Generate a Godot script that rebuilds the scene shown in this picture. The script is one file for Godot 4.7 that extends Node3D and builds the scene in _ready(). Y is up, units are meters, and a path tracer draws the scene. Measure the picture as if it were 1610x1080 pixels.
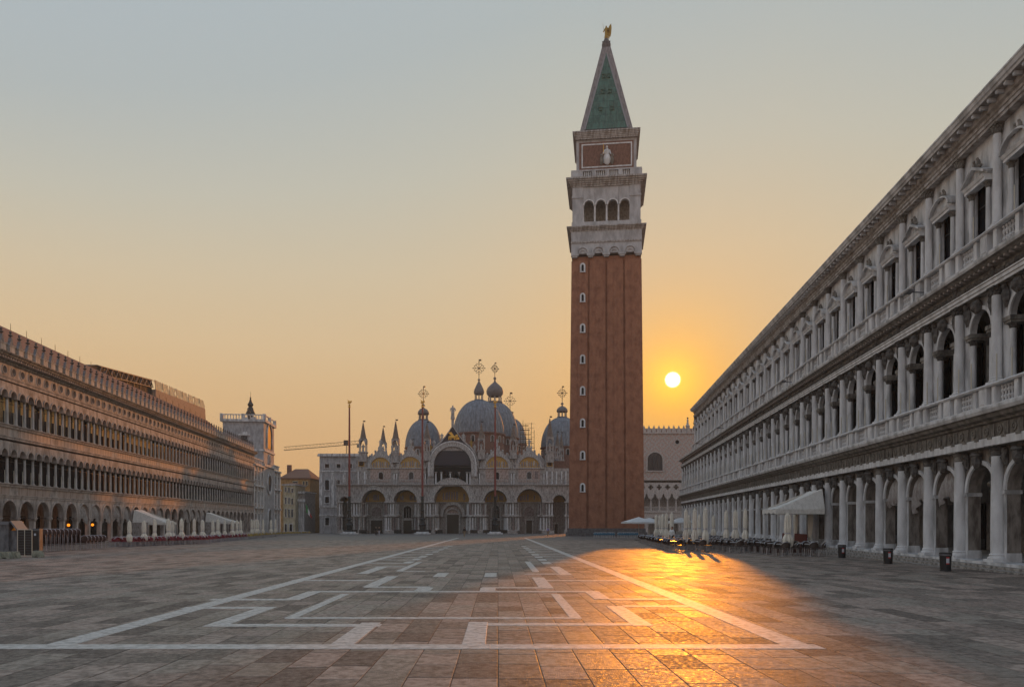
extends Node3D
# A paved city square at sunrise: two long arcaded buildings, a domed church, a brick bell tower.
const F := 1200.0
const HOR := 819.0
const EYE := 1.7
const SLOPE := 0.0083
const ORD := ["first", "second", "third", "fourth", "fifth", "sixth", "seventh", "eighth", "ninth", "tenth", "eleventh", "twelfth", "thirteenth", "fourteenth", "fifteenth", "sixteenth", "seventeenth", "eighteenth", "nineteenth", "twentieth", "twenty-first", "twenty-second", "twenty-third", "twenty-fourth"]
var M := {}
var rng := RandomNumberGenerator.new()
var used := {}
var meshes := {}


# ---------------------------------------------------------------- shapes
class MB:
	var v := PackedVector3Array()
	var n := PackedVector3Array()

	func tri(a: Vector3, b: Vector3, c: Vector3) -> void:  # counter-clockwise from outside
		var k := (b - a).cross(c - a)
		if k.length_squared() < 1e-16:
			return
		k = k.normalized()
		v.append_array(PackedVector3Array([a, c, b]))
		n.append_array(PackedVector3Array([k, k, k]))

	func quad(a: Vector3, b: Vector3, c: Vector3, d: Vector3) -> void:
		tri(a, b, c)
		tri(a, c, d)

	func squad(a: Vector3, b: Vector3, c: Vector3, d: Vector3, na: Vector3, nb: Vector3, nc: Vector3, nd: Vector3) -> void:
		v.append_array(PackedVector3Array([a, c, b, a, d, c]))
		n.append_array(PackedVector3Array([na, nc, nb, na, nd, nc]))

	func box(x0: float, x1: float, y0: float, y1: float, z0: float, z1: float) -> MB:
		var p := [Vector3(x0, y0, z1), Vector3(x1, y0, z1), Vector3(x1, y1, z1), Vector3(x0, y1, z1), Vector3(x0, y0, z0), Vector3(x1, y0, z0), Vector3(x1, y1, z0), Vector3(x0, y1, z0)]
		for q in [[0, 1, 2, 3], [5, 4, 7, 6], [1, 5, 6, 2], [4, 0, 3, 7], [3, 2, 6, 7], [4, 5, 1, 0]]:
			quad(p[q[0]], p[q[1]], p[q[2]], p[q[3]])
		return self

	func taper(x: float, z: float, y0: float, w0: float, d0: float, y1: float, w1: float, d1: float) -> MB:
		var p := []
		for k in [[y0, w0, d0], [y1, w1, d1]]:
			p.append_array([Vector3(x - k[1] / 2, k[0], z + k[2] / 2), Vector3(x + k[1] / 2, k[0], z + k[2] / 2), Vector3(x + k[1] / 2, k[0], z - k[2] / 2), Vector3(x - k[1] / 2, k[0], z - k[2] / 2)])
		for i in 4:
			var j := (i + 1) % 4
			quad(p[i], p[j], p[j + 4], p[i + 4])
		quad(p[4], p[5], p[6], p[7])
		quad(p[3], p[2], p[1], p[0])
		return self

	func prism(poly: PackedVector2Array, z0: float, z1: float) -> MB:
		var area := 0.0
		for i in poly.size():
			area += poly[i].cross(poly[(i + 1) % poly.size()])
		if area < 0.0:
			poly.reverse()
		var t := Geometry2D.triangulate_polygon(poly)
		for i in range(0, t.size(), 3):
			var a := poly[t[i]]
			var b := poly[t[i + 1]]
			var c := poly[t[i + 2]]
			if (b - a).cross(c - a) < 0.0:
				var s := b
				b = c
				c = s
			tri(Vector3(a.x, a.y, z1), Vector3(b.x, b.y, z1), Vector3(c.x, c.y, z1))
			tri(Vector3(a.x, a.y, z0), Vector3(c.x, c.y, z0), Vector3(b.x, b.y, z0))
		for i in poly.size():
			var a := poly[i]
			var b := poly[(i + 1) % poly.size()]
			quad(Vector3(a.x, a.y, z0), Vector3(b.x, b.y, z0), Vector3(b.x, b.y, z1), Vector3(a.x, a.y, z1))
		return self

	func sweep(profile: Array, x0: float, x1: float) -> MB:  # (z, y) outline drawn out along x
		var poly := PackedVector2Array()
		for p in profile:
			poly.append(Vector2(p[0], p[1]))
		var o := MB.new().prism(poly, -x1, -x0)
		return join(o, Transform3D(Basis(Vector3(0, 0, 1), Vector3(0, 1, 0), Vector3(-1, 0, 0)), Vector3.ZERO))

	func join(o: MB, t: Transform3D = Transform3D()) -> MB:
		v.append_array(t * o.v)
		var b := t.basis.orthonormalized()
		n.append_array(Transform3D(b, Vector3.ZERO) * o.n)
		return self

	func lathe(profile: Array, seg: int, x: float = 0.0, z: float = 0.0, smooth: bool = false, y: float = 0.0) -> MB:
		var ns := []
		for i in profile.size() - 1:
			var d := Vector2(profile[i + 1][0] - profile[i][0], profile[i + 1][1] - profile[i][1])
			ns.append(Vector2(d.y, -d.x).normalized())
		for i in profile.size() - 1:
			var na: Vector2 = ns[i]
			var nb: Vector2 = ns[i]
			if smooth:
				na = (ns[maxi(i - 1, 0)] + ns[i]).normalized()
				nb = (ns[mini(i + 1, ns.size() - 1)] + ns[i]).normalized()
			var r0: float = profile[i][0]
			var r1: float = profile[i + 1][0]
			var y0: float = profile[i][1] + y
			var y1: float = profile[i + 1][1] + y
			for k in seg:
				var a := TAU * k / seg
				var b := TAU * (k + 1) / seg
				var ca := Vector3(sin(a), 0, cos(a))
				var cb := Vector3(sin(b), 0, cos(b))
				var o := Vector3(x, 0, z)
				squad(o + ca * r0 + Vector3(0, y0, 0), o + cb * r0 + Vector3(0, y0, 0), o + cb * r1 + Vector3(0, y1, 0), o + ca * r1 + Vector3(0, y1, 0), ca * na.x + Vector3(0, na.y, 0), cb * na.x + Vector3(0, na.y, 0), cb * nb.x + Vector3(0, nb.y, 0), ca * nb.x + Vector3(0, nb.y, 0))
		return self

	func tube(a: Vector3, b: Vector3, r0: float, r1: float, seg: int = 6) -> MB:
		var d := (b - a).normalized()
		var s := d.cross(Vector3.UP if absf(d.y) < 0.9 else Vector3.RIGHT).normalized()
		var t := d.cross(s)
		for k in seg:
			var p := s * cos(TAU * k / seg) + t * sin(TAU * k / seg)
			var q := s * cos(TAU * (k + 1) / seg) + t * sin(TAU * (k + 1) / seg)
			squad(a + p * r0, a + q * r0, b + q * r1, b + p * r1, p, q, q, p)
			tri(b + p * r1, b + q * r1, b)
			tri(a + q * r0, a + p * r0, a)
		return self

	func blob(c: Vector3, r: Vector3, seg: int = 8, rough: float = 0.0, sd: int = 1) -> MB:
		var rings := maxi(4, seg / 2 + 1)
		var p := []
		for i in rings + 1:
			var row := []
			for k in seg:
				var f := PI * i / rings
				var a := TAU * k / seg
				var h := fposmod(sin(float(i * 37 + k * 91 + sd * 17)) * 43758.5, 1.0) if i > 0 and i < rings else 0.5
				var w := 1.0 + rough * (h - 0.5) * 2.0
				row.append(c + Vector3(sin(f) * sin(a), cos(f), sin(f) * cos(a)) * r * w)
			p.append(row)
		for i in rings:
			for k in seg:
				var j := (k + 1) % seg
				if rough > 0.0:
					quad(p[i + 1][k], p[i + 1][j], p[i][j], p[i][k])
				else:
					squad(p[i + 1][k], p[i + 1][j], p[i][j], p[i][k], ((p[i + 1][k] - c) / r / r).normalized(), ((p[i + 1][j] - c) / r / r).normalized(), ((p[i][j] - c) / r / r).normalized(), ((p[i][k] - c) / r / r).normalized())
		return self

	# wall from -w/2 to w/2 with an opening of half-width a that is square up to ys and arched above (rise = arch height)
	func arch_wall(w: float, y0: float, y1: float, a: float, ys: float, z0: float, z1: float, rise: float = -1.0, seg: int = 12, x: float = 0.0) -> MB:
		var h := w / 2
		if rise < 0.0:
			rise = a
		var arc := []
		for k in seg + 1:
			var f := PI * (1.0 - float(k) / seg)
			arc.append(Vector2(x + a * cos(f), ys + rise * sin(f)))
		for s in [z1, z0]:
			var fl: bool = s == z0
			var qs := [[Vector2(x - h, y0), Vector2(x - a, y0), Vector2(x - a, ys), Vector2(x - h, ys)], [Vector2(x + a, y0), Vector2(x + h, y0), Vector2(x + h, ys), Vector2(x + a, ys)], [Vector2(x - h, ys), Vector2(x - a, ys), Vector2(x - a, y1), Vector2(x - h, y1)], [Vector2(x + a, ys), Vector2(x + h, ys), Vector2(x + h, y1), Vector2(x + a, y1)]]
			for k in seg:
				qs.append([arc[k], arc[k + 1], Vector2(arc[k + 1].x, y1), Vector2(arc[k].x, y1)])
			for q in qs:
				var p := []
				for c in q:
					p.append(Vector3(c.x, c.y, s))
				if fl:
					quad(p[3], p[2], p[1], p[0])
				else:
					quad(p[0], p[1], p[2], p[3])
		var path := [Vector2(x - a, y0)]
		path.append_array(arc)
		path.append(Vector2(x + a, y0))
		for k in path.size() - 1:
			var p: Vector2 = path[k]
			var q: Vector2 = path[k + 1]
			quad(Vector3(p.x, p.y, z0), Vector3(p.x, p.y, z1), Vector3(q.x, q.y, z1), Vector3(q.x, q.y, z0))
		quad(Vector3(x - h, y0, z0), Vector3(x - h, y0, z1), Vector3(x - h, y1, z1), Vector3(x - h, y1, z0))
		quad(Vector3(x + h, y0, z1), Vector3(x + h, y0, z0), Vector3(x + h, y1, z0), Vector3(x + h, y1, z1))
		quad(Vector3(x - h, y1, z1), Vector3(x + h, y1, z1), Vector3(x + h, y1, z0), Vector3(x - h, y1, z0))
		return self

	# arch moulding between radii a and b, with straight legs down to y0
	func ring(a: float, b: float, ys: float, y0: float, z0: float, z1: float, seg: int = 14, x: float = 0.0, ka: float = 1.0) -> MB:
		var ps := [[Vector2(x - a, y0), Vector2(x - b, y0)]]
		if y0 >= ys - 0.001:
			ps = []
		for k in seg + 1:
			var f := PI * (1.0 - float(k) / seg)
			ps.append([Vector2(x + a * cos(f), ys + a * ka * sin(f)), Vector2(x + b * cos(f), ys + b * ka * sin(f))])
		if y0 < ys - 0.001:
			ps.append([Vector2(x + a, y0), Vector2(x + b, y0)])
		for k in ps.size() - 1:
			var i0: Vector2 = ps[k][0]
			var o0: Vector2 = ps[k][1]
			var i1: Vector2 = ps[k + 1][0]
			var o1: Vector2 = ps[k + 1][1]
			quad(Vector3(i0.x, i0.y, z1), Vector3(i1.x, i1.y, z1), Vector3(o1.x, o1.y, z1), Vector3(o0.x, o0.y, z1))
			quad(Vector3(o0.x, o0.y, z1), Vector3(o1.x, o1.y, z1), Vector3(o1.x, o1.y, z0), Vector3(o0.x, o0.y, z0))
			quad(Vector3(i0.x, i0.y, z0), Vector3(i1.x, i1.y, z0), Vector3(i1.x, i1.y, z1), Vector3(i0.x, i0.y, z1))
		return self

	func half_disc(x: float, ys: float, r: float, y0: float, z0: float, z1: float, seg: int = 14, ka: float = 1.0) -> MB:
		var p := PackedVector2Array()
		if y0 < ys - 0.001:
			p.append(Vector2(x - r, y0))
			p.append(Vector2(x + r, y0))
		for k in seg + 1:
			p.append(Vector2(x + r * cos(PI * k / seg), ys + r * ka * sin(PI * k / seg)))
		return prism(p, z0, z1)

	func mesh() -> ArrayMesh:
		var m := ArrayMesh.new()
		add_to(m)
		return m

	func add_to(m: ArrayMesh) -> void:
		var a := []
		a.resize(Mesh.ARRAY_MAX)
		a[Mesh.ARRAY_VERTEX] = v
		a[Mesh.ARRAY_NORMAL] = n
		m.add_surface_from_arrays(Mesh.PRIMITIVE_TRIANGLES, a)


# ---------------------------------------------------------------- objects
func numbered(called: String) -> String:
	var k: int = used.get(called, 0)
	used[called] = k + 1
	return called if k == 0 else "%s_%03d" % [called, k]


func thing(called: String, label: String, category: String, at: Vector3 = Vector3.ZERO, basis_: Basis = Basis(), group: String = "") -> Node3D:
	var o := Node3D.new()
	o.name = numbered(called)
	add_child(o)
	o.transform = Transform3D(basis_, at)
	tag(o, label, category, group)
	return o


func tag(o: Node, label: String, category: String = "", group: String = "", kind: String = "") -> void:
	if label:
		o.set_meta("label", label)
	if category:
		o.set_meta("category", category)
	if group:
		o.set_meta("group", group)
	if kind:
		o.set_meta("kind", kind)


func part(parent: Node, called: String, shape, material: Material, at: Vector3 = Vector3.ZERO, basis_: Basis = Basis()) -> MeshInstance3D:
	var o := MeshInstance3D.new()
	o.name = called
	o.mesh = shape.mesh() if shape is MB else shape
	o.material_override = material
	parent.add_child(o, true)
	o.transform = Transform3D(basis_, at)
	return o


func one(called: String, shape, material: Material, label: String, category: String, at: Vector3 = Vector3.ZERO, basis_: Basis = Basis(), group: String = "") -> MeshInstance3D:
	var o := part(self, numbered(called), shape, material, at, basis_)
	tag(o, label, category, group)
	return o


func copy(o: Node3D, called: String, label: String, at: Vector3, turn: float = 0.0) -> Node3D:
	var c: Node3D = o.duplicate()
	c.name = numbered(called)
	add_child(c)
	c.position = at
	c.rotation = Vector3(0, turn, 0)
	c.set_meta("label", label)
	return c


func gy(z: float) -> float:
	return SLOPE * z


func on_ground(px: float, z_away: float) -> Vector3:
	return Vector3((px - 805.0) / F * z_away, gy(-z_away), -z_away)


func turned(a: float) -> Basis:
	return Basis(Vector3.UP, a)


# ---------------------------------------------------------------- materials
func lin(c: Color) -> Color:
	return c.linear_to_srgb()


func noise_tex(freq: float, sd: int, lo: Color, hi: Color, mid: float = 0.5, spread: float = 0.35, size: int = 512, octaves: int = 5) -> NoiseTexture2D:
	var f := FastNoiseLite.new()
	f.seed = sd
	f.frequency = freq
	f.noise_type = FastNoiseLite.TYPE_SIMPLEX_SMOOTH
	f.fractal_octaves = octaves
	f.fractal_gain = 0.58
	var t := NoiseTexture2D.new()
	t.width = size
	t.height = size
	t.seamless = true
	t.noise = f
	var g := Gradient.new()
	g.offsets = PackedFloat32Array([clampf(mid - spread, 0, 1), mid, clampf(mid + spread, 0, 1)])
	g.colors = PackedColorArray([lin(lo), lin(lo.lerp(hi, 0.55)), lin(hi)])
	t.color_ramp = g
	return t


func bump_tex(freq: float, sd: int, strength: float) -> NoiseTexture2D:
	var f := FastNoiseLite.new()
	f.seed = sd
	f.frequency = freq
	f.fractal_octaves = 5
	f.fractal_gain = 0.6
	var t := NoiseTexture2D.new()
	t.width = 512
	t.height = 512
	t.seamless = true
	t.noise = f
	t.as_normal_map = true
	t.bump_strength = strength
	return t


var grain: NoiseTexture2D


func stone(lo: Color, hi: Color, scale: Vector3, rough: float, sd: int, bump: float = 0.5, freq: float = 0.012, mid: float = 0.5, spread: float = 0.3) -> StandardMaterial3D:
	var m := StandardMaterial3D.new()
	m.albedo_texture = noise_tex(freq, sd, lo, hi, mid, spread)
	m.uv1_triplanar = true
	m.uv1_world_triplanar = true
	m.uv1_scale = scale
	m.roughness = rough
	if bump > 0.0:
		m.normal_enabled = true
		m.normal_texture = grain
		m.normal_scale = bump
	return m


func flat(c: Color, rough: float = 0.6, metal: float = 0.0) -> StandardMaterial3D:
	var m := StandardMaterial3D.new()
	m.albedo_color = lin(c)
	m.roughness = rough
	m.metallic = metal
	return m


func materials() -> void:
	grain = bump_tex(0.03, 5, 6.0)
	var grit := bump_tex(0.16, 8, 5.0)
	M.white_stone = stone(Color(0.33, 0.325, 0.32), Color(0.68, 0.675, 0.67), Vector3(0.16, 0.05, 0.16), 0.75, 11, 0.35, 0.012, 0.47, 0.2)
	M.clean_stone = stone(Color(0.48, 0.475, 0.47), Color(0.76, 0.755, 0.75), Vector3(0.22, 0.07, 0.22), 0.7, 12, 0.3)
	M.black_crust = stone(Color(0.035, 0.032, 0.03), Color(0.17, 0.155, 0.14), Vector3(0.5, 0.5, 0.5), 0.9, 13, 0.6)
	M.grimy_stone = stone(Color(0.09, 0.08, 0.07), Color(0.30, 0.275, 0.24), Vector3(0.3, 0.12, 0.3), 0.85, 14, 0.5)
	M.warm_stone = stone(Color(0.21, 0.183, 0.168), Color(0.54, 0.47, 0.43), Vector3(0.18, 0.07, 0.18), 0.8, 15, 0.4)
	M.pink_slab = stone(Color(0.24, 0.175, 0.145), Color(0.56, 0.455, 0.395), Vector3(0.7, 0.03, 0.7), 0.75, 16, 0.3)
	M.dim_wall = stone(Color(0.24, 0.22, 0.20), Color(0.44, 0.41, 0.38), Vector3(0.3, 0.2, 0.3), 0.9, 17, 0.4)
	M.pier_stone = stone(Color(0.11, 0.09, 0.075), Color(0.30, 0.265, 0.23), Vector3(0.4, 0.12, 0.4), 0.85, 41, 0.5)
	M.drape = stone(Color(0.22, 0.19, 0.17), Color(0.45, 0.42, 0.40), Vector3(0.8, 0.25, 0.8), 0.9, 42, 0.2)
	M.gallery_column = stone(Color(0.28, 0.265, 0.25), Color(0.56, 0.53, 0.505), Vector3(0.4, 0.1, 0.4), 0.75, 43, 0.3)
	M.crest_stone = stone(Color(0.34, 0.29, 0.25), Color(0.55, 0.49, 0.44), Vector3(0.4, 0.1, 0.4), 0.8, 44, 0.3)
	M.crest_dark = stone(Color(0.10, 0.095, 0.095), Color(0.28, 0.265, 0.26), Vector3(0.6, 0.3, 0.6), 0.8, 45, 0.3)
	M.tower_stone = stone(Color(0.26, 0.255, 0.26), Color(0.44, 0.435, 0.44), Vector3(0.2, 0.08, 0.2), 0.8, 46, 0.3)
	M.gold_panel = flat(Color(0.42, 0.30, 0.13), 0.8)
	M.shelter_dark = flat(Color(0.04, 0.032, 0.027), 0.9)
	M.steel_dull = flat(Color(0.16, 0.165, 0.18), 0.5, 0.5)
	M.plinth_stone = stone(Color(0.07, 0.065, 0.065), Color(0.17, 0.16, 0.16), Vector3(0.3, 0.3, 0.3), 0.85, 47, 0.4)
	M.belfry_stone = stone(Color(0.32, 0.31, 0.31), Color(0.52, 0.51, 0.51), Vector3(0.12, 0.04, 0.12), 0.75, 48, 0.3)
	M.stained_stone = stone(Color(0.20, 0.17, 0.145), Color(0.50, 0.47, 0.45), Vector3(0.3, 0.1, 0.3), 0.8, 49, 0.3)
	M.spire_hip = stone(Color(0.16, 0.14, 0.14), Color(0.30, 0.275, 0.27), Vector3(0.3, 0.1, 0.3), 0.8, 61, 0.3)
	M.hip_edge = flat(Color(0.26, 0.25, 0.26), 0.7)
	M.copper_dark = stone(Color(0.04, 0.08, 0.065), Color(0.075, 0.16, 0.13), Vector3(0.4, 0.08, 0.4), 0.75, 62, 0.2)
	M.gold_dull = flat(Color(0.36, 0.22, 0.045), 0.5, 0.5)
	M.ochre_dark = stone(Color(0.12, 0.07, 0.035), Color(0.24, 0.15, 0.08), Vector3(0.2, 0.1, 0.2), 0.9, 63, 0.3)
	M.crane_paint = flat(Color(0.16, 0.12, 0.06), 0.6)
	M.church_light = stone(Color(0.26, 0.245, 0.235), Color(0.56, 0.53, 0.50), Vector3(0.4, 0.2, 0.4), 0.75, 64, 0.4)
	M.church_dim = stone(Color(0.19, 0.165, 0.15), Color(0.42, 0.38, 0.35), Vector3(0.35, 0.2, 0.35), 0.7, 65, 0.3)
	M.window_net = flat(Color(0.035, 0.034, 0.036), 0.6)
	M.lead_dark = flat(Color(0.13, 0.14, 0.16), 0.6)
	M.lead_brown = stone(Color(0.09, 0.08, 0.08), Color(0.20, 0.185, 0.18), Vector3(0.4, 0.2, 0.4), 0.6, 66, 0.2)
	M.spire_brown = stone(Color(0.10, 0.075, 0.06), Color(0.24, 0.19, 0.155), Vector3(0.4, 0.2, 0.4), 0.8, 67, 0.3)
	M.bronze_dark = flat(Color(0.025, 0.026, 0.024), 0.5, 0.3)
	M.awning_canvas = stone(Color(0.62, 0.59, 0.53), Color(0.80, 0.77, 0.71), Vector3(0.5, 0.3, 0.5), 0.9, 68, 0.2)
	M.red_screen = flat(Color(0.13, 0.02, 0.016), 0.7)
	M.notice = flat(Color(0.5, 0.52, 0.56), 0.6)
	M.blond = flat(Color(0.45, 0.38, 0.28), 0.8)
	M.step_stone = stone(Color(0.13, 0.115, 0.10), Color(0.40, 0.37, 0.335), Vector3(0.5, 0.6, 0.5), 0.8, 69, 0.4)
	M.glass = flat(Color(0.012, 0.013, 0.016), 0.06)
	M.brick = stone(Color(0.24, 0.10, 0.058), Color(0.355, 0.16, 0.092), Vector3(0.10, 0.06, 0.10), 0.9, 18, 0.5)
	M.brick_dull = stone(Color(0.15, 0.08, 0.06), Color(0.25, 0.135, 0.10), Vector3(0.3, 0.15, 0.3), 0.9, 19, 0.5)
	M.copper = stone(Color(0.045, 0.09, 0.072), Color(0.085, 0.185, 0.15), Vector3(0.3, 0.06, 0.3), 0.7, 20, 0.2)
	M.lead = stone(Color(0.10, 0.115, 0.135), Color(0.25, 0.275, 0.305), Vector3(0.18, 0.08, 0.18), 0.6, 21, 0.2)
	M.church = stone(Color(0.21, 0.19, 0.178), Color(0.46, 0.425, 0.40), Vector3(0.25, 0.12, 0.25), 0.75, 22, 0.4)
	M.church_pink = stone(Color(0.28, 0.20, 0.17), Color(0.52, 0.41, 0.36), Vector3(0.3, 0.2, 0.3), 0.7, 23, 0.3)
	M.purple_marble = stone(Color(0.10, 0.075, 0.075), Color(0.30, 0.25, 0.24), Vector3(0.4, 0.15, 0.4), 0.5, 24, 0.0)
	M.mosaic = stone(Color(0.30, 0.15, 0.03), Color(0.60, 0.36, 0.08), Vector3(0.6, 0.6, 0.6), 0.45, 25, 0.2)
	M.mosaic_dim = M.mosaic
	M.mosaic_figure = stone(Color(0.06, 0.05, 0.07), Color(0.45, 0.38, 0.34), Vector3(1.6, 1.2, 1.6), 0.6, 27, 0.0, 0.02)
	M.blue_field = stone(Color(0.012, 0.012, 0.02), Color(0.05, 0.045, 0.06), Vector3(0.5, 0.5, 0.5), 0.6, 28, 0.0)
	M.gold = flat(Color(0.75, 0.42, 0.08), 0.4, 0.6)
	M.bronze = flat(Color(0.06, 0.05, 0.04), 0.45, 0.6)
	M.dark_iron = flat(Color(0.03, 0.03, 0.032), 0.5, 0.3)
	M.roof_tile = stone(Color(0.12, 0.06, 0.04), Color(0.32, 0.17, 0.11), Vector3(0.5, 0.5, 0.5), 0.9, 29, 0.8)
	M.ochre = stone(Color(0.26, 0.14, 0.05), Color(0.46, 0.27, 0.11), Vector3(0.2, 0.1, 0.2), 0.9, 30, 0.3)
	M.cream_wall = stone(Color(0.36, 0.31, 0.21), Color(0.56, 0.50, 0.36), Vector3(0.2, 0.08, 0.2), 0.9, 31, 0.3)
	M.palace_pink = stone(Color(0.42, 0.28, 0.23), Color(0.56, 0.40, 0.34), Vector3(0.5, 0.5, 0.5), 0.8, 32, 0.2)
	M.palace_white = stone(Color(0.40, 0.36, 0.33), Color(0.58, 0.53, 0.49), Vector3(0.4, 0.2, 0.4), 0.8, 33, 0.2)
	M.canvas = stone(Color(0.70, 0.63, 0.51), Color(0.86, 0.80, 0.68), Vector3(0.8, 0.25, 0.8), 0.9, 34, 0.2)
	M.white_canvas = flat(Color(0.66, 0.65, 0.62), 0.85)
	M.red_pole = stone(Color(0.16, 0.035, 0.03), Color(0.30, 0.06, 0.05), Vector3(0.6, 0.2, 0.6), 0.6, 35, 0.0)
	M.wicker = flat(Color(0.05, 0.035, 0.028), 0.5)
	M.glass_dull = flat(Color(0.012, 0.013, 0.016), 0.12)
	M.glass_dull.metallic_specular = 0.15
	M.steel = flat(Color(0.45, 0.45, 0.46), 0.32, 0.9)
	M.red_weave = flat(Color(0.20, 0.018, 0.03), 0.6)
	M.white_weave = flat(Color(0.45, 0.42, 0.44), 0.6)
	M.yellow_weave = flat(Color(0.38, 0.27, 0.06), 0.6)
	M.blue_weave = flat(Color(0.05, 0.18, 0.28), 0.55)
	M.brown_weave = flat(Color(0.07, 0.035, 0.03), 0.6)
	M.table_top = flat(Color(0.42, 0.42, 0.42), 0.35, 0.4)
	M.plastic_black = flat(Color(0.014, 0.014, 0.015), 0.45)
	M.white_paint = flat(Color(0.7, 0.7, 0.68), 0.5)
	M.rod = flat(Color(0.55, 0.50, 0.40), 0.5)
	M.red_paint = flat(Color(0.38, 0.03, 0.03), 0.5)
	M.green_paint = flat(Color(0.03, 0.22, 0.07), 0.6)
	M.concrete = stone(Color(0.16, 0.16, 0.12), Color(0.32, 0.32, 0.25), Vector3(0.6, 0.6, 0.6), 0.9, 36, 0.5)
	M.grey_sheet = stone(Color(0.07, 0.07, 0.075), Color(0.16, 0.16, 0.165), Vector3(0.4, 0.2, 0.4), 0.6, 37, 0.0)
	M.globe = flat(Color(0.10, 0.085, 0.07), 0.15)
	M.leaf = flat(Color(0.045, 0.075, 0.02), 0.7)
	M.tarp = stone(Color(0.30, 0.20, 0.15), Color(0.45, 0.33, 0.26), Vector3(0.3, 0.3, 0.3), 0.8, 38, 0.6)
	M.sun_gold_tarp = flat(Color(0.82, 0.50, 0.17), 0.35)  # gold of the low sun painted into the plastic's colour
	M.sun_gold_tarp.backlight_enabled = true
	M.sun_gold_tarp.backlight = Color(0.9, 0.85, 0.75)
	M.mortar = stone(Color(0.035, 0.03, 0.026), Color(0.09, 0.08, 0.068), Vector3(0.5, 0.5, 0.5), 0.9, 39, 0.4)
	M.far_paving = stone(Color(0.085, 0.078, 0.07), Color(0.22, 0.20, 0.18), Vector3(0.25, 0.25, 0.1), 0.5, 40, 0.6, 0.03)
	M.skin = flat(Color(0.42, 0.24, 0.16), 0.55)
	M.lamp_glow = flat(Color(1, 0.55, 0.15), 0.4)
	M.lamp_glow.emission_enabled = true
	M.lamp_glow.emission = Color(1.0, 0.55, 0.12)
	M.lamp_glow.emission_energy_multiplier = 1.6
	var worn := noise_tex(0.05, 91, Color(0.22, 0.22, 0.22), Color(1, 1, 1), 0.45, 0.3)
	M.paver = []
	var tones := [[0.085, 0.19, 0.46], [0.10, 0.22, 0.42], [0.12, 0.25, 0.40], [0.14, 0.28, 0.44], [0.055, 0.13, 0.5], [0.11, 0.20, 0.36], [0.13, 0.26, 0.48], [0.07, 0.155, 0.42]]
	for k in tones.size():
		var t: Array = tones[k]
		t = [t[0] * 1.16, t[1] * 1.16, t[2]]
		var w := 1.06 + 0.05 * sin(k * 2.3)
		var m := stone(Color(t[0] * w * 1.08, t[0] * 0.92, t[0] * 0.74), Color(t[1] * w * 1.08, t[1] * 0.93, t[1] * 0.76), Vector3(0.45, 0.45, 0.45), t[2] + 0.22, 50 + k, 0.4, 0.02, 0.46, 0.26)
		m.normal_texture = grit
		m.metallic_specular = 0.3
		m.roughness_texture = worn
		m.roughness_texture_channel = BaseMaterial3D.TEXTURE_CHANNEL_GRAYSCALE
		M.paver.append(m)
	M.strip = stone(Color(0.30, 0.28, 0.25), Color(0.60, 0.57, 0.52), Vector3(0.5, 0.5, 0.5), 0.5, 60, 0.5, 0.02, 0.42, 0.25)
	M.strip.normal_texture = grit
	M.strip.metallic_specular = 0.35
	M.far_paving.normal_texture = grit
	M.far_paving.metallic_specular = 0.3


# ---------------------------------------------------------------- camera, sky, sun
func sky_color(el: float, from_sun: float, az: float) -> Color:
	var stops := [[-2.0, 216, 166, 108], [3.0, 219, 173, 118], [8.0, 219, 183, 134], [13.0, 215, 189, 150], [19.0, 206, 191, 163], [26.0, 191, 189, 175], [34.0, 174, 182, 182], [48.0, 165, 181, 194], [68.0, 154, 174, 200], [90.0, 150, 171, 200]]
	el += 0.24 * maxf(0.0, minf(az, 70.0) - 8.0) * smoothstep(8.0, 30.0, el)
	var c := Color()
	for k in stops.size() - 1:
		if el <= stops[k + 1][0] or k == stops.size() - 2:
			var t: float = clampf((el - stops[k][0]) / (stops[k + 1][0] - stops[k][0]), 0.0, 1.0)
			var a := Color(stops[k][1] / 255.0, stops[k][2] / 255.0, stops[k][3] / 255.0)
			var b := Color(stops[k + 1][1] / 255.0, stops[k + 1][2] / 255.0, stops[k + 1][3] / 255.0)
			c = a.lerp(b, t).srgb_to_linear()
			break
	# away from the sunrise the low sky turns to a cooler grey pink
	var west := smoothstep(55.0, 150.0, az) * (1.0 - smoothstep(12.0, 50.0, el))
	c = c.lerp(Color(0.52, 0.50, 0.55), west * 0.85)
	# light scattered forward round the sun
	c += Color(0.17, 0.02, -0.07) * exp(-pow(from_sun / 11.0, 2.0) * 0.9)
	c += Color(0.30, 0.07, -0.10) * exp(-pow(from_sun / 4.6, 2.0))
	c += Color(0.60, 0.27, 0.0) * exp(-pow(from_sun / 1.7, 2.0))
	return Color(maxf(c.r, 0.02), maxf(c.g, 0.02), maxf(c.b, 0.012))


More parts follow.
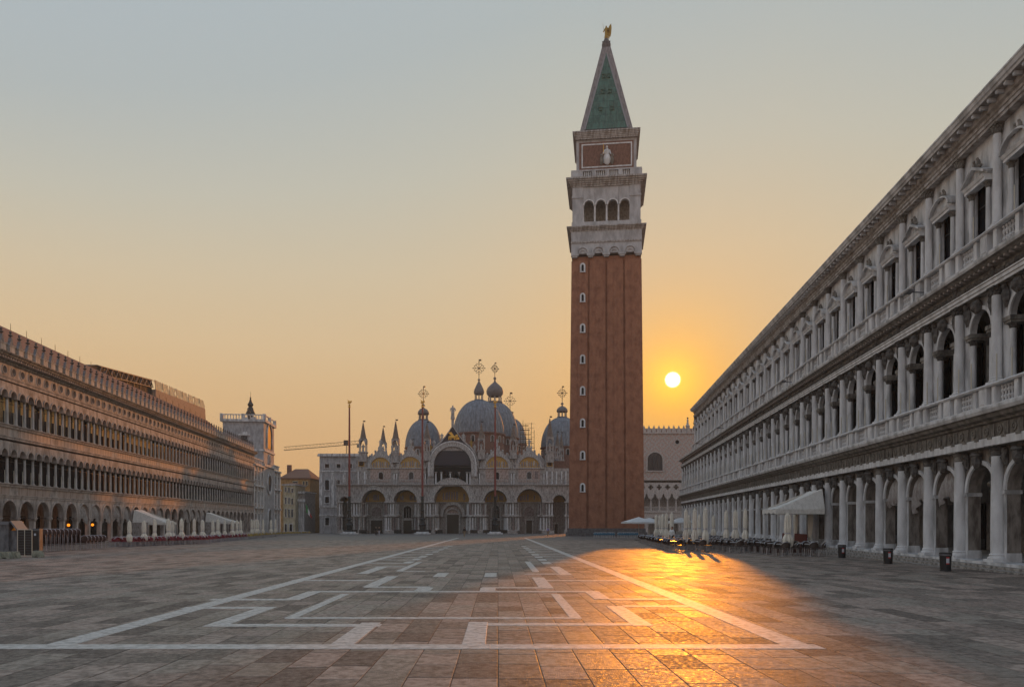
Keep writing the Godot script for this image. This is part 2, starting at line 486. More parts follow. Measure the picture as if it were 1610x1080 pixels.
func make_sky(sun: Vector3) -> ImageTexture:
	var w := 512
	var h := 256
	var im := Image.create_empty(w + 8, h, false, Image.FORMAT_RGBF)
	var sun_az := atan2(sun.x, -sun.z)
	for j in h:
		var el := 90.0 - 180.0 * (j + 0.5) / h
		for i in w + 8:
			var th := TAU * (i - 3.5) / w
			var d := Vector3(sin(th) * cos(deg_to_rad(el)), sin(deg_to_rad(el)), -cos(th) * cos(deg_to_rad(el)))
			im.set_pixel(i, j, sky_color(maxf(el, -2.0), rad_to_deg(d.angle_to(sun)), absf(rad_to_deg(wrapf(th - sun_az, -PI, PI)))))
	im.resize(4160, 2048, Image.INTERPOLATE_CUBIC)
	im = im.get_region(Rect2i(32, 0, 4096, 2048))
	# close round the sun at full resolution, with its disc
	var ci := int(sun_az / TAU * 4096.0)
	var cj := int(acos(sun.y) / PI * 2048.0)
	for j in range(cj - 100, cj + 101):
		var el := 90.0 - 180.0 * (j + 0.5) / 2048.0
		for i in range(ci - 100, ci + 101):
			var th := TAU * (i + 0.5) / 4096.0
			var d := Vector3(sin(th) * cos(deg_to_rad(el)), sin(deg_to_rad(el)), -cos(th) * cos(deg_to_rad(el)))
			var a := rad_to_deg(d.angle_to(sun))
			var c := sky_color(el, a, absf(rad_to_deg(th - sun_az)))
			c = c.lerp(Color(6.0, 5.2, 3.2), 1.0 - smoothstep(0.42, 0.55, a))
			im.set_pixel(posmod(i, 4096), j, c)
	return ImageTexture.create_from_image(im)


func stage() -> void:
	var cam := Camera3D.new()
	cam.name = "camera"
	cam.projection = Camera3D.PROJECTION_FRUSTUM
	cam.near = 0.5
	cam.far = 1500.0
	cam.size = 0.9 * cam.near
	cam.frustum_offset = Vector2(0, (HOR - 540.0) / F * cam.near)
	add_child(cam)
	cam.position = Vector3(0, EYE, 0)
	cam.current = true
	var sun_dir := Vector3(253.0 / F, 222.0 / F, -1.0).normalized()
	var e := Environment.new()
	e.background_mode = Environment.BG_SKY
	var sky := Sky.new()
	var sm := PanoramaSkyMaterial.new()
	sm.panorama = make_sky(sun_dir)
	sky.sky_material = sm
	e.sky = sky
	e.tonemap_mode = Environment.TONE_MAPPER_LINEAR
	e.tonemap_exposure = 1.06
	e.fog_enabled = true
	e.fog_density = 0.0004
	e.fog_light_color = Color(1.0, 0.93, 0.84)
	e.sdfgi_enabled = true
	e.ssao_enabled = true
	e.ssil_enabled = true
	var we := WorldEnvironment.new()
	we.name = "environment"
	we.environment = e
	add_child(we)
	var sun := DirectionalLight3D.new()
	sun.name = "sun"
	sun.light_color = Color(1.0, 0.585, 0.12)
	sun.light_energy = 0.6
	sun.light_angular_distance = 0.6
	sun.shadow_enabled = true
	add_child(sun)
	sun.look_at_from_position(sun_dir * 100.0, Vector3.ZERO)


# ---------------------------------------------------------------- paving
var strips := []


func strip_px(x0: float, y0: float, x1: float, y1: float, w: float) -> void:
	# a marble strip between two points of the square, read off the photograph's ground
	var a := to_uv(x0, y0)
	var b := to_uv(x1, y1)
	if absf(a.x - b.x) > absf(a.y - b.y):
		var v := (a.y + b.y) / 2
		strips.append(Rect2(minf(a.x, b.x), v - w / 2, absf(a.x - b.x), w))
	else:
		var u := (a.x + b.x) / 2
		strips.append(Rect2(u - w / 2, minf(a.y, b.y), w, absf(a.y - b.y)))


func to_uv(px: float, py: float) -> Vector2:
	var z := EYE * F / (py - 829.0)
	return Vector2((px - 805.0) / F * z + 22.0 / F * z, z)


func uv3(u: float, v: float, up: float) -> Vector3:
	return Vector3(u - 22.0 / F * v, gy(-v) + up, -v)


func paving() -> void:
	var g := MB.new()
	g.quad(Vector3(-260, gy(60), 60), Vector3(260, gy(60), 60), Vector3(260, gy(-700), -700), Vector3(-260, gy(-700), -700))
	var ground := part(self, "pavement", g, M.far_paving, Vector3(0, -0.012, 0))
	tag(ground, "worn grey stone paving of the open square", "paving", "", "structure")
	var bed := MB.new()
	bed.quad(Vector3(-80, gy(-5.0), -5.0), Vector3(26, gy(-5.0), -5.0), Vector3(26, gy(-101.0), -101.0), Vector3(-80, gy(-101.0), -101.0))
	part(ground, "joint_bed", bed, M.mortar, Vector3(0, 0.004, 0))
	# the marble strips: a long border either side, a cross strip and a meander between
	var U0 := -6.55
	var U1 := 4.5
	strips.append(Rect2(U0, 10.9, 0.40, 110))
	strips.append(Rect2(U1 - 0.40, 10.9, 0.40, 110))
	strips.append(Rect2(-9.5, 10.68, 14.1, 0.40))
	strip_px(330, 985, 601, 981, 0.34)
	strip_px(577, 979, 546, 1013, 0.34)
	strip_px(751, 978, 746, 1013, 0.34)
	strip_px(737, 981, 1022, 982, 0.34)
	strip_px(968, 953, 1009, 984, 0.36)
	strip_px(417, 955, 338, 985, 0.36)
	strip_px(980, 953, 1098, 953, 0.34)
	strip_px(290, 955, 430, 956, 0.34)
	strip_px(448, 972, 914, 971, 0.24)
	strip_px(455, 972, 543, 934, 0.22)
	strip_px(906, 972, 873, 934, 0.22)
	strip_px(489, 930, 940, 930, 0.34)
	strip_px(332, 942, 456, 943, 0.34)
	strip_px(957, 942, 1075, 942, 0.34)
	strip_px(455, 943, 498, 930, 0.38)
	strip_px(950, 942, 928, 930, 0.38)
	strip_px(461, 912, 586, 913, 0.36)
	strip_px(614, 906, 584, 923, 0.40)
	strip_px(573, 923, 676, 923, 0.34)
	strip_px(848, 908, 857, 925, 0.40)
	strip_px(758, 924, 858, 924, 0.34)
	strip_px(859, 913, 987, 912.5, 0.36)
	strip_px(694, 901, 693, 907, 0.42)
	strip_px(771, 901, 772, 907, 0.42)
	strip_px(667, 924, 666, 929, 0.42)
	strip_px(767, 924, 767, 929, 0.42)
	strip_px(625, 898, 668, 898, 0.3)
	strip_px(625, 898, 661, 884, 0.26)
	strip_px(829, 883, 843, 899, 0.26)
	strip_px(825, 902, 896, 903, 0.34)
	strip_px(875, 891, 887, 904, 0.42)
	strip_px(598, 891, 575, 902, 0.42)
	strip_px(590, 891, 640, 891, 0.36)
	for z in [36.0, 39.5, 43.0, 47.0, 52.0, 57.0, 62.0, 68.0]:
		strips.append(Rect2(U0 + 0.4, z, 1.6, 0.4))
		strips.append(Rect2(U1 - 2.0, z + 1.2, 1.6, 0.4))
		strips.append(Rect2(U0 + 2.0, z, 0.42, 2.0))
		strips.append(Rect2(U1 - 2.4, z - 0.6, 0.42, 2.0))
	var near_strip := 0
	var far_strips := MB.new()
	var bevel := chamfered()
	for r in strips:
		# each strip is laid in slabs about 1.6 m long
		var long: float = maxf(r.size.x, r.size.y)
		var k := maxi(1, int(round(long / 1.5)))
		for i in k:
			var across: bool = r.size.x > r.size.y
			var q := Rect2(r.position + (Vector2(r.size.x * i / k, 0) if across else Vector2(0, r.size.y * i / k)), Vector2(r.size.x / k, r.size.y) if across else Vector2(r.size.x, r.size.y / k))
			var lift := 0.003 if across else 0.0055
			if q.position.y < 30.0 and near_strip < 290:
				near_strip += 1
				slab(ground, "marble_slab", bevel, M.strip, q, lift)
			else:
				far_strips.join(bevel, slab_xf(q, lift + 0.012))
	tag(part(ground, "far_marble_slabs", far_strips, M.strip), "", "", "", "stuff")
	# paving stones in lanes that run down the square, each its own slab with a tilt of its own
	rng.seed = 77
	var rest := []
	for k in 8:
		rest.append(MB.new())
	var cand := []
	var lane := 0.515
	for i in range(-150, 130):
		var u := i * lane
		var v := 5.5 + rng.randf() * 0.9
		while v < 100.0:
			var l := rng.randf_range(0.62, 1.22)
			var c := Vector2(u + lane / 2, v + l / 2)
			var px := 805.0 + F * (c.x - 22.0 / F * c.y) / c.y
			var wall_gap := (15.6 + 0.1 * c.y) - (c.x - 22.0 / F * c.y)
			if px > -420 and px < 2030 and c.x > -79.0 and wall_gap > 0.4 and not covered(Rect2(u, v, lane, l)):
				cand.append([Rect2(u + 0.0065, v + 0.0065, lane - 0.013, l - 0.013), rng.randi() % 8, rng.randf_range(-0.003, 0.003), rng.randf_range(-0.004, 0.004), rng.randf_range(-0.004, -0.001)])
			v += l
	cand.sort_custom(func(a, b): return a[0].position.y < b[0].position.y)
	var count := 0
	for a in cand:
		var apx: float = 805.0 + F * (a[0].get_center().x - 22.0 / F * a[0].get_center().y) / a[0].get_center().y
		if a[0].position.y + a[0].size.y < 7.6 or apx < -40.0 or apx > 1650.0:
			rest[a[1]].join(bevel, slab_xf(a[0], a[4], a[2], a[3]))
		elif count < 295:
			count += 1
			var o := part(ground, "paving_stone", meshes.bevel, M.paver[a[1]])
			o.transform = Transform3D(Basis(), Vector3(0, 0.012, 0)) * slab_xf(a[0], a[4], a[2], a[3])
		else:
			rest[a[1]].join(bevel, slab_xf(a[0], a[4], a[2], a[3]))
	var am := ArrayMesh.new()
	for k in 8:
		rest[k].add_to(am)
		am.surface_set_material(k, M.paver[k])
	var o := MeshInstance3D.new()
	o.name = "far_paving_stones"
	o.mesh = am
	ground.add_child(o)
	o.position.y = 0.012
	tag(o, "", "", "", "stuff")


func covered(r: Rect2) -> bool:
	for s in strips:
		if s.encloses(r):
			return true
	return false


func chamfered() -> MB:
	# a slab of unit size whose top edge is worn round
	var b := MB.new()
	var e := 0.012
	var top := [Vector3(-0.5 + e, 0, 0.5 - e), Vector3(0.5 - e, 0, 0.5 - e), Vector3(0.5 - e, 0, -0.5 + e), Vector3(-0.5 + e, 0, -0.5 + e)]
	var low := [Vector3(-0.5, -0.002, 0.5), Vector3(0.5, -0.002, 0.5), Vector3(0.5, -0.002, -0.5), Vector3(-0.5, -0.002, -0.5)]
	b.quad(top[0], top[1], top[2], top[3])
	for k in 4:
		var j := (k + 1) % 4
		b.quad(low[k], low[j], top[j], top[k])
		b.quad(low[k] + Vector3(0, -0.03, 0), low[j] + Vector3(0, -0.03, 0), low[j], low[k])
	meshes.bevel = b.mesh()
	return b


func slab_xf(q: Rect2, lift: float, tx: float = 0.0, tz: float = 0.0) -> Transform3D:
	var c := q.get_center()
	var along := Vector3(22.0 / F * 1.0, SLOPE, 1.0).normalized()
	var b := Basis(Vector3.RIGHT, along.cross(Vector3.RIGHT).normalized(), along)
	b = b * Basis(Vector3.RIGHT, tx) * Basis(Vector3.BACK, tz)
	return Transform3D(b * Basis.from_scale(Vector3(q.size.x, 1, q.size.y)), uv3(c.x, c.y, lift))


func slab(parent: Node, called: String, _b: MB, m: Material, q: Rect2, lift: float) -> void:
	var o := part(parent, called, meshes.bevel, m)
	o.transform = Transform3D(Basis(), Vector3(0, 0.012, 0)) * slab_xf(q, lift)


# ---------------------------------------------------------------- shared pieces of architecture
func column_shape(r: float, h: float, seg: int = 14) -> MB:
	var b := MB.new()
	b.box(-r * 1.45, r * 1.45, 0, r * 0.45, -r * 1.45, r * 1.45)
	b.lathe([[r * 1.38, r * 0.45], [r * 1.42, r * 0.62], [r * 1.34, r * 0.8], [r * 1.14, r * 0.86], [r * 1.12, r * 1.0], [r * 1.22, r * 1.1], [r * 1.16, r * 1.24], [r * 1.0, r * 1.34], [r * 1.0, h * 0.33], [r * 0.86, h]], seg)
	return b


func capital_shape(r: float, h: float, leafy: bool) -> MB:
	var b := MB.new()
	if leafy:
		b.lathe([[r * 0.9, 0], [r * 1.0, h * 0.06], [r * 0.9, h * 0.12], [r * 0.95, h * 0.5], [r * 1.25, h * 0.86]], 10)
		for k in 8:
			var a := TAU * k / 8
			b.blob(Vector3(sin(a) * r * 1.08, h * 0.34, cos(a) * r * 1.08), Vector3(r * 0.28, h * 0.22, r * 0.28), 6, 0.25, k)
			b.blob(Vector3(sin(a + 0.39) * r * 1.2, h * 0.66, cos(a + 0.39) * r * 1.2), Vector3(r * 0.28, h * 0.18, r * 0.28), 6, 0.3, k + 9)
		for s in [[1, 1], [-1, 1], [1, -1], [-1, -1]]:
			b.blob(Vector3(s[0] * r * 1.12, h * 0.84, s[1] * r * 1.12), Vector3(r * 0.3, h * 0.13, r * 0.3), 6, 0.15, 3)
	else:
		b.lathe([[r * 0.88, 0], [r * 1.02, h * 0.1], [r * 0.92, h * 0.2], [r * 0.92, h * 0.5], [r * 1.08, h * 0.56], [r * 1.35, h * 0.8]], 12)
	b.box(-r * 1.5, r * 1.5, h * 0.86, h, -r * 1.5, r * 1.5)
	return b


func baluster_shape(h: float, r: float) -> MB:
	return MB.new().lathe([[r * 0.9, 0], [r * 0.9, h * 0.08], [r * 0.45, h * 0.14], [r * 1.0, h * 0.32], [r * 0.45, h * 0.46], [r * 0.62, h * 0.5], [r * 0.45, h * 0.54], [r * 1.0, h * 0.68], [r * 0.45, h * 0.86], [r * 0.9, h * 0.92], [r * 0.9, h]], 8)


func statue_shape(h: float, sd: int = 1) -> MB:
	# a robed standing figure
	var b := MB.new()
	b.lathe([[h * 0.15, 0], [h * 0.16, h * 0.05], [h * 0.12, h * 0.3], [h * 0.135, h * 0.5], [h * 0.11, h * 0.6], [h * 0.15, h * 0.74], [h * 0.12, h * 0.82], [h * 0.045, h * 0.86]], 9, 0, 0, true)
	b.blob(Vector3(0, h * 0.92, 0.01 * h), Vector3(h * 0.062, h * 0.082, h * 0.068), 8, 0.06, sd)
	var s := 1.0 if sd % 2 == 0 else -1.0
	b.tube(Vector3(h * 0.14 * s, h * 0.78, 0), Vector3(h * 0.22 * s, h * 0.6, h * 0.07), h * 0.045, h * 0.04)
	b.tube(Vector3(h * 0.22 * s, h * 0.6, h * 0.07), Vector3(h * 0.12 * s, h * 0.52, h * 0.16), h * 0.04, h * 0.028)
	b.tube(Vector3(-h * 0.14 * s, h * 0.78, 0), Vector3(-h * 0.19 * s, h * 0.55, h * 0.03), h * 0.045, h * 0.035)
	b.blob(Vector3(h * 0.03, h * 0.35, h * 0.09), Vector3(h * 0.1, h * 0.28, h * 0.07), 7, 0.18, sd + 3)
	return b


func reclining_shape(w: float, s: float) -> MB:
	# a carved figure leaning on a pediment
	var b := MB.new()
	b.blob(Vector3(s * w * 0.2, w * 0.2, 0), Vector3(w * 0.10, w * 0.2, w * 0.10), 7, 0.2, 2)
	b.blob(Vector3(s * w * 0.17, w * 0.43, 0.02), Vector3(w * 0.07, w * 0.08, w * 0.07), 7, 0.08, 4)
	b.blob(Vector3(s * w * 0.34, w * 0.05, 0), Vector3(w * 0.18, w * 0.08, w * 0.09), 7, 0.25, 5)
	return b


func drape_shape(a: float, drop: float, sd: int, side: float) -> MB:
	# a gathered curtain swagged up under an arch, in folds
	var b := MB.new()
	var nx := 22
	var ny := 8
	var p := []
	for j in ny + 1:
		var row := []
		for i in nx + 1:
			var t := float(i) / nx
			var s := float(j) / ny
			var x := lerpf(-a, a, t)
			var top := sqrt(maxf(a * a - x * x, 0.0)) * 0.98
			var low := -drop * (0.35 + 0.65 * pow(absf(t - 0.5) * 2.0, 1.5)) + 0.14 * sin(t * 9.0 + sd) - drop * 0.4 * side * (t - 0.5)
			row.append(Vector3(x, lerpf(top, low, s), 0.07 * sin(t * 34.0 + s * 2.0 + sd) * (0.5 + s) + 0.12 * sin(s * 3.0)))
		p.append(row)
	for j in ny:
		for i in nx:
			b.quad(p[j + 1][i], p[j + 1][i + 1], p[j][i + 1], p[j][i])
	return b


# ---------------------------------------------------------------- the long arcade with tall orders, along the south side
func south_arcade() -> void:
	var ex := Vector3(-0.1, 0, 1).normalized()
	var ez := Vector3(-1, 0, -0.1).normalized()
	var z_end := 117.0
	var o := thing("arcade_building", "long three storey white stone arcade with balustrades, columns and pedimented windows, in shade", "building", Vector3(16.5 + 0.1 * z_end, 0, -z_end), Basis(ex, Vector3.UP, ez))
	var W := 3.1
	var nb := 31
	var extra := 5
	var len := nb * W
	var x_low := -extra * W
	# carcass: floor, back wall and ceiling of the arcade, rooms above, roof
	part(o, "arcade_floor", MB.new().box(x_low, len, -1.2, 0.06, -6.0, 0.48), M.white_stone)
	var prev := 0.48
	for k in 3:
		# three long steps, laid as stones
		var y1 := 0.06 - 0.11 * (k + 1)
		var x := x_low
		var i := 0
		while x < len:
			var l := 3.4 + 0.5 * sin(i * 2.1 + k)
			part(o, "step_stone", MB.new().box(x + 0.008, minf(x + l, len) - 0.008, -1.4, y1 + 0.004 * sin(i * 5.0), prev - 0.02, prev + 0.30), M.step_stone)
			x += l
			i += 1
		prev += 0.30
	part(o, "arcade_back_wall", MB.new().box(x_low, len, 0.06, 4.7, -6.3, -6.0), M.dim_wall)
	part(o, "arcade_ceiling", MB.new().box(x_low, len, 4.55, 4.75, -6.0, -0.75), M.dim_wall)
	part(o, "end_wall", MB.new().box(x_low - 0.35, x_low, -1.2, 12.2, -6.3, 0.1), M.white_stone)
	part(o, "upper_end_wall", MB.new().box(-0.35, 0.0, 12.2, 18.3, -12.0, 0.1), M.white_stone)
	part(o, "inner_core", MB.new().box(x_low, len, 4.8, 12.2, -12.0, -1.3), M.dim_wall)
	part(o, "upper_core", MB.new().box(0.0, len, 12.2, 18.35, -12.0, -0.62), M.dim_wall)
	part(o, "roof", MB.new().sweep([[-0.4, 18.3], [-12.0, 18.3], [-12.0, 18.9], [-6.0, 19.2], [-0.4, 18.75]], -0.3, len), M.roof_tile)
	# entablatures
	var arch1 := [[-0.75, 4.7], [0.28, 4.7], [0.28, 4.86], [0.33, 4.88], [0.33, 5.05], [0.2, 5.08], [0.2, 5.62], [0.34, 5.66], [0.36, 5.74], [0.55, 5.8], [0.62, 5.92], [0.72, 5.96], [0.78, 6.1], [0.78, 6.2], [-0.75, 6.2]]
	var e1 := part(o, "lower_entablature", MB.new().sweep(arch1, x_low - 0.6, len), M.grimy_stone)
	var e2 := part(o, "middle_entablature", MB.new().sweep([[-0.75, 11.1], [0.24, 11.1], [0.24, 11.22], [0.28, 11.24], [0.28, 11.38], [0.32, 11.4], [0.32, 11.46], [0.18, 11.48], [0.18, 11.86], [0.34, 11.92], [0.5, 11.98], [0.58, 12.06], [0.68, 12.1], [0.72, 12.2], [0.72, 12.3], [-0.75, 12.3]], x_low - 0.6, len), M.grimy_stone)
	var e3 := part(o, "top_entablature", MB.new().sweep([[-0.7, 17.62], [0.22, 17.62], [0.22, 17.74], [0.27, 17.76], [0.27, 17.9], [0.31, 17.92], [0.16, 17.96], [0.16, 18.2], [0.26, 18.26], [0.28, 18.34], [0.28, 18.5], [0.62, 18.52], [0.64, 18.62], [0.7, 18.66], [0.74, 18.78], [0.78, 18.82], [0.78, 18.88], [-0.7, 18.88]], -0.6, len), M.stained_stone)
	part(e1, "white_fascia", MB.new().sweep([[0.2, 4.72], [0.345, 4.72], [0.345, 5.045], [0.2, 5.045]], x_low - 0.62, len), M.clean_stone)
	part(e1, "cornice_lip", MB.new().sweep([[0.3, 5.97], [0.735, 5.97], [0.795, 6.1], [0.795, 6.205], [0.3, 6.205]], x_low - 0.63, len), M.white_stone)
	part(e2, "white_fascia", MB.new().sweep([[0.2, 11.11], [0.255, 11.11], [0.255, 11.23], [0.295, 11.25], [0.295, 11.39], [0.335, 11.41], [0.335, 11.465], [0.2, 11.465]], x_low - 0.62, len), M.clean_stone)
	part(e2, "cornice_lip", MB.new().sweep([[0.3, 12.11], [0.69, 12.11], [0.735, 12.2], [0.735, 12.305], [0.3, 12.305]], x_low - 0.63, len), M.white_stone)
	part(e3, "cornice_lip", MB.new().sweep([[0.2, 18.53], [0.63, 18.53], [0.655, 18.62], [0.715, 18.66], [0.755, 18.78], [0.795, 18.82], [0.795, 18.89], [0.2, 18.89]], -0.62, len), M.white_stone)
	# shared shapes
	var col1 := column_shape(0.25, 4.24).mesh()
	var cap1 := capital_shape(0.235, 0.42, false).mesh()
	var wall1 := MB.new().arch_wall(W, 0.06, 4.7, 1.14, 2.92, -0.62, -0.1).mesh()
	var imp1m := MB.new().box(-0.45, 0.45, 2.76, 2.92, -0.66, -0.02).mesh()
	var plinth1 := MB.new().box(-0.43, 0.43, 0.06, 0.42, -0.65, -0.06).mesh()
	var strip1 := MB.new().box(-0.41, 0.41, 0.42, 2.76, -0.1, -0.075).mesh()
	var ring1 := MB.new().ring(1.14, 1.32, 2.93, 2.93, -0.1, -0.02).mesh()
	var key1 := MB.new().blob(Vector3(0, 4.22, 0.08), Vector3(0.22, 0.34, 0.2), 8, 0.22, 3).blob(Vector3(0, 4.44, 0.12), Vector3(0.28, 0.14, 0.2), 7, 0.3, 5).mesh()
	var spandrel_m := MB.new().blob(Vector3(0, 4.22, 0.0), Vector3(0.2, 0.34, 0.14), 7, 0.3, 6).blob(Vector3(0.0, 4.5, 0.02), Vector3(0.13, 0.14, 0.13), 7, 0.15, 2).mesh()
	var trig := MB.new()
	for k in 3:
		trig.box(-0.15 + k * 0.11, -0.07 + k * 0.11, 5.09, 5.6, 0.2, 0.265)
	trig.box(-0.17, 0.17, 4.98, 5.05, 0.3, 0.37)
	var trig_m := trig.mesh()
	var disc := MB.new().ring(0.11, 0.18, 0, 0, 0, 0.05, 10)
	disc.join(MB.new().ring(0.11, 0.18, 0, 0, 0, 0.05, 10), Transform3D(Basis(Vector3.BACK, PI), Vector3.ZERO))
	disc.blob(Vector3(0, 0, 0.02), Vector3(0.08, 0.08, 0.05), 7, 0.15)
	var disc_m := disc.mesh()
	var ped := MB.new().box(-0.3, 0.3, 6.2, 7.0, 0.12, 0.62).box(-0.21, 0.21, 6.36, 6.86, 0.62, 0.645).mesh()
	var half := MB.new().box(-0.14, 0.14, 6.2, 7.0, 0.2, 0.58).box(-0.09, 0.09, 6.36, 6.86, 0.58, 0.6).mesh()
	var bal := baluster_shape(0.66, 0.085).mesh()
	var col2 := column_shape(0.2, 3.55).mesh()
	var cap2 := capital_shape(0.18, 0.34, true).mesh()
	var wall2 := MB.new().arch_wall(W, 7.2, 11.1, 0.9, 9.72, -0.34, -0.1, 0.9).mesh()
	var ring2 := MB.new().ring(0.86, 1.02, 9.73, 9.73, -0.1, -0.03).mesh()
	var imp2_m := MB.new().box(-0.25, 0.25, 9.46, 9.57, -1.0, 0.02).box(-0.29, 0.29, 9.56, 9.73, -1.02, 0.06).mesh()
	var small_col := column_shape(0.12, 2.02, 10).mesh()
	var small_cap := capital_shape(0.11, 0.22, true).mesh()
	var vict_m := MB.new().blob(Vector3(0, 10.55, -0.02), Vector3(0.2, 0.42, 0.15), 8, 0.3, 4).blob(Vector3(0, 10.95, 0.05), Vector3(0.12, 0.14, 0.12), 7, 0.1, 3).mesh()
	var key2 := MB.new().blob(Vector3(0, 10.75, 0.08), Vector3(0.24, 0.32, 0.22), 8, 0.25, 8).mesh()
	var fest := MB.new()
	for k in 8:
		fest.blob(Vector3(-1.26 + k * 0.36, 11.66 - 0.05 * (k % 2), 0.18), Vector3(0.22, 0.12, 0.09), 6, 0.35, k)
	var fest_m := fest.mesh()
	var fest_boss := MB.new().blob(Vector3(1.55, 11.68, 0.2), Vector3(0.17, 0.2, 0.14), 7, 0.3, 11).mesh()
	var col3 := column_shape(0.165, 3.72).mesh()
	var cap3 := capital_shape(0.155, 0.40, true).mesh()
	var aed_col := column_shape(0.10, 2.0, 10).mesh()
	var aed_cap := capital_shape(0.095, 0.24, true).mesh()
	var wall3 := MB.new()
	wall3.box(-W / 2, -0.56, 13.2, 17.62, -0.22, -0.12).box(0.56, W / 2, 13.2, 17.62, -0.22, -0.12).box(-0.56, 0.56, 16.0, 17.62, -0.22, -0.12)
	var wall3_m := wall3.mesh()
	var lintel3 := MB.new().sweep([[-0.12, 15.72], [0.2, 15.72], [0.2, 15.84], [0.24, 15.86], [0.3, 15.98], [-0.12, 15.98]], -0.86, 0.86).mesh()
	var tri3 := MB.new()
	tri3.prism(PackedVector2Array([Vector2(-0.95, 15.98), Vector2(0.95, 15.98), Vector2(0.95, 16.06), Vector2(0, 16.52), Vector2(-0.95, 16.06)]), -0.12, 0.14)
	for s in [-1.0, 1.0]:
		tri3.prism(PackedVector2Array([Vector2(s * 0.97, 16.02), Vector2(s * 0.97, 16.12), Vector2(0, 16.62), Vector2(0, 16.5)]), -0.12, 0.32)
	var tri3_m := tri3.mesh()
	var seg3 := MB.new()
	var arc := PackedVector2Array([Vector2(-0.93, 15.98), Vector2(0.93, 15.98)])
	for k in 11:
		arc.append(Vector2(0.93 * cos(PI * k / 10), 16.04 + 0.5 * sin(PI * k / 10)))
	seg3.prism(arc, -0.12, 0.12)
	seg3.join(MB.new().ring(0.88, 0.98, 0, 0, -0.12, 0.32, 14), Transform3D(Basis.from_scale(Vector3(1, 0.58, 1)), Vector3(0, 16.03, 0)))
	var seg3_m := seg3.mesh()
	var recl := [reclining_shape(0.9, -1.0).mesh(), reclining_shape(0.9, 1.0).mesh()]
	var pane2 := MB.new().half_disc(0, 9.72, 1.1, 7.2, -1.15, -1.1).mesh()
	var bars2 := MB.new().box(-0.03, 0.03, 7.2, 10.5, -1.1, -1.04).box(-0.86, 0.86, 9.44, 9.52, -1.1, -1.03).mesh()
	var pane3 := MB.new().box(-0.66, 0.66, 13.2, 16.0, -0.34, -0.3).mesh()
	var bars3 := MB.new().box(-0.03, 0.03, 13.2, 16.0, -0.3, -0.27).box(-0.56, 0.56, 15.0, 15.06, -0.3, -0.27).mesh()
	var rod := MB.new().tube(Vector3.ZERO, Vector3(0, 1.25, 0), 0.028, 0.028, 6).mesh()
	var ped3 := MB.new().box(-0.26, 0.26, 12.3, 13.18, 0.1, 0.58).box(-0.18, 0.18, 12.46, 13.02, 0.58, 0.605).mesh()
	var half3 := MB.new().box(-0.13, 0.13, 12.3, 13.18, 0.16, 0.54).mesh()
	var bal3 := baluster_shape(0.74, 0.085).mesh()
	var modil := MB.new().box(-0.05, 0.05, 18.36, 18.52, 0.28, 0.56).blob(Vector3(0, 18.4, 0.56), Vector3(0.06, 0.075, 0.06), 6).mesh()
	var modil2 := MB.new().box(-0.055, 0.055, 11.9, 12.0, 0.3, 0.5).mesh()
	var globe := MB.new().blob(Vector3(0, 0, 0), Vector3(0.17, 0.17, 0.17), 10).mesh()
	var chain := MB.new().tube(Vector3(0, 0.15, 0), Vector3(0, 0.95, 0), 0.014, 0.014, 5).mesh()
	var shop := MB.new().box(-0.8, 0.8, 0.06, 2.7, -6.0, -5.92).mesh()
	var drapes := [drape_shape(1.0, 0.75, 1, 0.4).mesh(), drape_shape(1.0, 0.9, 3, -0.7).mesh(), drape_shape(1.0, 0.6, 5, 0.9).mesh()]
	for i in range(-extra, nb):
		var x := (i + 0.5) * W
		var cx := Vector3(x, 0, 0)
		var kx := Vector3(x - W / 2, 0, 0)
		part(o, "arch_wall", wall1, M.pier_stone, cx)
		var pier := part(o, "pier_facing", strip1, M.white_stone, kx)
		part(pier, "impost", imp1m, M.white_stone)
		part(pier, "plinth", plinth1, M.white_stone)
		part(o, "arch_moulding", ring1, M.clean_stone, cx)
		part(o, "keystone", key1, M.black_crust, cx)
		for s in [-1.12, 1.12]:
			part(o, "spandrel_relief", spandrel_m, M.black_crust, cx + Vector3(s, 0, 0))
		var c1 := part(o, "lower_column", col1, M.clean_stone, kx + Vector3(0, 0.06, 0.05))
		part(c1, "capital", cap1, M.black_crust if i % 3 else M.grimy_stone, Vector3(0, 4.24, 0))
		var lamp := part(o, "globe_lamp", globe, M.globe, cx + Vector3(0, 3.25, -0.5))
		part(lamp, "hanging_rod", chain, M.dark_iron)
		part(o, "shop_front", shop, M.glass if i % 2 else M.grey_sheet, cx)
		if i in [26, 25, 24, 19, 18, 17, 16]:
			part(o, "gathered_curtain", drapes[i % 3], M.drape, cx + Vector3(0, 2.98, -0.28))
		for t in 3:
			part(e1, "triglyph", trig_m, M.grimy_stone, kx + Vector3(t * W / 3, 0, 0))
			part(e1, "metope_disc", disc_m, M.grimy_stone, kx + Vector3((t + 0.5) * W / 3, 5.34, 0.2))
		# first floor
		part(o, "pedestal", ped, M.clean_stone, kx)
		for s in [-0.8, 0.8]:
			part(o, "half_pedestal", half, M.clean_stone, cx + Vector3(s, 0, 0))
		if i >= 0:
			for b in 5:
				part(o, "baluster", bal, M.clean_stone, cx + Vector3(-0.44 + b * 0.22, 6.3, 0.4))
		part(o, "arch_wall", wall2, M.white_stone, cx)
		part(o, "arch_moulding", ring2, M.clean_stone, cx)
		for s in [-0.88, 0.88]:
			part(o, "impost", imp2_m, M.grimy_stone, cx + Vector3(s, 0, 0))
		for s in [-0.78, 0.78]:
			for d in [-0.14, -0.78]:
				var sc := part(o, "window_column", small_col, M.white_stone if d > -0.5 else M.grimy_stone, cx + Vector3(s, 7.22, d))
				part(sc, "capital", small_cap, M.black_crust, Vector3(0, 2.02, 0))
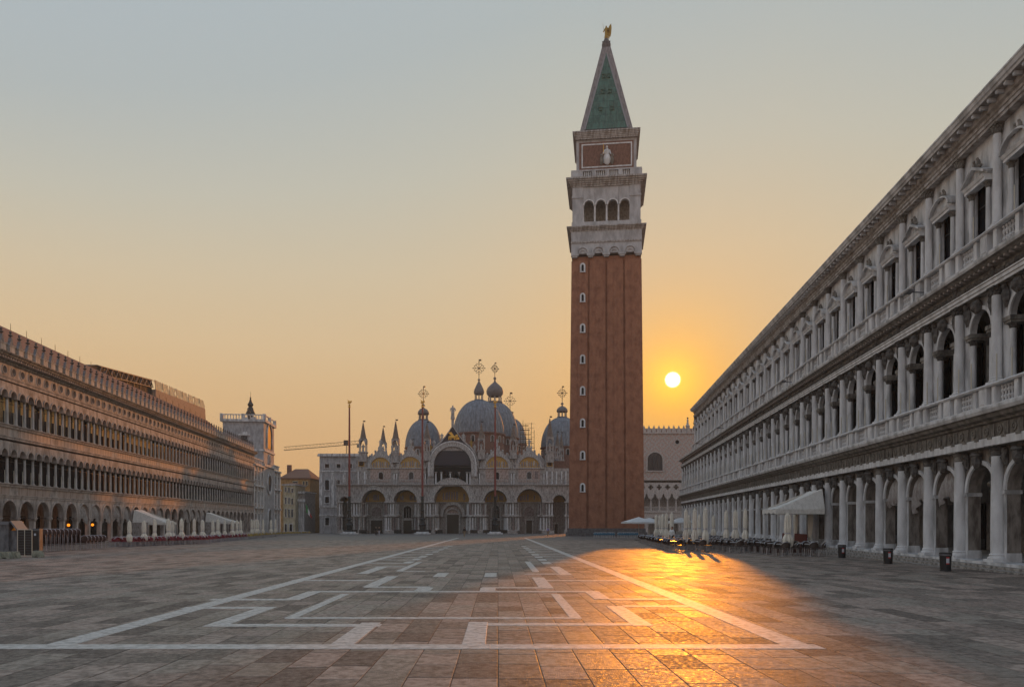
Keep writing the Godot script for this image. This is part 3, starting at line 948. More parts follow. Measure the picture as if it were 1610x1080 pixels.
		for s in [-1.02, 1.02]:
			part(o, "spandrel_relief", vict_m, M.black_crust, cx + Vector3(s, 0, 0))
		part(o, "keystone", key2, M.black_crust, cx)
		part(e2, "festoon_relief", fest_m, M.black_crust, cx)
		part(e2, "festoon_boss", fest_boss, M.black_crust, cx)
		var c2 := part(o, "middle_column", col2, M.clean_stone, kx + Vector3(0, 7.2, 0.08))
		part(c2, "capital", cap2, M.black_crust, Vector3(0, 3.55, 0))
		var w2 := part(o, "arched_window", pane2, M.glass_dull, cx)
		part(w2, "glazing_bars", bars2, M.dark_iron)
		part(o, "railing_rod", rod, M.rod, cx + Vector3(0.1, 7.05, 0.36))
		part(o, "railing_rod", rod, M.rod, kx + Vector3(0.55, 7.05, 0.36))
		for k in 8:
			part(e2, "dentil", modil2, M.warm_stone, kx + Vector3((k + 0.5) * W / 8, 0, 0))
		if i < 0:
			continue
		# second floor
		part(o, "pedestal", ped3, M.clean_stone, kx)
		for s in [-0.78, 0.78]:
			part(o, "half_pedestal", half3, M.clean_stone, cx + Vector3(s, 0, 0))
		for b in 5:
			part(o, "upper_baluster", bal3, M.clean_stone, cx + Vector3(-0.42 + b * 0.21, 12.38, 0.36))
		part(o, "window_wall", wall3_m, M.white_stone, cx)
		var c3 := part(o, "upper_column", col3, M.clean_stone, kx + Vector3(0, 13.5, 0.06))
		part(c3, "capital", cap3, M.grimy_stone, Vector3(0, 3.72, 0))
		for s in [-0.68, 0.68]:
			var ac := part(o, "window_column", aed_col, M.clean_stone, cx + Vector3(s, 13.45, -0.03))
			part(ac, "capital", aed_cap, M.grimy_stone, Vector3(0, 2.0, 0))
		var ped_m: ArrayMesh = tri3_m if i % 2 else seg3_m
		var pd := part(o, "pediment", ped_m, M.white_stone, cx)
		part(pd, "lintel", lintel3, M.clean_stone)
		for r in recl:
			part(pd, "reclining_figure", r, M.grimy_stone, Vector3(0, 16.5, 0.12))
		var w3 := part(o, "tall_window", pane3, M.glass_dull, cx)
		part(w3, "glazing_bars", bars3, M.dark_iron)
		part(o, "railing_rod", rod, M.rod, cx + Vector3(0.15, 13.2, 0.3))
		for k in 5:
			part(e3, "modillion", modil, M.white_stone, kx + Vector3((k + 0.5) * W / 5, 0, 0))
	# handrails
	part(o, "lower_handrail", MB.new().sweep([[0.08, 7.0], [0.66, 7.0], [0.7, 7.06], [0.66, 7.12], [0.08, 7.12]], x_low - 0.1, len), M.clean_stone)
	part(o, "lower_plinth_rail", MB.new().sweep([[0.14, 6.2], [0.6, 6.2], [0.6, 6.3], [0.14, 6.3]], x_low - 0.1, len), M.clean_stone)
	part(o, "upper_handrail", MB.new().sweep([[0.06, 13.16], [0.62, 13.16], [0.66, 13.22], [0.62, 13.28], [0.06, 13.28]], -0.1, len), M.clean_stone)
	part(o, "upper_plinth_rail", MB.new().sweep([[0.1, 12.3], [0.56, 12.3], [0.56, 12.39], [0.1, 12.39]], -0.1, len), M.clean_stone)
	part(o, "first_floor_slab", MB.new().box(x_low, len, 7.12, 7.2, -1.3, 0.3), M.white_stone)
	part(o, "second_floor_slab", MB.new().box(0, len, 13.28, 13.44, -0.95, 0.3), M.white_stone)
	# floodlights on brackets along the upper cornice
	var fl := MB.new().box(-0.28, 0.28, 0, 0.1, 0.5, 0.82).tube(Vector3(0, 0.0, 0), Vector3(0, 0.03, 0.55), 0.03, 0.03).mesh()
	for k in [26.2, 18.6, 9.0, 3.2]:
		part(o, "floodlight", fl, M.grey_sheet, Vector3(k * W, 12.55, 0.55))
	# corner carving at the far end
	part(o, "corner_carving", MB.new().blob(Vector3(-0.4, 16.9, -0.1), Vector3(0.3, 0.6, 0.4), 8, 0.25, 2).blob(Vector3(-0.42, 15.8, -0.1), Vector3(0.28, 0.5, 0.4), 8, 0.25, 5), M.grimy_stone)


# ---------------------------------------------------------------- the long low arcade along the north side
func north_arcade() -> void:
	var ex := Vector3(-0.1125, 0, -1).normalized()
	var ez := Vector3(1, 0, -0.1125).normalized()
	var z0 := 67.6 - 2.95 * 6.5
	var o := thing("long_gallery_building", "long warm stone gallery with two rows of narrow arched windows above an arcade", "building", Vector3(-37.0 - 0.1125 * z0, 0, -z0), Basis(ex, Vector3.UP, ez))
	var W := 2.9685
	var nb := 39
	var len := nb * W
	var D := -11.0
	part(o, "arcade_floor", MB.new().box(0, len, -2.2, -0.62, -5.0, 0.25), M.warm_stone)
	part(o, "arcade_back_wall", MB.new().box(0, len, -1.4, 4.0, -5.3, -5.0), M.dim_wall)
	part(o, "arcade_ceiling", MB.new().box(0, len, 3.8, 4.0, -5.0, -0.5), M.dim_wall)
	part(o, "inner_core", MB.new().box(0, len, 4.1, 16.0, D, -0.72), M.dim_wall)
	part(o, "near_end_wall", MB.new().box(-0.3, 0, -1.4, 16.0, D, 0.0), M.warm_stone)
	part(o, "far_end_wall", MB.new().box(len, len + 0.3, -2.2, 16.0, D, 0.0), M.warm_stone)
	# bands: cladding of thin upright marble slabs between mouldings
	var mo := [[[3.75, 4.02], 0.12], [[4.72, 5.02], 0.3], [[8.92, 9.2], 0.14], [[9.92, 10.22], 0.32], [[14.05, 14.42], 0.16]]
	for m in mo:
		var y0: float = m[0][0]
		var y1: float = m[0][1]
		var d: float = m[1]
		part(o, "string_course", MB.new().sweep([[-0.5, y0], [d * 0.5, y0], [d * 0.6, (y0 + y1) / 2], [d, y1 - 0.06], [d, y1], [-0.5, y1]], 0, len), M.warm_stone)
	for i in nb * 2:
		for y in [4.025, 9.22]:
			part(o, "marble_panel", MB.new().box(0.008, W / 2 - 0.008, 0, 0.69, -0.4, 0.035 + 0.005 * sin(i * 3.1 + y)), M.pink_slab if (i * 7 + int(y)) % 5 else M.warm_stone, Vector3(i * W / 2, y, 0))
	var corn := part(o, "main_cornice", MB.new().sweep([[-0.6, 15.55], [0.15, 15.55], [0.2, 15.75], [0.3, 15.8], [0.32, 15.98], [0.7, 16.02], [0.72, 16.14], [0.86, 16.28], [0.86, 16.36], [-0.6, 16.36]], 0, len), M.grimy_stone)
	var dent := MB.new().box(-0.07, 0.07, 15.82, 15.99, 0.3, 0.62).mesh()
	for i in nb * 7:
		part(corn, "dentil", dent, M.warm_stone, Vector3((i + 0.5) * W / 7, 0, 0))
	# shared shapes
	var pil := MB.new().box(-0.27, 0.27, 0, 0.22, -0.46, 0.06).box(-0.2, 0.2, 0.22, 2.32, -0.42, 0.0).mesh()
	var pcap := MB.new().taper(0, -0.21, 0, 0.42, 0.44, 0.2, 0.62, 0.6).box(-0.33, 0.33, 0.2, 0.3, -0.52, 0.1).mesh()
	var wall1 := MB.new().arch_wall(W, 1.92, 3.78, 1.2, 2.3, -0.45, 0.0, 1.2).mesh()
	var ring1 := MB.new().ring(1.2, 1.42, 2.3, 1.93, 0.0, 0.07).mesh()
	var h := W / 2
	var wallu := MB.new().arch_wall(h, 2.42, 3.72, 0.52, 2.52, -0.45, 0.0, 0.52, 10).mesh()
	var ringu := MB.new().ring(0.52, 0.66, 2.52, 2.43, 0.0, 0.06, 10).mesh()
	var colu := column_shape(0.135, 2.24, 10).mesh()
	var capu := capital_shape(0.13, 0.24, false).mesh()
	var pane := MB.new().box(-h / 2 + 0.01, h / 2 - 0.01, 0, 3.0, -0.7, -0.66).mesh()
	var bars := MB.new().box(-0.025, 0.025, 0, 3.0, -0.66, -0.62).box(-h / 2 + 0.01, h / 2 - 0.01, 2.0, 2.06, -0.66, -0.62).mesh()
	var gold_panel := MB.new().box(-0.5, 0.5, 1.3, 2.5, -0.655, -0.65).mesh()
	var rod := MB.new().tube(Vector3.ZERO, Vector3(0, 1.15, 0), 0.03, 0.03, 6).mesh()
	var frieze := MB.new()
	# frieze panel with a round opening
	var R := 0.36
	for k in 16:
		var a := TAU * k / 16
		var b := TAU * (k + 1) / 16
		var pa := Vector2(cos(a), sin(a))
		var pb := Vector2(cos(b), sin(b))
		var oa := pa * minf(h / 2 / maxf(absf(pa.x), 0.001), 0.565 / maxf(absf(pa.y), 0.001))
		var ob := pb * minf(h / 2 / maxf(absf(pb.x), 0.001), 0.565 / maxf(absf(pb.y), 0.001))
		var c := Vector2(0, 14.985)
		var q := [c + pa * R, c + oa, c + ob, c + pb * R]
		frieze.quad(Vector3(q[0].x, q[0].y, 0), Vector3(q[1].x, q[1].y, 0), Vector3(q[2].x, q[2].y, 0), Vector3(q[3].x, q[3].y, 0))
		frieze.quad(Vector3(q[0].x, q[0].y, -0.4), Vector3(q[0].x, q[0].y, 0), Vector3(q[3].x, q[3].y, 0), Vector3(q[3].x, q[3].y, -0.4))
		if absf(oa.x) < h / 2 - 0.001 != (absf(ob.x) < h / 2 - 0.001):
			var cor := c + Vector2(signf(oa.x) * h / 2, signf(oa.y) * 0.565)
			frieze.tri(Vector3(q[1].x, q[1].y, 0), Vector3(cor.x, cor.y, 0), Vector3(q[2].x, q[2].y, 0))
	var frieze_m := frieze.mesh()
	var eye_ring := MB.new()
	for s in [0.0, PI]:
		eye_ring.join(MB.new().ring(0.34, 0.43, 0, 0, -0.02, 0.05, 10), Transform3D(Basis(Vector3.BACK, s), Vector3(0, 14.985, 0)))
	var eye_ring_m := eye_ring.mesh()
	var eye_pane := MB.new().half_disc(0, 14.985, 0.38, 14.985, -0.42, -0.4, 10).join(MB.new().half_disc(0, 0, 0.38, 0, -0.42, -0.4, 10), Transform3D(Basis(Vector3.BACK, PI), Vector3(0, 14.985, 0))).mesh()
	# crest: a plinth block, a small gable with concave sides, a finial
	var block := MB.new().box(-0.42, 0.42, 16.36, 17.12, -0.05, 0.3).box(-0.46, 0.46, 17.12, 17.2, -0.1, 0.35).mesh()
	var gp := PackedVector2Array([Vector2(-0.44, 17.2), Vector2(0.44, 17.2)])
	for k in 7:
		var t := k / 6.0
		gp.append(Vector2(lerpf(0.44, 0.07, pow(t, 0.55)), 17.2 + 0.72 * t))
	for k in 7:
		var t := 1.0 - k / 6.0
		gp.append(Vector2(-lerpf(0.44, 0.07, pow(t, 0.55)), 17.2 + 0.72 * t))
	var gable := MB.new().prism(gp, -0.02, 0.24).mesh()
	var finial := MB.new().lathe([[0.06, 17.88], [0.05, 18.0], [0.16, 18.06], [0.2, 18.14], [0.06, 18.2], [0.05, 18.26], [0.11, 18.36], [0.08, 18.46], [0.0, 18.52]], 8, 0, 0.11).mesh()
	var urn := MB.new().lathe([[0.13, 16.36], [0.13, 16.46], [0.07, 16.52], [0.15, 16.74], [0.07, 16.92], [0.09, 16.96], [0.07, 17.0], [0.15, 17.2], [0.1, 17.34], [0.0, 17.36]], 8, 0, 0.12).mesh()
	var globe := MB.new().blob(Vector3.ZERO, Vector3(0.16, 0.16, 0.16), 10).mesh()
	var chain := MB.new().tube(Vector3(0, 0.14, 0), Vector3(0, 1.05, 0), 0.014, 0.014, 5).mesh()
	var tie := MB.new().tube(Vector3(-1.2, 0, 0), Vector3(1.2, 0, 0), 0.025, 0.025, 5).mesh()
	var shop := MB.new().box(-1.0, 1.0, -0.62, 2.2, -5.0, -4.92).mesh()
	var drapes := [drape_shape(1.15, 1.0, 2, 0.5).mesh(), drape_shape(1.15, 1.15, 4, -0.4).mesh()]
	for i in nb:
		var x := (i + 0.5) * W
		var cx := Vector3(x, 0, 0)
		var kx := Vector3(i * W, 0, 0)
		var p := part(o, "pillar", pil, M.warm_stone, kx + Vector3(0, -0.62, 0))
		part(p, "capital", pcap, M.warm_stone, Vector3(0, 2.3, 0))
		part(p, "pillar_foot", MB.new().box(-0.3, 0.3, -1.3, 0.0, -0.48, 0.08), M.warm_stone)
		part(o, "arch_wall", wall1, M.warm_stone, cx)
		part(o, "arch_moulding", ring1, M.warm_stone, cx)
		part(o, "tie_bar", tie, M.dark_iron, cx + Vector3(0, 1.98, -0.2))
		part(o, "shop_front", shop, M.glass if i % 3 else M.grey_sheet, cx)
		var lit: bool = i in [11, 13]
		var lamp := part(o, "globe_lamp", globe, M.globe, cx + Vector3(0.2, 2.55, -0.9))
		part(lamp, "hanging_rod", chain, M.dark_iron)
		if lit:
			var gl := part(o, "lit_wall_lamp", globe, M.lamp_glow, cx + Vector3(0.1, 1.25, -1.6))
			tag(gl, "glowing orange globe lamp")
			var om := OmniLight3D.new()
			om.name = "lamp_light"
			om.light_color = Color(1.0, 0.6, 0.2)
			om.light_energy = 0.25
			om.light_size = 0.16
			om.omni_range = 12.0
			om.omni_attenuation = 2.0
			om.shadow_enabled = true
			gl.add_child(om)
		if i in [11, 12, 13, 14, 15, 17, 18, 19, 23, 24, 25, 26]:
			part(o, "gathered_curtain", drapes[i % 2], M.drape, cx + Vector3(0, 2.3, -0.22))
		for s in 2:
			var ux := Vector3(i * W + (s + 0.5) * h, 0, 0)
			var vx := Vector3(i * W + s * h, 0, 0)
			for y in [5.02, 10.22]:
				var up := Vector3(0, y, 0)
				part(o, "window_arch", wallu, M.warm_stone, ux + up)
				part(o, "window_moulding", ringu, M.warm_stone, ux + up)
				var c := part(o, "window_column", colu, M.gallery_column, vx + up + Vector3(0, 0, -0.18))
				part(c, "capital", capu, M.grimy_stone, Vector3(0, 2.22, 0))
				var w := part(o, "window", pane, M.glass if y > 8.0 else M.glass_dull, ux + up)
				part(w, "glazing_bars", bars, M.dark_iron)
				if y > 8.0 and i < 19 and (i * 2 + s) % 7 != 3:
					part(w, "window_blind", gold_panel, M.gold_panel)  # golden sky reflection painted as a coloured panel over the upper pane
				part(o, "railing_rod", rod, M.rod, ux + up + Vector3(-0.18, 0, 0.12))
			part(o, "frieze_panel", frieze_m, M.warm_stone, ux)
			var e := part(o, "round_window", eye_pane, M.glass, ux)
			part(e, "stone_ring", eye_ring_m, M.warm_stone)
			var cb := part(o, "crest_block", block, M.crest_stone, vx)
			part(cb, "crest_gable", gable, M.crest_dark)
			part(cb, "crest_finial", finial, M.black_crust)
			part(o, "crest_urn", urn, M.grimy_stone, ux)
	# tiled roof behind the parapet, with lightning rods on its ridge
	var roof_len := 98.8
	var rf := part(o, "roof", MB.new().sweep([[-0.7, 16.36], [-0.7, 17.2], [-5.0, 20.95], [-11.0, 16.4]], 0, roof_len), M.roof_tile)
	var rr := MB.new().tube(Vector3.ZERO, Vector3(0, 0.75, 0), 0.03, 0.02, 5).mesh()
	for k in 32:
		part(rf, "lightning_rod", rr, M.dark_iron, Vector3(1.5 + k * 3.1, 20.9, -5.0))
	part(o, "low_roof", MB.new().sweep([[-0.7, 16.36], [-0.7, 16.7], [-5.0, 17.4], [-11.0, 16.4]], roof_len, len), M.roof_tile)
	roof_shelter(Transform3D(Basis(ex, Vector3.UP, ez), o.position))
	clock_tower(Transform3D(Basis(ex, Vector3.UP, ez), o.position), len)


func roof_shelter(t: Transform3D) -> void:
	var o := thing("roof_shelter", "temporary scaffold shelter of dark trusses and tarpaulin on the gallery roof", "scaffold", t.origin, t.basis)
	var xa := 52.8
	var xb := 72.8
	var xc := 99.8
	var top := func(x: float) -> float: return lerpf(22.2, 23.9, (x - xa) / (xb - xa)) if x < xb else lerpf(23.9, 24.8, (x - xb) / (xc - xb))
	# open half: a solid near-black block stands for the shade inside
	part(o, "void_shade_fill", MB.new().prism(PackedVector2Array([Vector2(xa - 3.5, 21.2), Vector2(xb, 20.0), Vector2(xb, top.call(xb) + 0.05), Vector2(xa, top.call(xa))]), -9.0, -6.2), M.shelter_dark)
	var n := 11
	for k in n:
		var x0 := xa + (xb - xa) * k / n
		var x1 := xa + (xb - xa) * (k + 1) / n
		var t0: float = top.call(x0)
		var t1: float = top.call(x1)
		part(o, "truss_bar", MB.new().tube(Vector3(x0, t0 - 1.2, -6.0), Vector3((x0 + x1) / 2, (t0 + t1) / 2 - 0.15, -6.0), 0.06, 0.06, 5), M.steel_dull)
		part(o, "truss_bar", MB.new().tube(Vector3((x0 + x1) / 2, (t0 + t1) / 2 - 0.15, -6.0), Vector3(x1, t1 - 1.2, -6.0), 0.06, 0.06, 5), M.steel_dull)
	part(o, "truss_chord", MB.new().tube(Vector3(xa, top.call(xa) - 1.2, -6.0), Vector3(xb, top.call(xb) - 1.2, -6.0), 0.07, 0.07, 5), M.steel_dull)
	part(o, "truss_chord", MB.new().tube(Vector3(xa, top.call(xa) - 0.12, -6.0), Vector3(xb, top.call(xb) - 0.12, -6.0), 0.07, 0.07, 5), M.steel_dull)
	for k in 6:
		var x := xa + 2.0 + k * 2.6
		part(o, "post", MB.new().tube(Vector3(x, 17.5, -6.1), Vector3(x, top.call(x) - 0.2, -6.1), 0.05, 0.05, 5), M.steel_dull)
	# tarpaulin half: sheeted side, creased plastic strip above, sunlit gold painted into its colour
	part(o, "sheeted_side", MB.new().prism(PackedVector2Array([Vector2(xb, 17.5), Vector2(xc + 1.2, 17.2), Vector2(xc, top.call(xc) - 1.5), Vector2(xb, top.call(xb) - 1.5)]), -6.6, -5.6), M.tarp)
	var m := 8
	for k in m:
		var x0 := xb + (xc - xb) * k / m + 0.04
		var x1 := xb + (xc - xb) * (k + 1) / m - 0.04
		var b := MB.new()
		var ni := 7
		for i in ni:
			for j in 4:
				var p := []
				for q in [[0, 0], [1, 0], [1, 1], [0, 1]]:
					var u := float(i + q[0]) / ni
					var w := float(j + q[1]) / 4.0
					var x := lerpf(x0, x1, u)
					p.append(Vector3(x, top.call(x) - 1.5 + 1.5 * w, -5.7 - 0.12 * w + 0.10 * sin(u * 11.0 + k * 2.0 + w * 5.0)))
				b.quad(p[0], p[1], p[2], p[3])
		part(o, "sun_gold_sheet", b, M.sun_gold_tarp)
		part(o, "sheet_rib", MB.new().tube(Vector3(x0 - 0.04, top.call(x0) - 1.55, -5.62), Vector3(x0 - 0.04, top.call(x0), -5.7), 0.05, 0.05, 5), M.steel_dull)


func window_on(parent: Node, x: float, y: float, w: float, h: float, z: float, frame: Material, arched: bool = false, proud: float = 0.1) -> void:
	# a window: dark pane set back inside a raised stone surround with a sill
	var b := MB.new()
	var t := minf(0.16, w * 0.2)
	if arched:
		b.ring(w / 2, w / 2 + t, y + h - w / 2, y, z - 0.02, z + proud, 10, x)
	else:
		b.box(x - w / 2 - t, x - w / 2, y, y + h, z - 0.02, z + proud).box(x + w / 2, x + w / 2 + t, y, y + h, z - 0.02, z + proud)
		b.box(x - w / 2 - t * 1.4, x + w / 2 + t * 1.4, y + h, y + h + t * 1.3, z - 0.02, z + proud * 1.5)
	b.box(x - w / 2 - t * 1.5, x + w / 2 + t * 1.5, y - t, y, z - 0.02, z + proud * 1.8)
	var f := part(parent, "window", b, frame)
	var pane := MB.new()
	if arched:
		pane.half_disc(x, y + h - w / 2, w / 2, y, z - 0.02, z + 0.012, 10)
	else:
		pane.box(x - w / 2, x + w / 2, y, y + h, z - 0.02, z + 0.012)
	part(f, "pane", pane, M.glass)


func clock_tower(t: Transform3D, len: float) -> void:
	var o := thing("clock_tower", "pale square clock tower with a terrace and bell on top, beyond the long gallery", "tower", t * Vector3(len + 0.3, 0, 0), t.basis)
	var a := 9.8
	var b := 21.6
	var c := 29.5
	part(o, "near_wing", MB.new().box(0, a, -2.5, 14.4, -9, -0.1), M.warm_stone)
	part(o, "far_wing", MB.new().box(b, c, -2.5, 14.2, -9, -0.1), M.warm_stone)
	part(o, "tower_body", MB.new().box(a, b, -2.5, 24.2, -9.0, 0.0), M.tower_stone)
	part(o, "tower_cornice", MB.new().box(a - 0.5, b + 0.5, 24.2, 24.75, -9.5, 0.5), M.white_stone)
	part(o, "string_course", MB.new().box(a - 0.2, b + 0.2, 17.6, 18.0, -9.2, 0.25), M.white_stone)
	part(o, "string_course", MB.new().box(a - 0.2, b + 0.2, 14.2, 14.7, -9.2, 0.3), M.white_stone)
	for s in [[a, -9.2], [a, 0.15], [b, 0.15], [b, -9.2], [(a + b) / 2, 0.15], [a, -4.5]]:
		part(o, "parapet_post", MB.new().box(s[0] - 0.35, s[0] + 0.35, 24.75, 26.0, s[1] - 0.35, s[1] + 0.35), M.white_stone)
	part(o, "parapet_rail", MB.new().box(a - 0.2, b + 0.2, 25.7, 25.9, 0.0, 0.3), M.white_stone)
	part(o, "parapet_rail", MB.new().box(a - 0.2, a + 0.1, 25.7, 25.9, -9.2, 0.0), M.white_stone)
	for k in 14:
		part(o, "parapet_baluster", MB.new().box(a - 0.12, a + 0.02, 24.75, 25.7, -8.6 + k * 0.62, -8.42 + k * 0.62), M.white_stone)
	# windows of the wings
	for w in [[0, a, 3], [b, c, 2]]:
		for r in [[0.6, 2.3], [5.2, 2.6], [10.4, 1.8]]:
			for k in w[2]:
				window_on(o, lerpf(w[0], w[1], (k + 0.5) / w[2]), r[0] + 0.4, 1.0, r[1], -0.1, M.white_stone)
		for k in w[2] + 1:
			part(o, "wing_pilaster", MB.new().box(lerpf(w[0] + 0.25, w[1] - 0.25, float(k) / w[2]) - 0.22, lerpf(w[0] + 0.25, w[1] - 0.25, float(k) / w[2]) + 0.22, -2.0, 13.6, -0.1, 0.12), M.clean_stone)
		for y in [4.4, 9.2, 13.7]:
			part(o, "wing_cornice", MB.new().box(w[0], w[1], y, y + 0.35, -0.1, 0.35), M.white_stone)
		for k in 7:
			part(o, "parapet_baluster", MB.new().box(lerpf(w[0], w[1], k / 7.0) + 0.2, lerpf(w[0], w[1], k / 7.0) + 0.5, 14.4, 15.2, -0.5, -0.2), M.white_stone)
		part(o, "parapet_rail", MB.new().box(w[0], w[1], 15.2, 15.4, -0.6, -0.1), M.white_stone)
	# clock, niche, lion panel, passage
	var mx := (a + b) / 2
	var cl := part(o, "clock_face", MB.new().lathe([[0, 0.0], [2.0, 0.0], [2.0, 0.1], [0, 0.12]], 24), M.blue_field, Vector3(mx, 10.4, 0.02), Basis(Vector3.RIGHT, PI / 2))
	part(cl, "clock_ring", MB.new().lathe([[2.0, 0.0], [2.0, 0.25], [2.5, 0.25], [2.5, 0.0]], 24), M.white_stone)
	part(cl, "clock_hand", MB.new().box(-0.06, 0.06, 0.13, 0.18, -1.5, 0.2), M.gold)
	window_on(o, mx, 15.2, 1.6, 2.0, 0.0, M.white_stone, true, 0.25)
	var bell_open := part(o, "upper_recess", MB.new().half_disc(mx, 21.6, 2.6, 18.6, 0.0, 0.05, 14), M.blue_field)
	part(bell_open, "recess_moulding", MB.new().ring(2.6, 3.0, 21.6, 18.6, 0.0, 0.3, 14, mx), M.white_stone)
	window_on(o, mx, -2.0, 3.2, 6.4, 0.0, M.white_stone, true, 0.3)
	# the window in its west wall
	var sw := part(o, "side_window", MB.new().box(a - 0.03, a, 19.4, 21.0, -5.0, -3.6), M.glass)
	part(sw, "side_pediment", MB.new().box(a - 0.3, a, 21.1, 21.4, -5.6, -3.0).box(a - 0.22, a, 21.4, 21.9, -5.0, -3.6), M.white_stone)
	# bell on its frame, two bronze figures with hammers
	var bell := part(o, "bell", MB.new().lathe([[1.15, 0], [1.0, 0.3], [0.75, 0.9], [0.6, 1.5], [0.3, 1.75], [0.0, 1.8]], 12, 0, 0, true), M.bronze, Vector3(mx - 1.0, 26.6, -4.0))
	part(bell, "bell_canopy", MB.new().lathe([[0.5, 1.8], [0.7, 2.2], [0.35, 2.8], [0.2, 3.4], [0.12, 3.6], [0.22, 3.8], [0.04, 4.0], [0.03, 5.2], [0, 5.2]], 10), M.bronze)
	part(bell, "bell_base", MB.new().box(-1.4, 1.4, -1.9, -0.9, -1.4, 1.4), M.white_stone)
	for s in [-1.0, 1.0]:
		var f := part(o, "bronze_figure", statue_shape(2.7, 2 if s > 0 else 1), M.bronze, Vector3(mx - 1.0 + s * 1.7, 24.8, -4.0))
		part(f, "hammer", MB.new().tube(Vector3(-s * 0.2, 2.0, 0), Vector3(s * 0.9, 2.6, 0), 0.05, 0.05).blob(Vector3(s * 0.95, 2.62, 0), Vector3(0.2, 0.16, 0.16), 7), M.bronze)


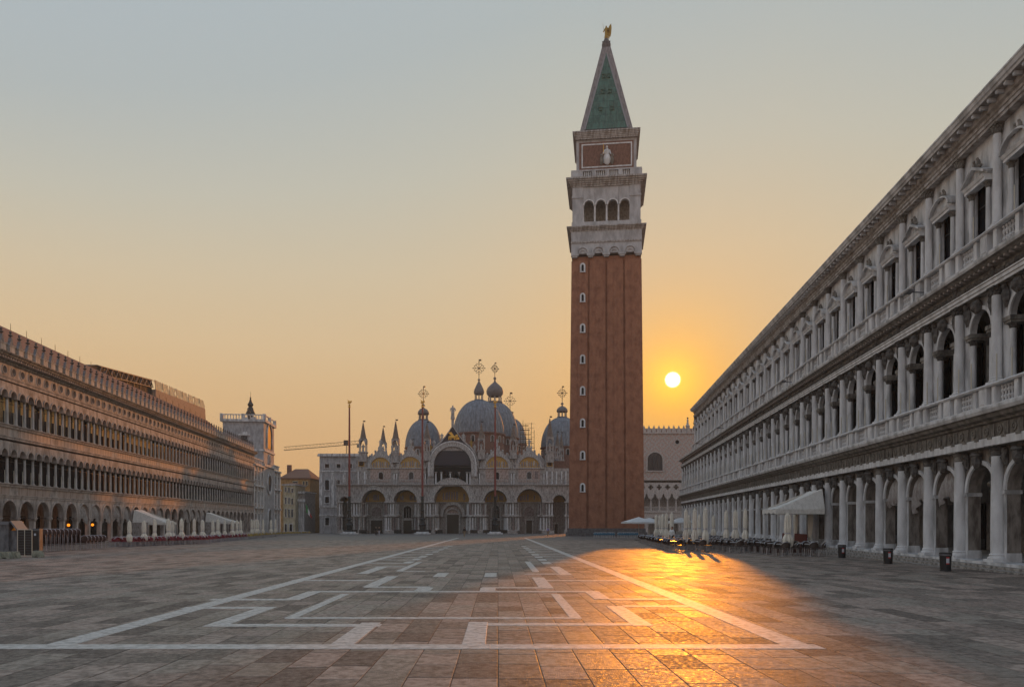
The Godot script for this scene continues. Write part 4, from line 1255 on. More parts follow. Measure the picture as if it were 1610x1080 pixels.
# ---------------------------------------------------------------- bell tower
func bell_tower() -> void:
	var K := 8.22
	var Z := 146.0
	var base := Vector3((953.5 - 805.0) / K, gy(-Z), -Z)
	var o := thing("bell_tower", "tall square red brick bell tower with white belfry and green pyramid spire", "tower", base, turned(-0.122))
	var Y := func(py: float) -> float: return (HOR - py) / K + EYE - gy(-Z)
	var w0 := 14.4
	var w1 := 13.35
	var top: float = Y.call(400.0)
	var dep := 13.0
	# stepped plinth
	part(o, "plinth", MB.new().box(-7.75, 7.75, -0.5, 0.75, -dep - 0.6, 0.45).box(-7.45, 7.45, 0.75, 1.5, -dep - 0.4, 0.22), M.plinth_stone)
	# brick shaft: a core with broad upright strips standing proud of it
	var core := MB.new()
	core.taper(0, -dep / 2, 1.5, w0 - 0.35, dep - 0.7, top, w1 - 0.35, dep - 1.55)
	part(o, "shaft_core", core, M.brick)
	var n := 4
	var strip := func(t0: float, t1: float) -> MB:
		var b := MB.new()
		var za := 0.0
		var zb := -0.45
		var p := [Vector3(lerpf(-w0 / 2, w0 / 2, t0), 1.5, za), Vector3(lerpf(-w0 / 2, w0 / 2, t1), 1.5, za), Vector3(lerpf(-w1 / 2, w1 / 2, t1), top - 0.9, zb), Vector3(lerpf(-w1 / 2, w1 / 2, t0), top - 0.9, zb)]
		var q := []
		for c in p:
			q.append(c + Vector3(0, 0, -0.5))
		b.quad(p[0], p[1], p[2], p[3])
		b.quad(q[0], p[0], p[3], q[3])
		b.quad(p[1], q[1], q[2], p[2])
		return b
	for k in n:
		var a := float(k) / n
		part(o, "brick_strip", strip.call(a + (0.0 if k == 0 else 0.013), a + 0.25 - (0.0 if k == n - 1 else 0.013)), M.brick)
	# fine grooves within each strip
	for k in n:
		for g in [0.42]:
			part(o, "brick_rib", strip.call((k + g - 0.004) / n, (k + g + 0.18) / n), M.brick, Vector3(0, 0, 0.07))
	# small lit-stair windows, one above the other
	for py in [417.0, 464.5, 513.0, 562.0, 612.0, 663.0, 714.0, 765.0]:
		var y: float = Y.call(py) - 0.85
		var t: float = (y - 1.5) / (top - 1.5)
		var f := part(o, "stair_window", MB.new().ring(0.22, 0.52, 1.05, -0.05, 0.0, 0.16, 10).box(-0.56, 0.56, -0.22, -0.05, 0, 0.2), M.clean_stone, Vector3(-4.52, y, lerpf(0.08, -0.37, t)))
		part(f, "pane", MB.new().half_disc(0, 1.05, 0.22, -0.05, 0.0, 0.02, 8), M.glass_dull)
	# white corbel table under the belfry
	var yA: float = Y.call(400.0)
	var yB: float = Y.call(355.0)
	var half := 6.72
	part(o, "corbel_block", MB.new().box(-half, half, yA + 0.4, yB - 0.6, -dep + 0.3, -0.25), M.belfry_stone)
	for k in 5:
		var x := lerpf(-half + 0.7, half - 0.7, k / 4.0)
		part(o, "corbel", MB.new().box(x - 0.72, x + 0.72, yA, yA + 0.42, -1.0, 0.02).box(x - 0.5, x + 0.5, yA - 0.3, yA, -1.0, -0.12), M.belfry_stone)
	for k in 4:
		var x := lerpf(-half + 0.7, half - 0.7, (k + 0.5) / 4.0)
		var sh := part(o, "shell_arch", MB.new().ring(0.95, 1.28, yA + 0.55, yA + 0.45, -0.25, 0.0, 12, x), M.belfry_stone)
		part(sh, "shell_arch_inner", MB.new().ring(0.5, 0.72, yA + 0.5, yA + 0.45, -0.25, -0.08, 10, x), M.belfry_stone)
	part(o, "string_course", MB.new().box(-half - 0.05, half + 0.05, yA + 2.45, yA + 2.75, -dep, -0.1), M.stained_stone)
	cornice_block(o, "corbel_cornice", yB - 1.0, yB + 0.1, half, half + 0.85, dep, M.stained_stone)
	# belfry with four arched openings
	var yC: float = Y.call(290.0)
	var yS: float = Y.call(346.0)
	var ySp: float = Y.call(319.0)
	var bh := 6.5
	part(o, "belfry_base", MB.new().box(-bh - 0.15, bh + 0.15, yB, yS, -dep + 0.2, -0.35), M.belfry_stone)
	part(o, "belfry_floor", MB.new().box(-bh, bh, yS - 0.4, yS - 0.1, -dep + 0.4, -0.6), M.dim_wall)
	var xs := [926.0, 944.8, 963.5, 982.5]
	for s in [-1.0, 1.0]:
		part(o, "corner_pier", MB.new().box(minf(s * bh, s * 4.45), maxf(s * bh, s * 4.45), yS, yC, -2.2, -0.45), M.belfry_stone)
		part(o, "corner_pier", MB.new().box(minf(s * bh, s * 4.45), maxf(s * bh, s * 4.45), yS, yC, -dep + 0.4, -dep + 2.2), M.belfry_stone)
		part(o, "pier_band", MB.new().box(minf(s * (bh + 0.12), s * 4.4), maxf(s * (bh + 0.12), s * 4.4), Y.call(308.0), Y.call(305.0), -2.3, -0.32), M.belfry_stone)
		# closed flanks with their own openings toward the sides
		part(o, "side_wall", MB.new().arch_wall(8.6, yS, yC, 2.6, ySp, -0.6, 0.0), M.belfry_stone, Vector3(s * (bh - 0.0) if s > 0 else s * bh, 0, -dep / 2), turned(s * PI / 2))
	for k in 4:
		var x: float = (xs[k] - 953.5) / K
		part(o, "belfry_arch", MB.new().arch_wall(2.26, ySp - 0.05, yC, 0.88, ySp, -1.3, -0.6), M.belfry_stone, Vector3(x, 0, 0))
		part(o, "arch_moulding", MB.new().ring(0.88, 1.1, ySp + 0.0, ySp - 0.04, -0.6, -0.48, 12, x), M.clean_stone)
		part(o, "belfry_back_arch", MB.new().arch_wall(2.26, yS, yC, 0.88, ySp, -dep + 0.5, -dep + 1.2), M.belfry_stone, Vector3(x, 0, 0))
	var hc := ySp - yS
	for k in 5:
		var x := (916.8 + k * 18.6 - 953.5) / K
		var c := part(o, "belfry_column", column_shape(0.2, hc - 0.3, 10), M.clean_stone, Vector3(x, yS, -0.85))
		part(c, "capital", capital_shape(0.19, 0.3, false), M.clean_stone, Vector3(0, hc - 0.3, 0))
	part(o, "belfry_ceiling", MB.new().box(-bh + 0.2, bh - 0.2, yC - 0.3, yC, -dep + 0.6, -0.7), M.dim_wall)
	part(o, "inner_stair_wall", MB.new().box(-bh + 1.5, bh - 1.5, yS, yC, -8.0, -7.4), M.dim_wall)
	for k in 3:
		part(o, "bell", MB.new().lathe([[0.75, 0], [0.65, 0.2], [0.45, 0.8], [0.3, 1.1], [0, 1.2]], 10, 0, 0, true), M.bronze, Vector3(-2.3 + k * 2.3, yS + 0.25, -3.2))
	var yD: float = Y.call(277.6)
	cornice_block(o, "belfry_cornice", yC - 0.05, yD, bh + 0.1, half + 0.95, dep, M.stained_stone)
	# balustrade
	var yE: float = Y.call(264.0)
	part(o, "parapet", MB.new().box(-half, half, yD, yD + 0.25, -1.4, -0.25).box(-half, half, yE - 0.25, yE, -1.4, -0.25), M.belfry_stone)
	for k in 5:
		var x: float = [-5.6, -2.42, 0.15, 2.66, 5.65][k]
		var w: float = [1.15, 0.36, 0.36, 0.36, 1.15][k]
		part(o, "parapet_pier", MB.new().box(x - w, x + w, yD + 0.2, yE - 0.2, -1.3, -0.28), M.belfry_stone)
	for k in 24:
		var x := -4.35 + 8.7 * (k + 0.5) / 24.0
		part(o, "parapet_baluster", MB.new().box(x - 0.08, x + 0.08, yD + 0.25, yE - 0.25, -0.7, -0.5), M.clean_stone)
	# brick attic with a framed panel and a seated figure
	var yF: float = Y.call(204.0)
	var ah := 5.75
	part(o, "attic_body", MB.new().box(-ah, ah, yD, yF - 1.2, -dep + 1.0, -0.9), M.belfry_stone)
	part(o, "attic_brick_panel", MB.new().box(-5.2, 5.2, Y.call(262.0), Y.call(219.0), -0.95, -0.78), M.brick_dull)
	var fr := part(o, "panel_frame", MB.new().box(-4.75, 4.9, Y.call(224.0), Y.call(222.0), -0.8, -0.66), M.clean_stone)
	part(fr, "frame_bar", MB.new().box(-4.75, 4.9, Y.call(260.0), Y.call(258.0), -0.8, -0.66), M.clean_stone)
	for s in [-4.75, 4.68]:
		part(fr, "frame_bar", MB.new().box(s, s + 0.24, Y.call(258.0), Y.call(224.0), -0.8, -0.67), M.clean_stone)
	var st := part(o, "seated_figure", MB.new().blob(Vector3(0, 1.1, 0), Vector3(0.75, 1.1, 0.5), 10, 0.15, 2).blob(Vector3(0, 2.4, 0), Vector3(0.55, 0.75, 0.4), 9, 0.12, 3).blob(Vector3(0.0, 3.35, 0.05), Vector3(0.24, 0.32, 0.26), 8).tube(Vector3(-0.5, 2.8, 0), Vector3(-0.72, 2.0, 0.35), 0.16, 0.12).tube(Vector3(0.5, 2.8, 0), Vector3(0.75, 1.9, 0.35), 0.16, 0.12), M.clean_stone, Vector3(0.1, Y.call(257.0), -0.55))
	part(st, "sword", MB.new().box(-0.68, -0.58, 1.9, 3.9, 0.3, 0.36), M.gold)
	for s in [-1.0, 1.0]:
		part(st, "lion", MB.new().blob(Vector3(s * 1.0, 0.9, 0), Vector3(0.32, 0.8, 0.4), 8, 0.2, 4).blob(Vector3(s * 1.02, 1.75, 0.2), Vector3(0.3, 0.32, 0.3), 8, 0.2, 6), M.grimy_stone)
	cornice_block(o, "attic_cornice", yF - 1.35, yF + 0.05, ah + 0.1, 6.45, dep - 1.0, M.stained_stone)
	# spire: copper faces between stone hips
	var yG: float = Y.call(202.5)
	var yH: float = (HOR - 78.0) / 7.85 + EYE - gy(-Z)
	var zc := -dep / 2 - 0.3
	var r0 := 5.25
	var r1 := 0.85
	part(o, "spire_stone", MB.new().taper(0, zc, yG, r0 * 2, r0 * 2, yH, r1 * 2, r1 * 2), M.spire_hip)
	# copper sheets, row by row, on the face toward the square
	var rows := 11
	var lean := Vector3(0, yH - yG, -(r0 - r1))
	var leng := lean.length()
	var bs := Basis(Vector3.RIGHT, lean.normalized(), Vector3.RIGHT.cross(lean.normalized()))
	for j in rows:
		var a := float(j) / rows
		var b := float(j + 1) / rows
		var wa := lerpf(4.0, 0.12, a)
		var wb := lerpf(4.0, 0.12, b)
		var m := maxi(1, int(round(wa * 2 / 1.15)))
		for i in m:
			var poly := PackedVector2Array([Vector2(lerpf(-wa, wa, float(i) / m) + 0.015, 0.015), Vector2(lerpf(-wa, wa, float(i + 1) / m) - 0.015, 0.015), Vector2(lerpf(-wb, wb, float(i + 1) / m) - 0.01, leng * 0.87 / rows - 0.015), Vector2(lerpf(-wb, wb, float(i) / m) + 0.01, leng * 0.87 / rows - 0.015)])
			var at := Vector3(0, yG, zc + r0) + lean.normalized() * (0.9 + leng * 0.87 * a)
			part(o, "copper_sheet", MB.new().prism(poly, -0.05, 0.07 + 0.006 * ((i + j) % 3)), M.copper if (i * 3 + j) % 4 else M.copper_dark, at, bs)
	part(o, "copper_gutter", MB.new().box(-4.2, 4.2, yG - 0.05, yG + 0.85, zc + r0 - 0.5, zc + r0 + 0.12), M.dark_iron)
	for s in [-1.0, 1.0]:
		var q := PackedVector2Array([Vector2(s * 4.02, 0.9), Vector2(s * 4.3, 0.9), Vector2(s * 0.34, leng * 0.9), Vector2(s * 0.06, leng * 0.9)])
		part(o, "hip_moulding", MB.new().prism(q, -0.05, 0.16), M.hip_edge, Vector3(0, yG, zc + r0), bs)
	for h in [[0.28, 1.15], [0.5, 0.65], [0.70, 0.45]]:
		for s in [-1.0, 1.0]:
			var at: Vector3 = Vector3(s * h[1], yG, zc + r0) + lean.normalized() * (leng * h[0] * 0.9)
			var d := part(o, "roof_hatch", MB.new().box(-0.3, 0.3, 0, 0.62, -0.1, 0.28), M.copper_dark, at)
			part(d, "hatch_lid", MB.new().box(-0.36, 0.36, 0.6, 0.7, -0.1, 0.4), M.copper)
	part(o, "spire_pedestal", MB.new().taper(0, zc, yH - 0.1, 1.55, 1.55, yH + 0.6, 1.75, 1.75).box(-0.8, 0.8, yH + 0.6, yH + 1.2, zc - 0.8, zc + 0.8).lathe([[0.6, yH + 1.2], [0.55, yH + 1.7], [0.35, yH + 2.1], [0.0, yH + 2.1]], 10, 0, zc), M.plinth_stone)
	# gilded angel
	var an := part(o, "angel", statue_shape(2.6, 1), M.gold_dull, Vector3(0, yH + 2.1, zc), turned(-0.6))
	var wing := PackedVector2Array([Vector2(0.1, 1.5), Vector2(0.5, 2.4), Vector2(0.95, 2.75), Vector2(1.05, 1.9), Vector2(0.95, 0.9), Vector2(0.75, 0.2), Vector2(0.6, 1.0), Vector2(0.3, 1.25)])
	part(an, "wing", MB.new().prism(wing, -0.35, -0.22), M.gold_dull)
	part(an, "wing", MB.new().prism(wing, -0.35, -0.22), M.gold_dull, Vector3.ZERO, turned(1.1))
	part(an, "lily_staff", MB.new().tube(Vector3(-0.35, 1.5, 0.3), Vector3(-0.6, 3.3, 0.4), 0.03, 0.02), M.gold_dull)


func cornice_block(o: Node, called: String, y0: float, y1: float, h0: float, h1: float, dep: float, m: Material) -> void:
	var b := MB.new()
	var zc := -dep / 2
	var d := dep / 2
	var steps := 5
	for k in steps:
		var t := float(k + 1) / steps
		var e := (h1 - h0) * pow(t, 1.3)
		b.box(-h0 - e, h0 + e, lerpf(y0, y1, float(k) / steps), lerpf(y0, y1, t), zc - d - e + 0.25, zc + d + e - 0.45)
	part(o, called, b, m)


# ---------------------------------------------------------------- palace with the patterned wall, beyond the tower
func far_palace() -> void:
	var Z := 207.0
	var K := F / Z
	var cx := 1045.0
	var o := thing("gothic_palace", "pink and white diamond patterned palace with a pointed loggia, behind the tower", "building", Vector3((cx - 805.0) / K, gy(-Z), -Z))
	var X := func(px: float) -> float: return (px - cx) / K
	var Y := func(py: float) -> float: return (HOR - py) / K + EYE - gy(-Z)
	var x0: float = X.call(975.0)
	var x1: float = X.call(1130.0)
	var yw0: float = Y.call(755.0)
	var yw1: float = Y.call(682.0)
	part(o, "upper_wall", MB.new().box(x0, x1, yw0, yw1, -24.0, 0.0), M.palace_white)
	# diamonds of pink marble blocks: the stepped lozenge pattern as thin slabs
	var s := 0.46
	var lozenge := []
	for j in int((yw1 - yw0) / s):
		for i in int((X.call(1095.0) - X.call(1008.0)) / s):
			var u := posmod(i, 8)
			var v := posmod(j, 8)
			var d := absi(u - 4) + absi(v - 4)
			if d % 3 == 0:
				lozenge.append(Vector3(X.call(1008.0) + (i + 0.5) * s, yw0 + 0.2 + (j + 0.5) * s, 0))
	var lz := MB.new()
	var unit := MB.new().box(-s / 2, s / 2, -s / 2, s / 2, 0, 0.02)
	for p in lozenge:
		lz.join(unit, Transform3D(Basis(), p))
	tag(part(o, "pink_marble_blocks", lz, M.palace_pink), "", "", "", "stuff")
	# big window
	var wx: float = X.call(1030.0)
	var wy: float = Y.call(740.0)
	var wf := part(o, "great_window", MB.new().ring(2.05, 2.45, wy + 2.9, wy, 0.0, 0.3, 14, wx).box(wx - 2.6, wx + 2.6, wy - 0.3, wy, 0, 0.4), M.palace_white)
	part(wf, "pane", MB.new().half_disc(wx, wy + 2.9, 2.05, wy, 0.02, 0.06), M.glass)
	for k in 5:
		part(wf, "glazing_bar", MB.new().box(wx - 1.4 + k * 0.7 - 0.05, wx - 1.4 + k * 0.7 + 0.05, wy, wy + 4.2, 0.06, 0.12), M.bronze)
	var oc := part(o, "round_window", MB.new().lathe([[0.0, 0.05], [0.55, 0.05]], 14), M.glass_dull, Vector3(X.call(1065.0), Y.call(695.0), 0.0), Basis(Vector3.RIGHT, PI / 2))
	part(oc, "stone_ring", MB.new().lathe([[0.55, 0], [0.55, 0.2], [0.8, 0.2], [0.8, 0]], 14), M.palace_white)
	# cornice and crest of pointed merlons
	part(o, "cornice", MB.new().box(x0, x1, yw1, yw1 + 0.35, -24.2, 0.35), M.palace_white)
	var mer := PackedVector2Array([Vector2(-0.62, 0), Vector2(0.62, 0), Vector2(0.5, 0.5), Vector2(0.66, 0.9), Vector2(0.3, 1.2), Vector2(0.0, 2.0), Vector2(-0.3, 1.2), Vector2(-0.66, 0.9), Vector2(-0.5, 0.5)])
	var mm := MB.new().prism(mer, -0.2, 0.1).mesh()
	for k in 14:
		part(o, "merlon", mm, M.palace_white, Vector3(X.call(1005.0) + k * 1.35, yw1 + 0.35, 0))
	part(o, "roof", MB.new().sweep([[-0.6, yw1 + 0.3], [-24.0, yw1 + 0.3], [-12.0, yw1 + 2.6], [-2.0, yw1 + 1.7]], x0, x1), M.roof_tile)
	var pin := part(o, "corner_pinnacle", MB.new().lathe([[0.5, 0], [0.5, 1.6], [0.7, 1.7], [0.35, 2.2], [0.2, 3.0], [0.3, 3.3], [0.0, 3.8]], 8), M.palace_white, Vector3(X.call(1081.5), yw1 + 0.35, 0.0))
	part(pin, "finial", MB.new().blob(Vector3(0, 3.9, 0), Vector3(0.25, 0.25, 0.25), 8), M.bronze)
	# loggia: quatrefoils over pointed arches
	var yl: float = Y.call(803.0)
	var sp := 13.2 / K
	part(o, "loggia_back", MB.new().box(x0, x1, -1.0, yw0, -24.0, -4.0), M.dim_wall)
	part(o, "loggia_floor", MB.new().box(x0, x1, yl - 0.5, yl, -4.0, 0.25), M.palace_white)
	var yq: float = Y.call(766.0)
	var yc: float = Y.call(785.0)
	for k in range(-5, 7):
		var cxk: float = X.call(1036.8 + 13.2 * k)
		# plate with a quatrefoil cut out, over the column
		var b := MB.new()
		var seg := 24
		for i in seg:
			var pts := []
			for a in [TAU * i / seg, TAU * (i + 1) / seg]:
				var r := 0.42 + 0.34 * absf(cos(2.0 * a))
				var dv := Vector2(cos(a), sin(a))
				var outer := dv * minf(sp / 2 / maxf(absf(dv.x), 0.001), 1.25 / maxf(absf(dv.y), 0.001))
				pts.append([dv * r, outer])
			var q := [pts[0][0], pts[0][1], pts[1][1], pts[1][0]]
			b.quad(Vector3(q[0].x, q[0].y, 0), Vector3(q[1].x, q[1].y, 0), Vector3(q[2].x, q[2].y, 0), Vector3(q[3].x, q[3].y, 0))
			b.quad(Vector3(q[0].x, q[0].y, -0.5), Vector3(q[0].x, q[0].y, 0), Vector3(q[3].x, q[3].y, 0), Vector3(q[3].x, q[3].y, -0.5))
		part(o, "quatrefoil_panel", b, M.palace_white, Vector3(cxk, yq, 0.0))
		# pointed arch between columns
		var pa := MB.new()
		var h := sp / 2
		var ay := yc
		var arc := []
		for i in 9:
			var t := i / 8.0
			var xx := lerpf(-h + 0.2, 0, t)
			arc.append(Vector2(xx, ay + 0.55 * sin(t * PI * 0.42) + 1.15 * pow(t, 2.2) + (0.12 * sin(t * PI * 3.0))))
		for sgn in [1.0, -1.0]:
			for i in 8:
				var p0: Vector2 = arc[i]
				var p1: Vector2 = arc[i + 1]
				var yt := yq - 1.25
				if sgn > 0:
					pa.quad(Vector3(p0.x, p0.y, 0), Vector3(p1.x, p1.y, 0), Vector3(p1.x, maxf(yt, p1.y), 0), Vector3(p0.x, yt, 0))
				else:
					pa.quad(Vector3(-p1.x, p1.y, 0), Vector3(-p0.x, p0.y, 0), Vector3(-p0.x, yt, 0), Vector3(-p1.x, maxf(yt, p1.y), 0))
				pa.quad(Vector3(sgn * p0.x, p0.y, -0.4), Vector3(sgn * p0.x, p0.y, 0), Vector3(sgn * p1.x, p1.y, 0), Vector3(sgn * p1.x, p1.y, -0.4))
		pa.box(-h, -h + 0.2, yc - 0.1, yq - 1.25, -0.4, 0.0)
		pa.box(h - 0.2, h, yc - 0.1, yq - 1.25, -0.4, 0.0)
		part(o, "pointed_arch", pa, M.palace_white, Vector3(cxk + sp / 2, 0, 0))
		var c := part(o, "loggia_column", column_shape(0.24, yc - yl - 0.4, 10), M.palace_white, Vector3(cxk, yl, -0.2))
		part(c, "capital", capital_shape(0.23, 0.42, true), M.church, Vector3(0, yc - yl - 0.4, 0))
		part(o, "loggia_rail", MB.new().box(cxk + 0.25, cxk + sp - 0.25, yl + 0.95, yl + 1.1, -0.3, -0.1), M.palace_white)
		for i in 6:
			part(o, "loggia_baluster", MB.new().box(cxk + 0.35 + i * 0.3, cxk + 0.45 + i * 0.3, yl, yl + 0.95, -0.25, -0.15), M.palace_white)
	# ground arcade of wide arches
	var W := sp * 2.0
	for k in range(-3, 4):
		var cxk: float = X.call(1030.0) + k * W
		part(o, "ground_arch", MB.new().arch_wall(W, -0.5, yl - 0.5, W / 2 - 0.45, yl - 4.2, -0.7, -0.02, 2.6), M.palace_white, Vector3(cxk, 0, 0))
		part(o, "arch_moulding", MB.new().ring(W / 2 - 0.45, W / 2 - 0.15, yl - 4.2, yl - 4.2, -0.02, 0.12, 12, 0.0, 1.3), M.palace_white, Vector3(cxk, 0, 0))


# ---------------------------------------------------------------- houses beyond the clock tower, the white palace, the crane
func house(called: String, label: String, px0: float, px1: float, py: float, Z: float, dep: float, m: Material, roof: Material, roof_py: float, wins: Array, category: String = "house") -> Node3D:
	var K := F / Z
	var cx := (px0 + px1) / 2
	var o := thing(called, label, category, Vector3((cx - 805.0) / K, gy(-Z), -Z))
	var hw := (px1 - px0) / 2 / K
	var Y := func(q: float) -> float: return (HOR - q) / K + EYE - gy(-Z)
	var top: float = Y.call(py)
	part(o, "wall", MB.new().box(-hw, hw, -0.5, top, -dep, 0.0), m)
	part(o, "eaves", MB.new().box(-hw - 0.35, hw + 0.35, top, top + 0.3, -dep - 0.3, 0.4), M.white_stone if roof == M.roof_tile and m != M.ochre else M.roof_tile)
	var rt: float = Y.call(roof_py)
	if rt > top + 0.4:
		var b := MB.new()
		var e := [Vector3(-hw - 0.4, top + 0.3, 0.45), Vector3(hw + 0.4, top + 0.3, 0.45), Vector3(hw + 0.4, top + 0.3, -dep - 0.3), Vector3(-hw - 0.4, top + 0.3, -dep - 0.3)]
		var r := [Vector3(-hw * 0.45, rt, -dep / 2), Vector3(hw * 0.45, rt, -dep / 2)]
		b.quad(e[0], e[1], r[1], r[0])
		b.tri(e[1], e[2], r[1])
		b.quad(e[2], e[3], r[0], r[1])
		b.tri(e[3], e[0], r[0])
		part(o, "roof", b, roof)
	for w in wins:
		window_on(o, (w[0] - cx) / K, Y.call(w[2]), w[3] / K, (w[2] - w[1]) / K, 0.0, M.white_stone if m != M.ochre else M.cream_wall, w.size() > 4, 0.12)
	return o


func beyond() -> void:
	var a := house("ochre_house", "tall ochre house with a tiled gable at the mouth of the alley", 441, 487, 753, 232, 14, M.ochre, M.roof_tile, 735, [[464, 757, 763, 7], [477, 757, 763, 2.6], [482, 757, 763, 2.6], [477, 774, 781, 3], [482, 774, 781, 3], [477, 789, 796, 3], [482, 789, 796, 3], [479, 806, 813, 3]])
	part(a, "chimney", MB.new().box(-4.0, -2.8, 17.5, 21.0, -6.0, -4.8), M.brick_dull)
	house("cream_house", "narrow cream plastered house with shuttered windows beside the clock tower", 445, 464, 763, 212, 10, M.cream_wall, M.roof_tile, 758, [[449, 766, 773, 2], [454, 767, 774, 2], [459, 768, 774, 2], [449, 782, 792, 2], [454, 783, 792, 2], [459, 784, 793, 2], [449, 800, 813, 2], [454, 801, 813, 2], [459, 801, 813, 2], [449, 824, 837, 3], [457, 824, 837, 4]])
	var c := house("columned_church", "small grey church front with tall half columns, next to the cream house", 462.5, 478, 774, 215, 12, M.church, M.roof_tile, 771, [[471, 815, 838, 4]], "church")
	for k in 5:
		part(c, "half_column", column_shape(0.3, 8.6, 10), M.white_stone, Vector3(-1.15 + k * 0.58, 0.2, 0.2))
	part(c, "cornice", MB.new().box(-1.7, 1.7, 8.8, 9.6, -0.1, 0.8).box(-1.5, 1.5, 11.2, 11.6, -0.1, 0.6), M.white_stone)
	house("alley_house", "low brown house deep in the alley behind the flag", 484, 506, 782, 246, 10, M.ochre_dark, M.roof_tile, 774, [[490, 792, 799, 3], [497, 792, 799, 3], [494, 812, 818, 4]])
	house("far_white_house", "small white house rising behind the alley roofs", 487, 506, 757, 262, 8, M.white_stone, M.roof_tile, 749, [[497, 760, 768, 4]])
	var w := house("white_palazzo", "large pale grey palazzo with a tiled roof, left of the domed church", 502, 566, 715, 214, 120, M.tower_stone, M.roof_tile, 703, [[514, 729.5, 735.5, 6.5], [532, 729.5, 735.5, 6.5], [550, 729.5, 735.5, 6.5], [514, 755, 770.5, 6.2], [532, 755, 770.5, 6.2], [550, 755, 770.5, 6.2], [514, 781, 791, 6.2], [532, 781, 791, 5], [514, 814, 826, 6.0], [532, 814, 826, 6.0]], "building")  # depth stretched back out of view to keep sun off the ochre house
	var K := F / 214.0
	var Y := func(q: float) -> float: return (HOR - q) / K + EYE - gy(-214.0)
	for py in [741.0, 796.5, 810.0]:
		part(w, "string_course", MB.new().box(-5.8, 5.8, Y.call(py) - 0.2, Y.call(py) + 0.15, -0.1, 0.22), M.white_stone)
	part(w, "dentil_cornice", MB.new().box(-6.2, 6.2, Y.call(717.5), Y.call(715.0), -0.3, 0.6), M.white_stone)
	for px in [504.0, 523.0, 541.0]:
		part(w, "pilaster", MB.new().box((px - 534.0) / K - 0.4, (px - 534.0) / K + 0.4, Y.call(795.0), Y.call(743.0), -0.1, 0.14), M.white_stone)
	# flag
	var fp := thing("hanging_flag", "green white and red flag hanging from a slanted pole in the alley", "flag", Vector3((484.0 - 805.0) / F * 205.0, gy(-205.0), -205.0))
	part(fp, "pole", MB.new().tube(Vector3(1.2, 3.4, 0), Vector3(-0.6, 8.4, 0), 0.05, 0.04), M.dark_iron)
	var fm := [M.green_paint, M.white_paint, M.red_paint]
	for k in 3:
		part(fp, "stripe", MB.new().prism(PackedVector2Array([Vector2(-0.6 + k * 0.55, 8.0 - k * 1.2), Vector2(-0.02 + k * 0.55, 6.9 - k * 1.2), Vector2(0.05 + k * 0.5, 5.2 - k * 0.6), Vector2(-0.5 + k * 0.5, 5.7 - k * 0.5)]), 0.02 * k, 0.05 + 0.02 * k), fm[k])
	# crane
	var cz := 300.0
	var at := func(px: float, py: float) -> Vector3: return Vector3((px - 548.0) / F * cz, (HOR - py) / F * cz + EYE - gy(-cz), 0)
	var cr := thing("tower_crane", "thin lattice tower crane reaching left over the palazzo roof", "crane", Vector3((548.0 - 805.0) / F * cz, gy(-cz), -cz))
	var tip: Vector3 = at.call(446.0, 708.0)
	var root: Vector3 = at.call(566.0, 698.0)
	for d in [[0.0, -0.4], [0.0, 0.4], [1.3, 0.0]]:
		part(cr, "jib_chord", MB.new().tube(tip + Vector3(0, d[0], d[1]), root + Vector3(0, d[0], d[1]), 0.09, 0.09, 5), M.crane_paint)
	for k in 22:
		var p := tip.lerp(root, k / 22.0)
		var q := tip.lerp(root, (k + 0.5) / 22.0)
		var r := tip.lerp(root, (k + 1.0) / 22.0)
		part(cr, "jib_brace", MB.new().tube(p + Vector3(0, 0, -0.4), q + Vector3(0, 1.3, 0), 0.05, 0.05, 4), M.crane_paint)
		part(cr, "jib_brace", MB.new().tube(q + Vector3(0, 1.3, 0), r + Vector3(0, 0, 0.4), 0.05, 0.05, 4), M.crane_paint)
	var mt: Vector3 = at.call(547.0, 694.0)
	for s in [[-0.6, -0.6], [0.6, -0.6], [0.6, 0.6], [-0.6, 0.6]]:
		part(cr, "mast_leg", MB.new().tube(Vector3(mt.x + s[0], 0, s[1]), Vector3(mt.x + s[0], mt.y, s[1]), 0.09, 0.09, 4), M.crane_paint)
	part(cr, "cab", MB.new().box(mt.x - 1.6, mt.x + 0.2, mt.y - 1.6, mt.y + 0.4, -0.8, 0.8), M.dark_iron)
	part(cr, "counterweight", MB.new().box(root.x - 1.2, root.x, root.y - 1.4, root.y, -0.7, 0.7), M.concrete)


# ---------------------------------------------------------------- domed church
const CK := 5.911
const CZ := 203.0


func cx_(px: float) -> float:
	return (px - 710.0) / CK


func cy_(py: float) -> float:
	return (839.0 - py) / CK


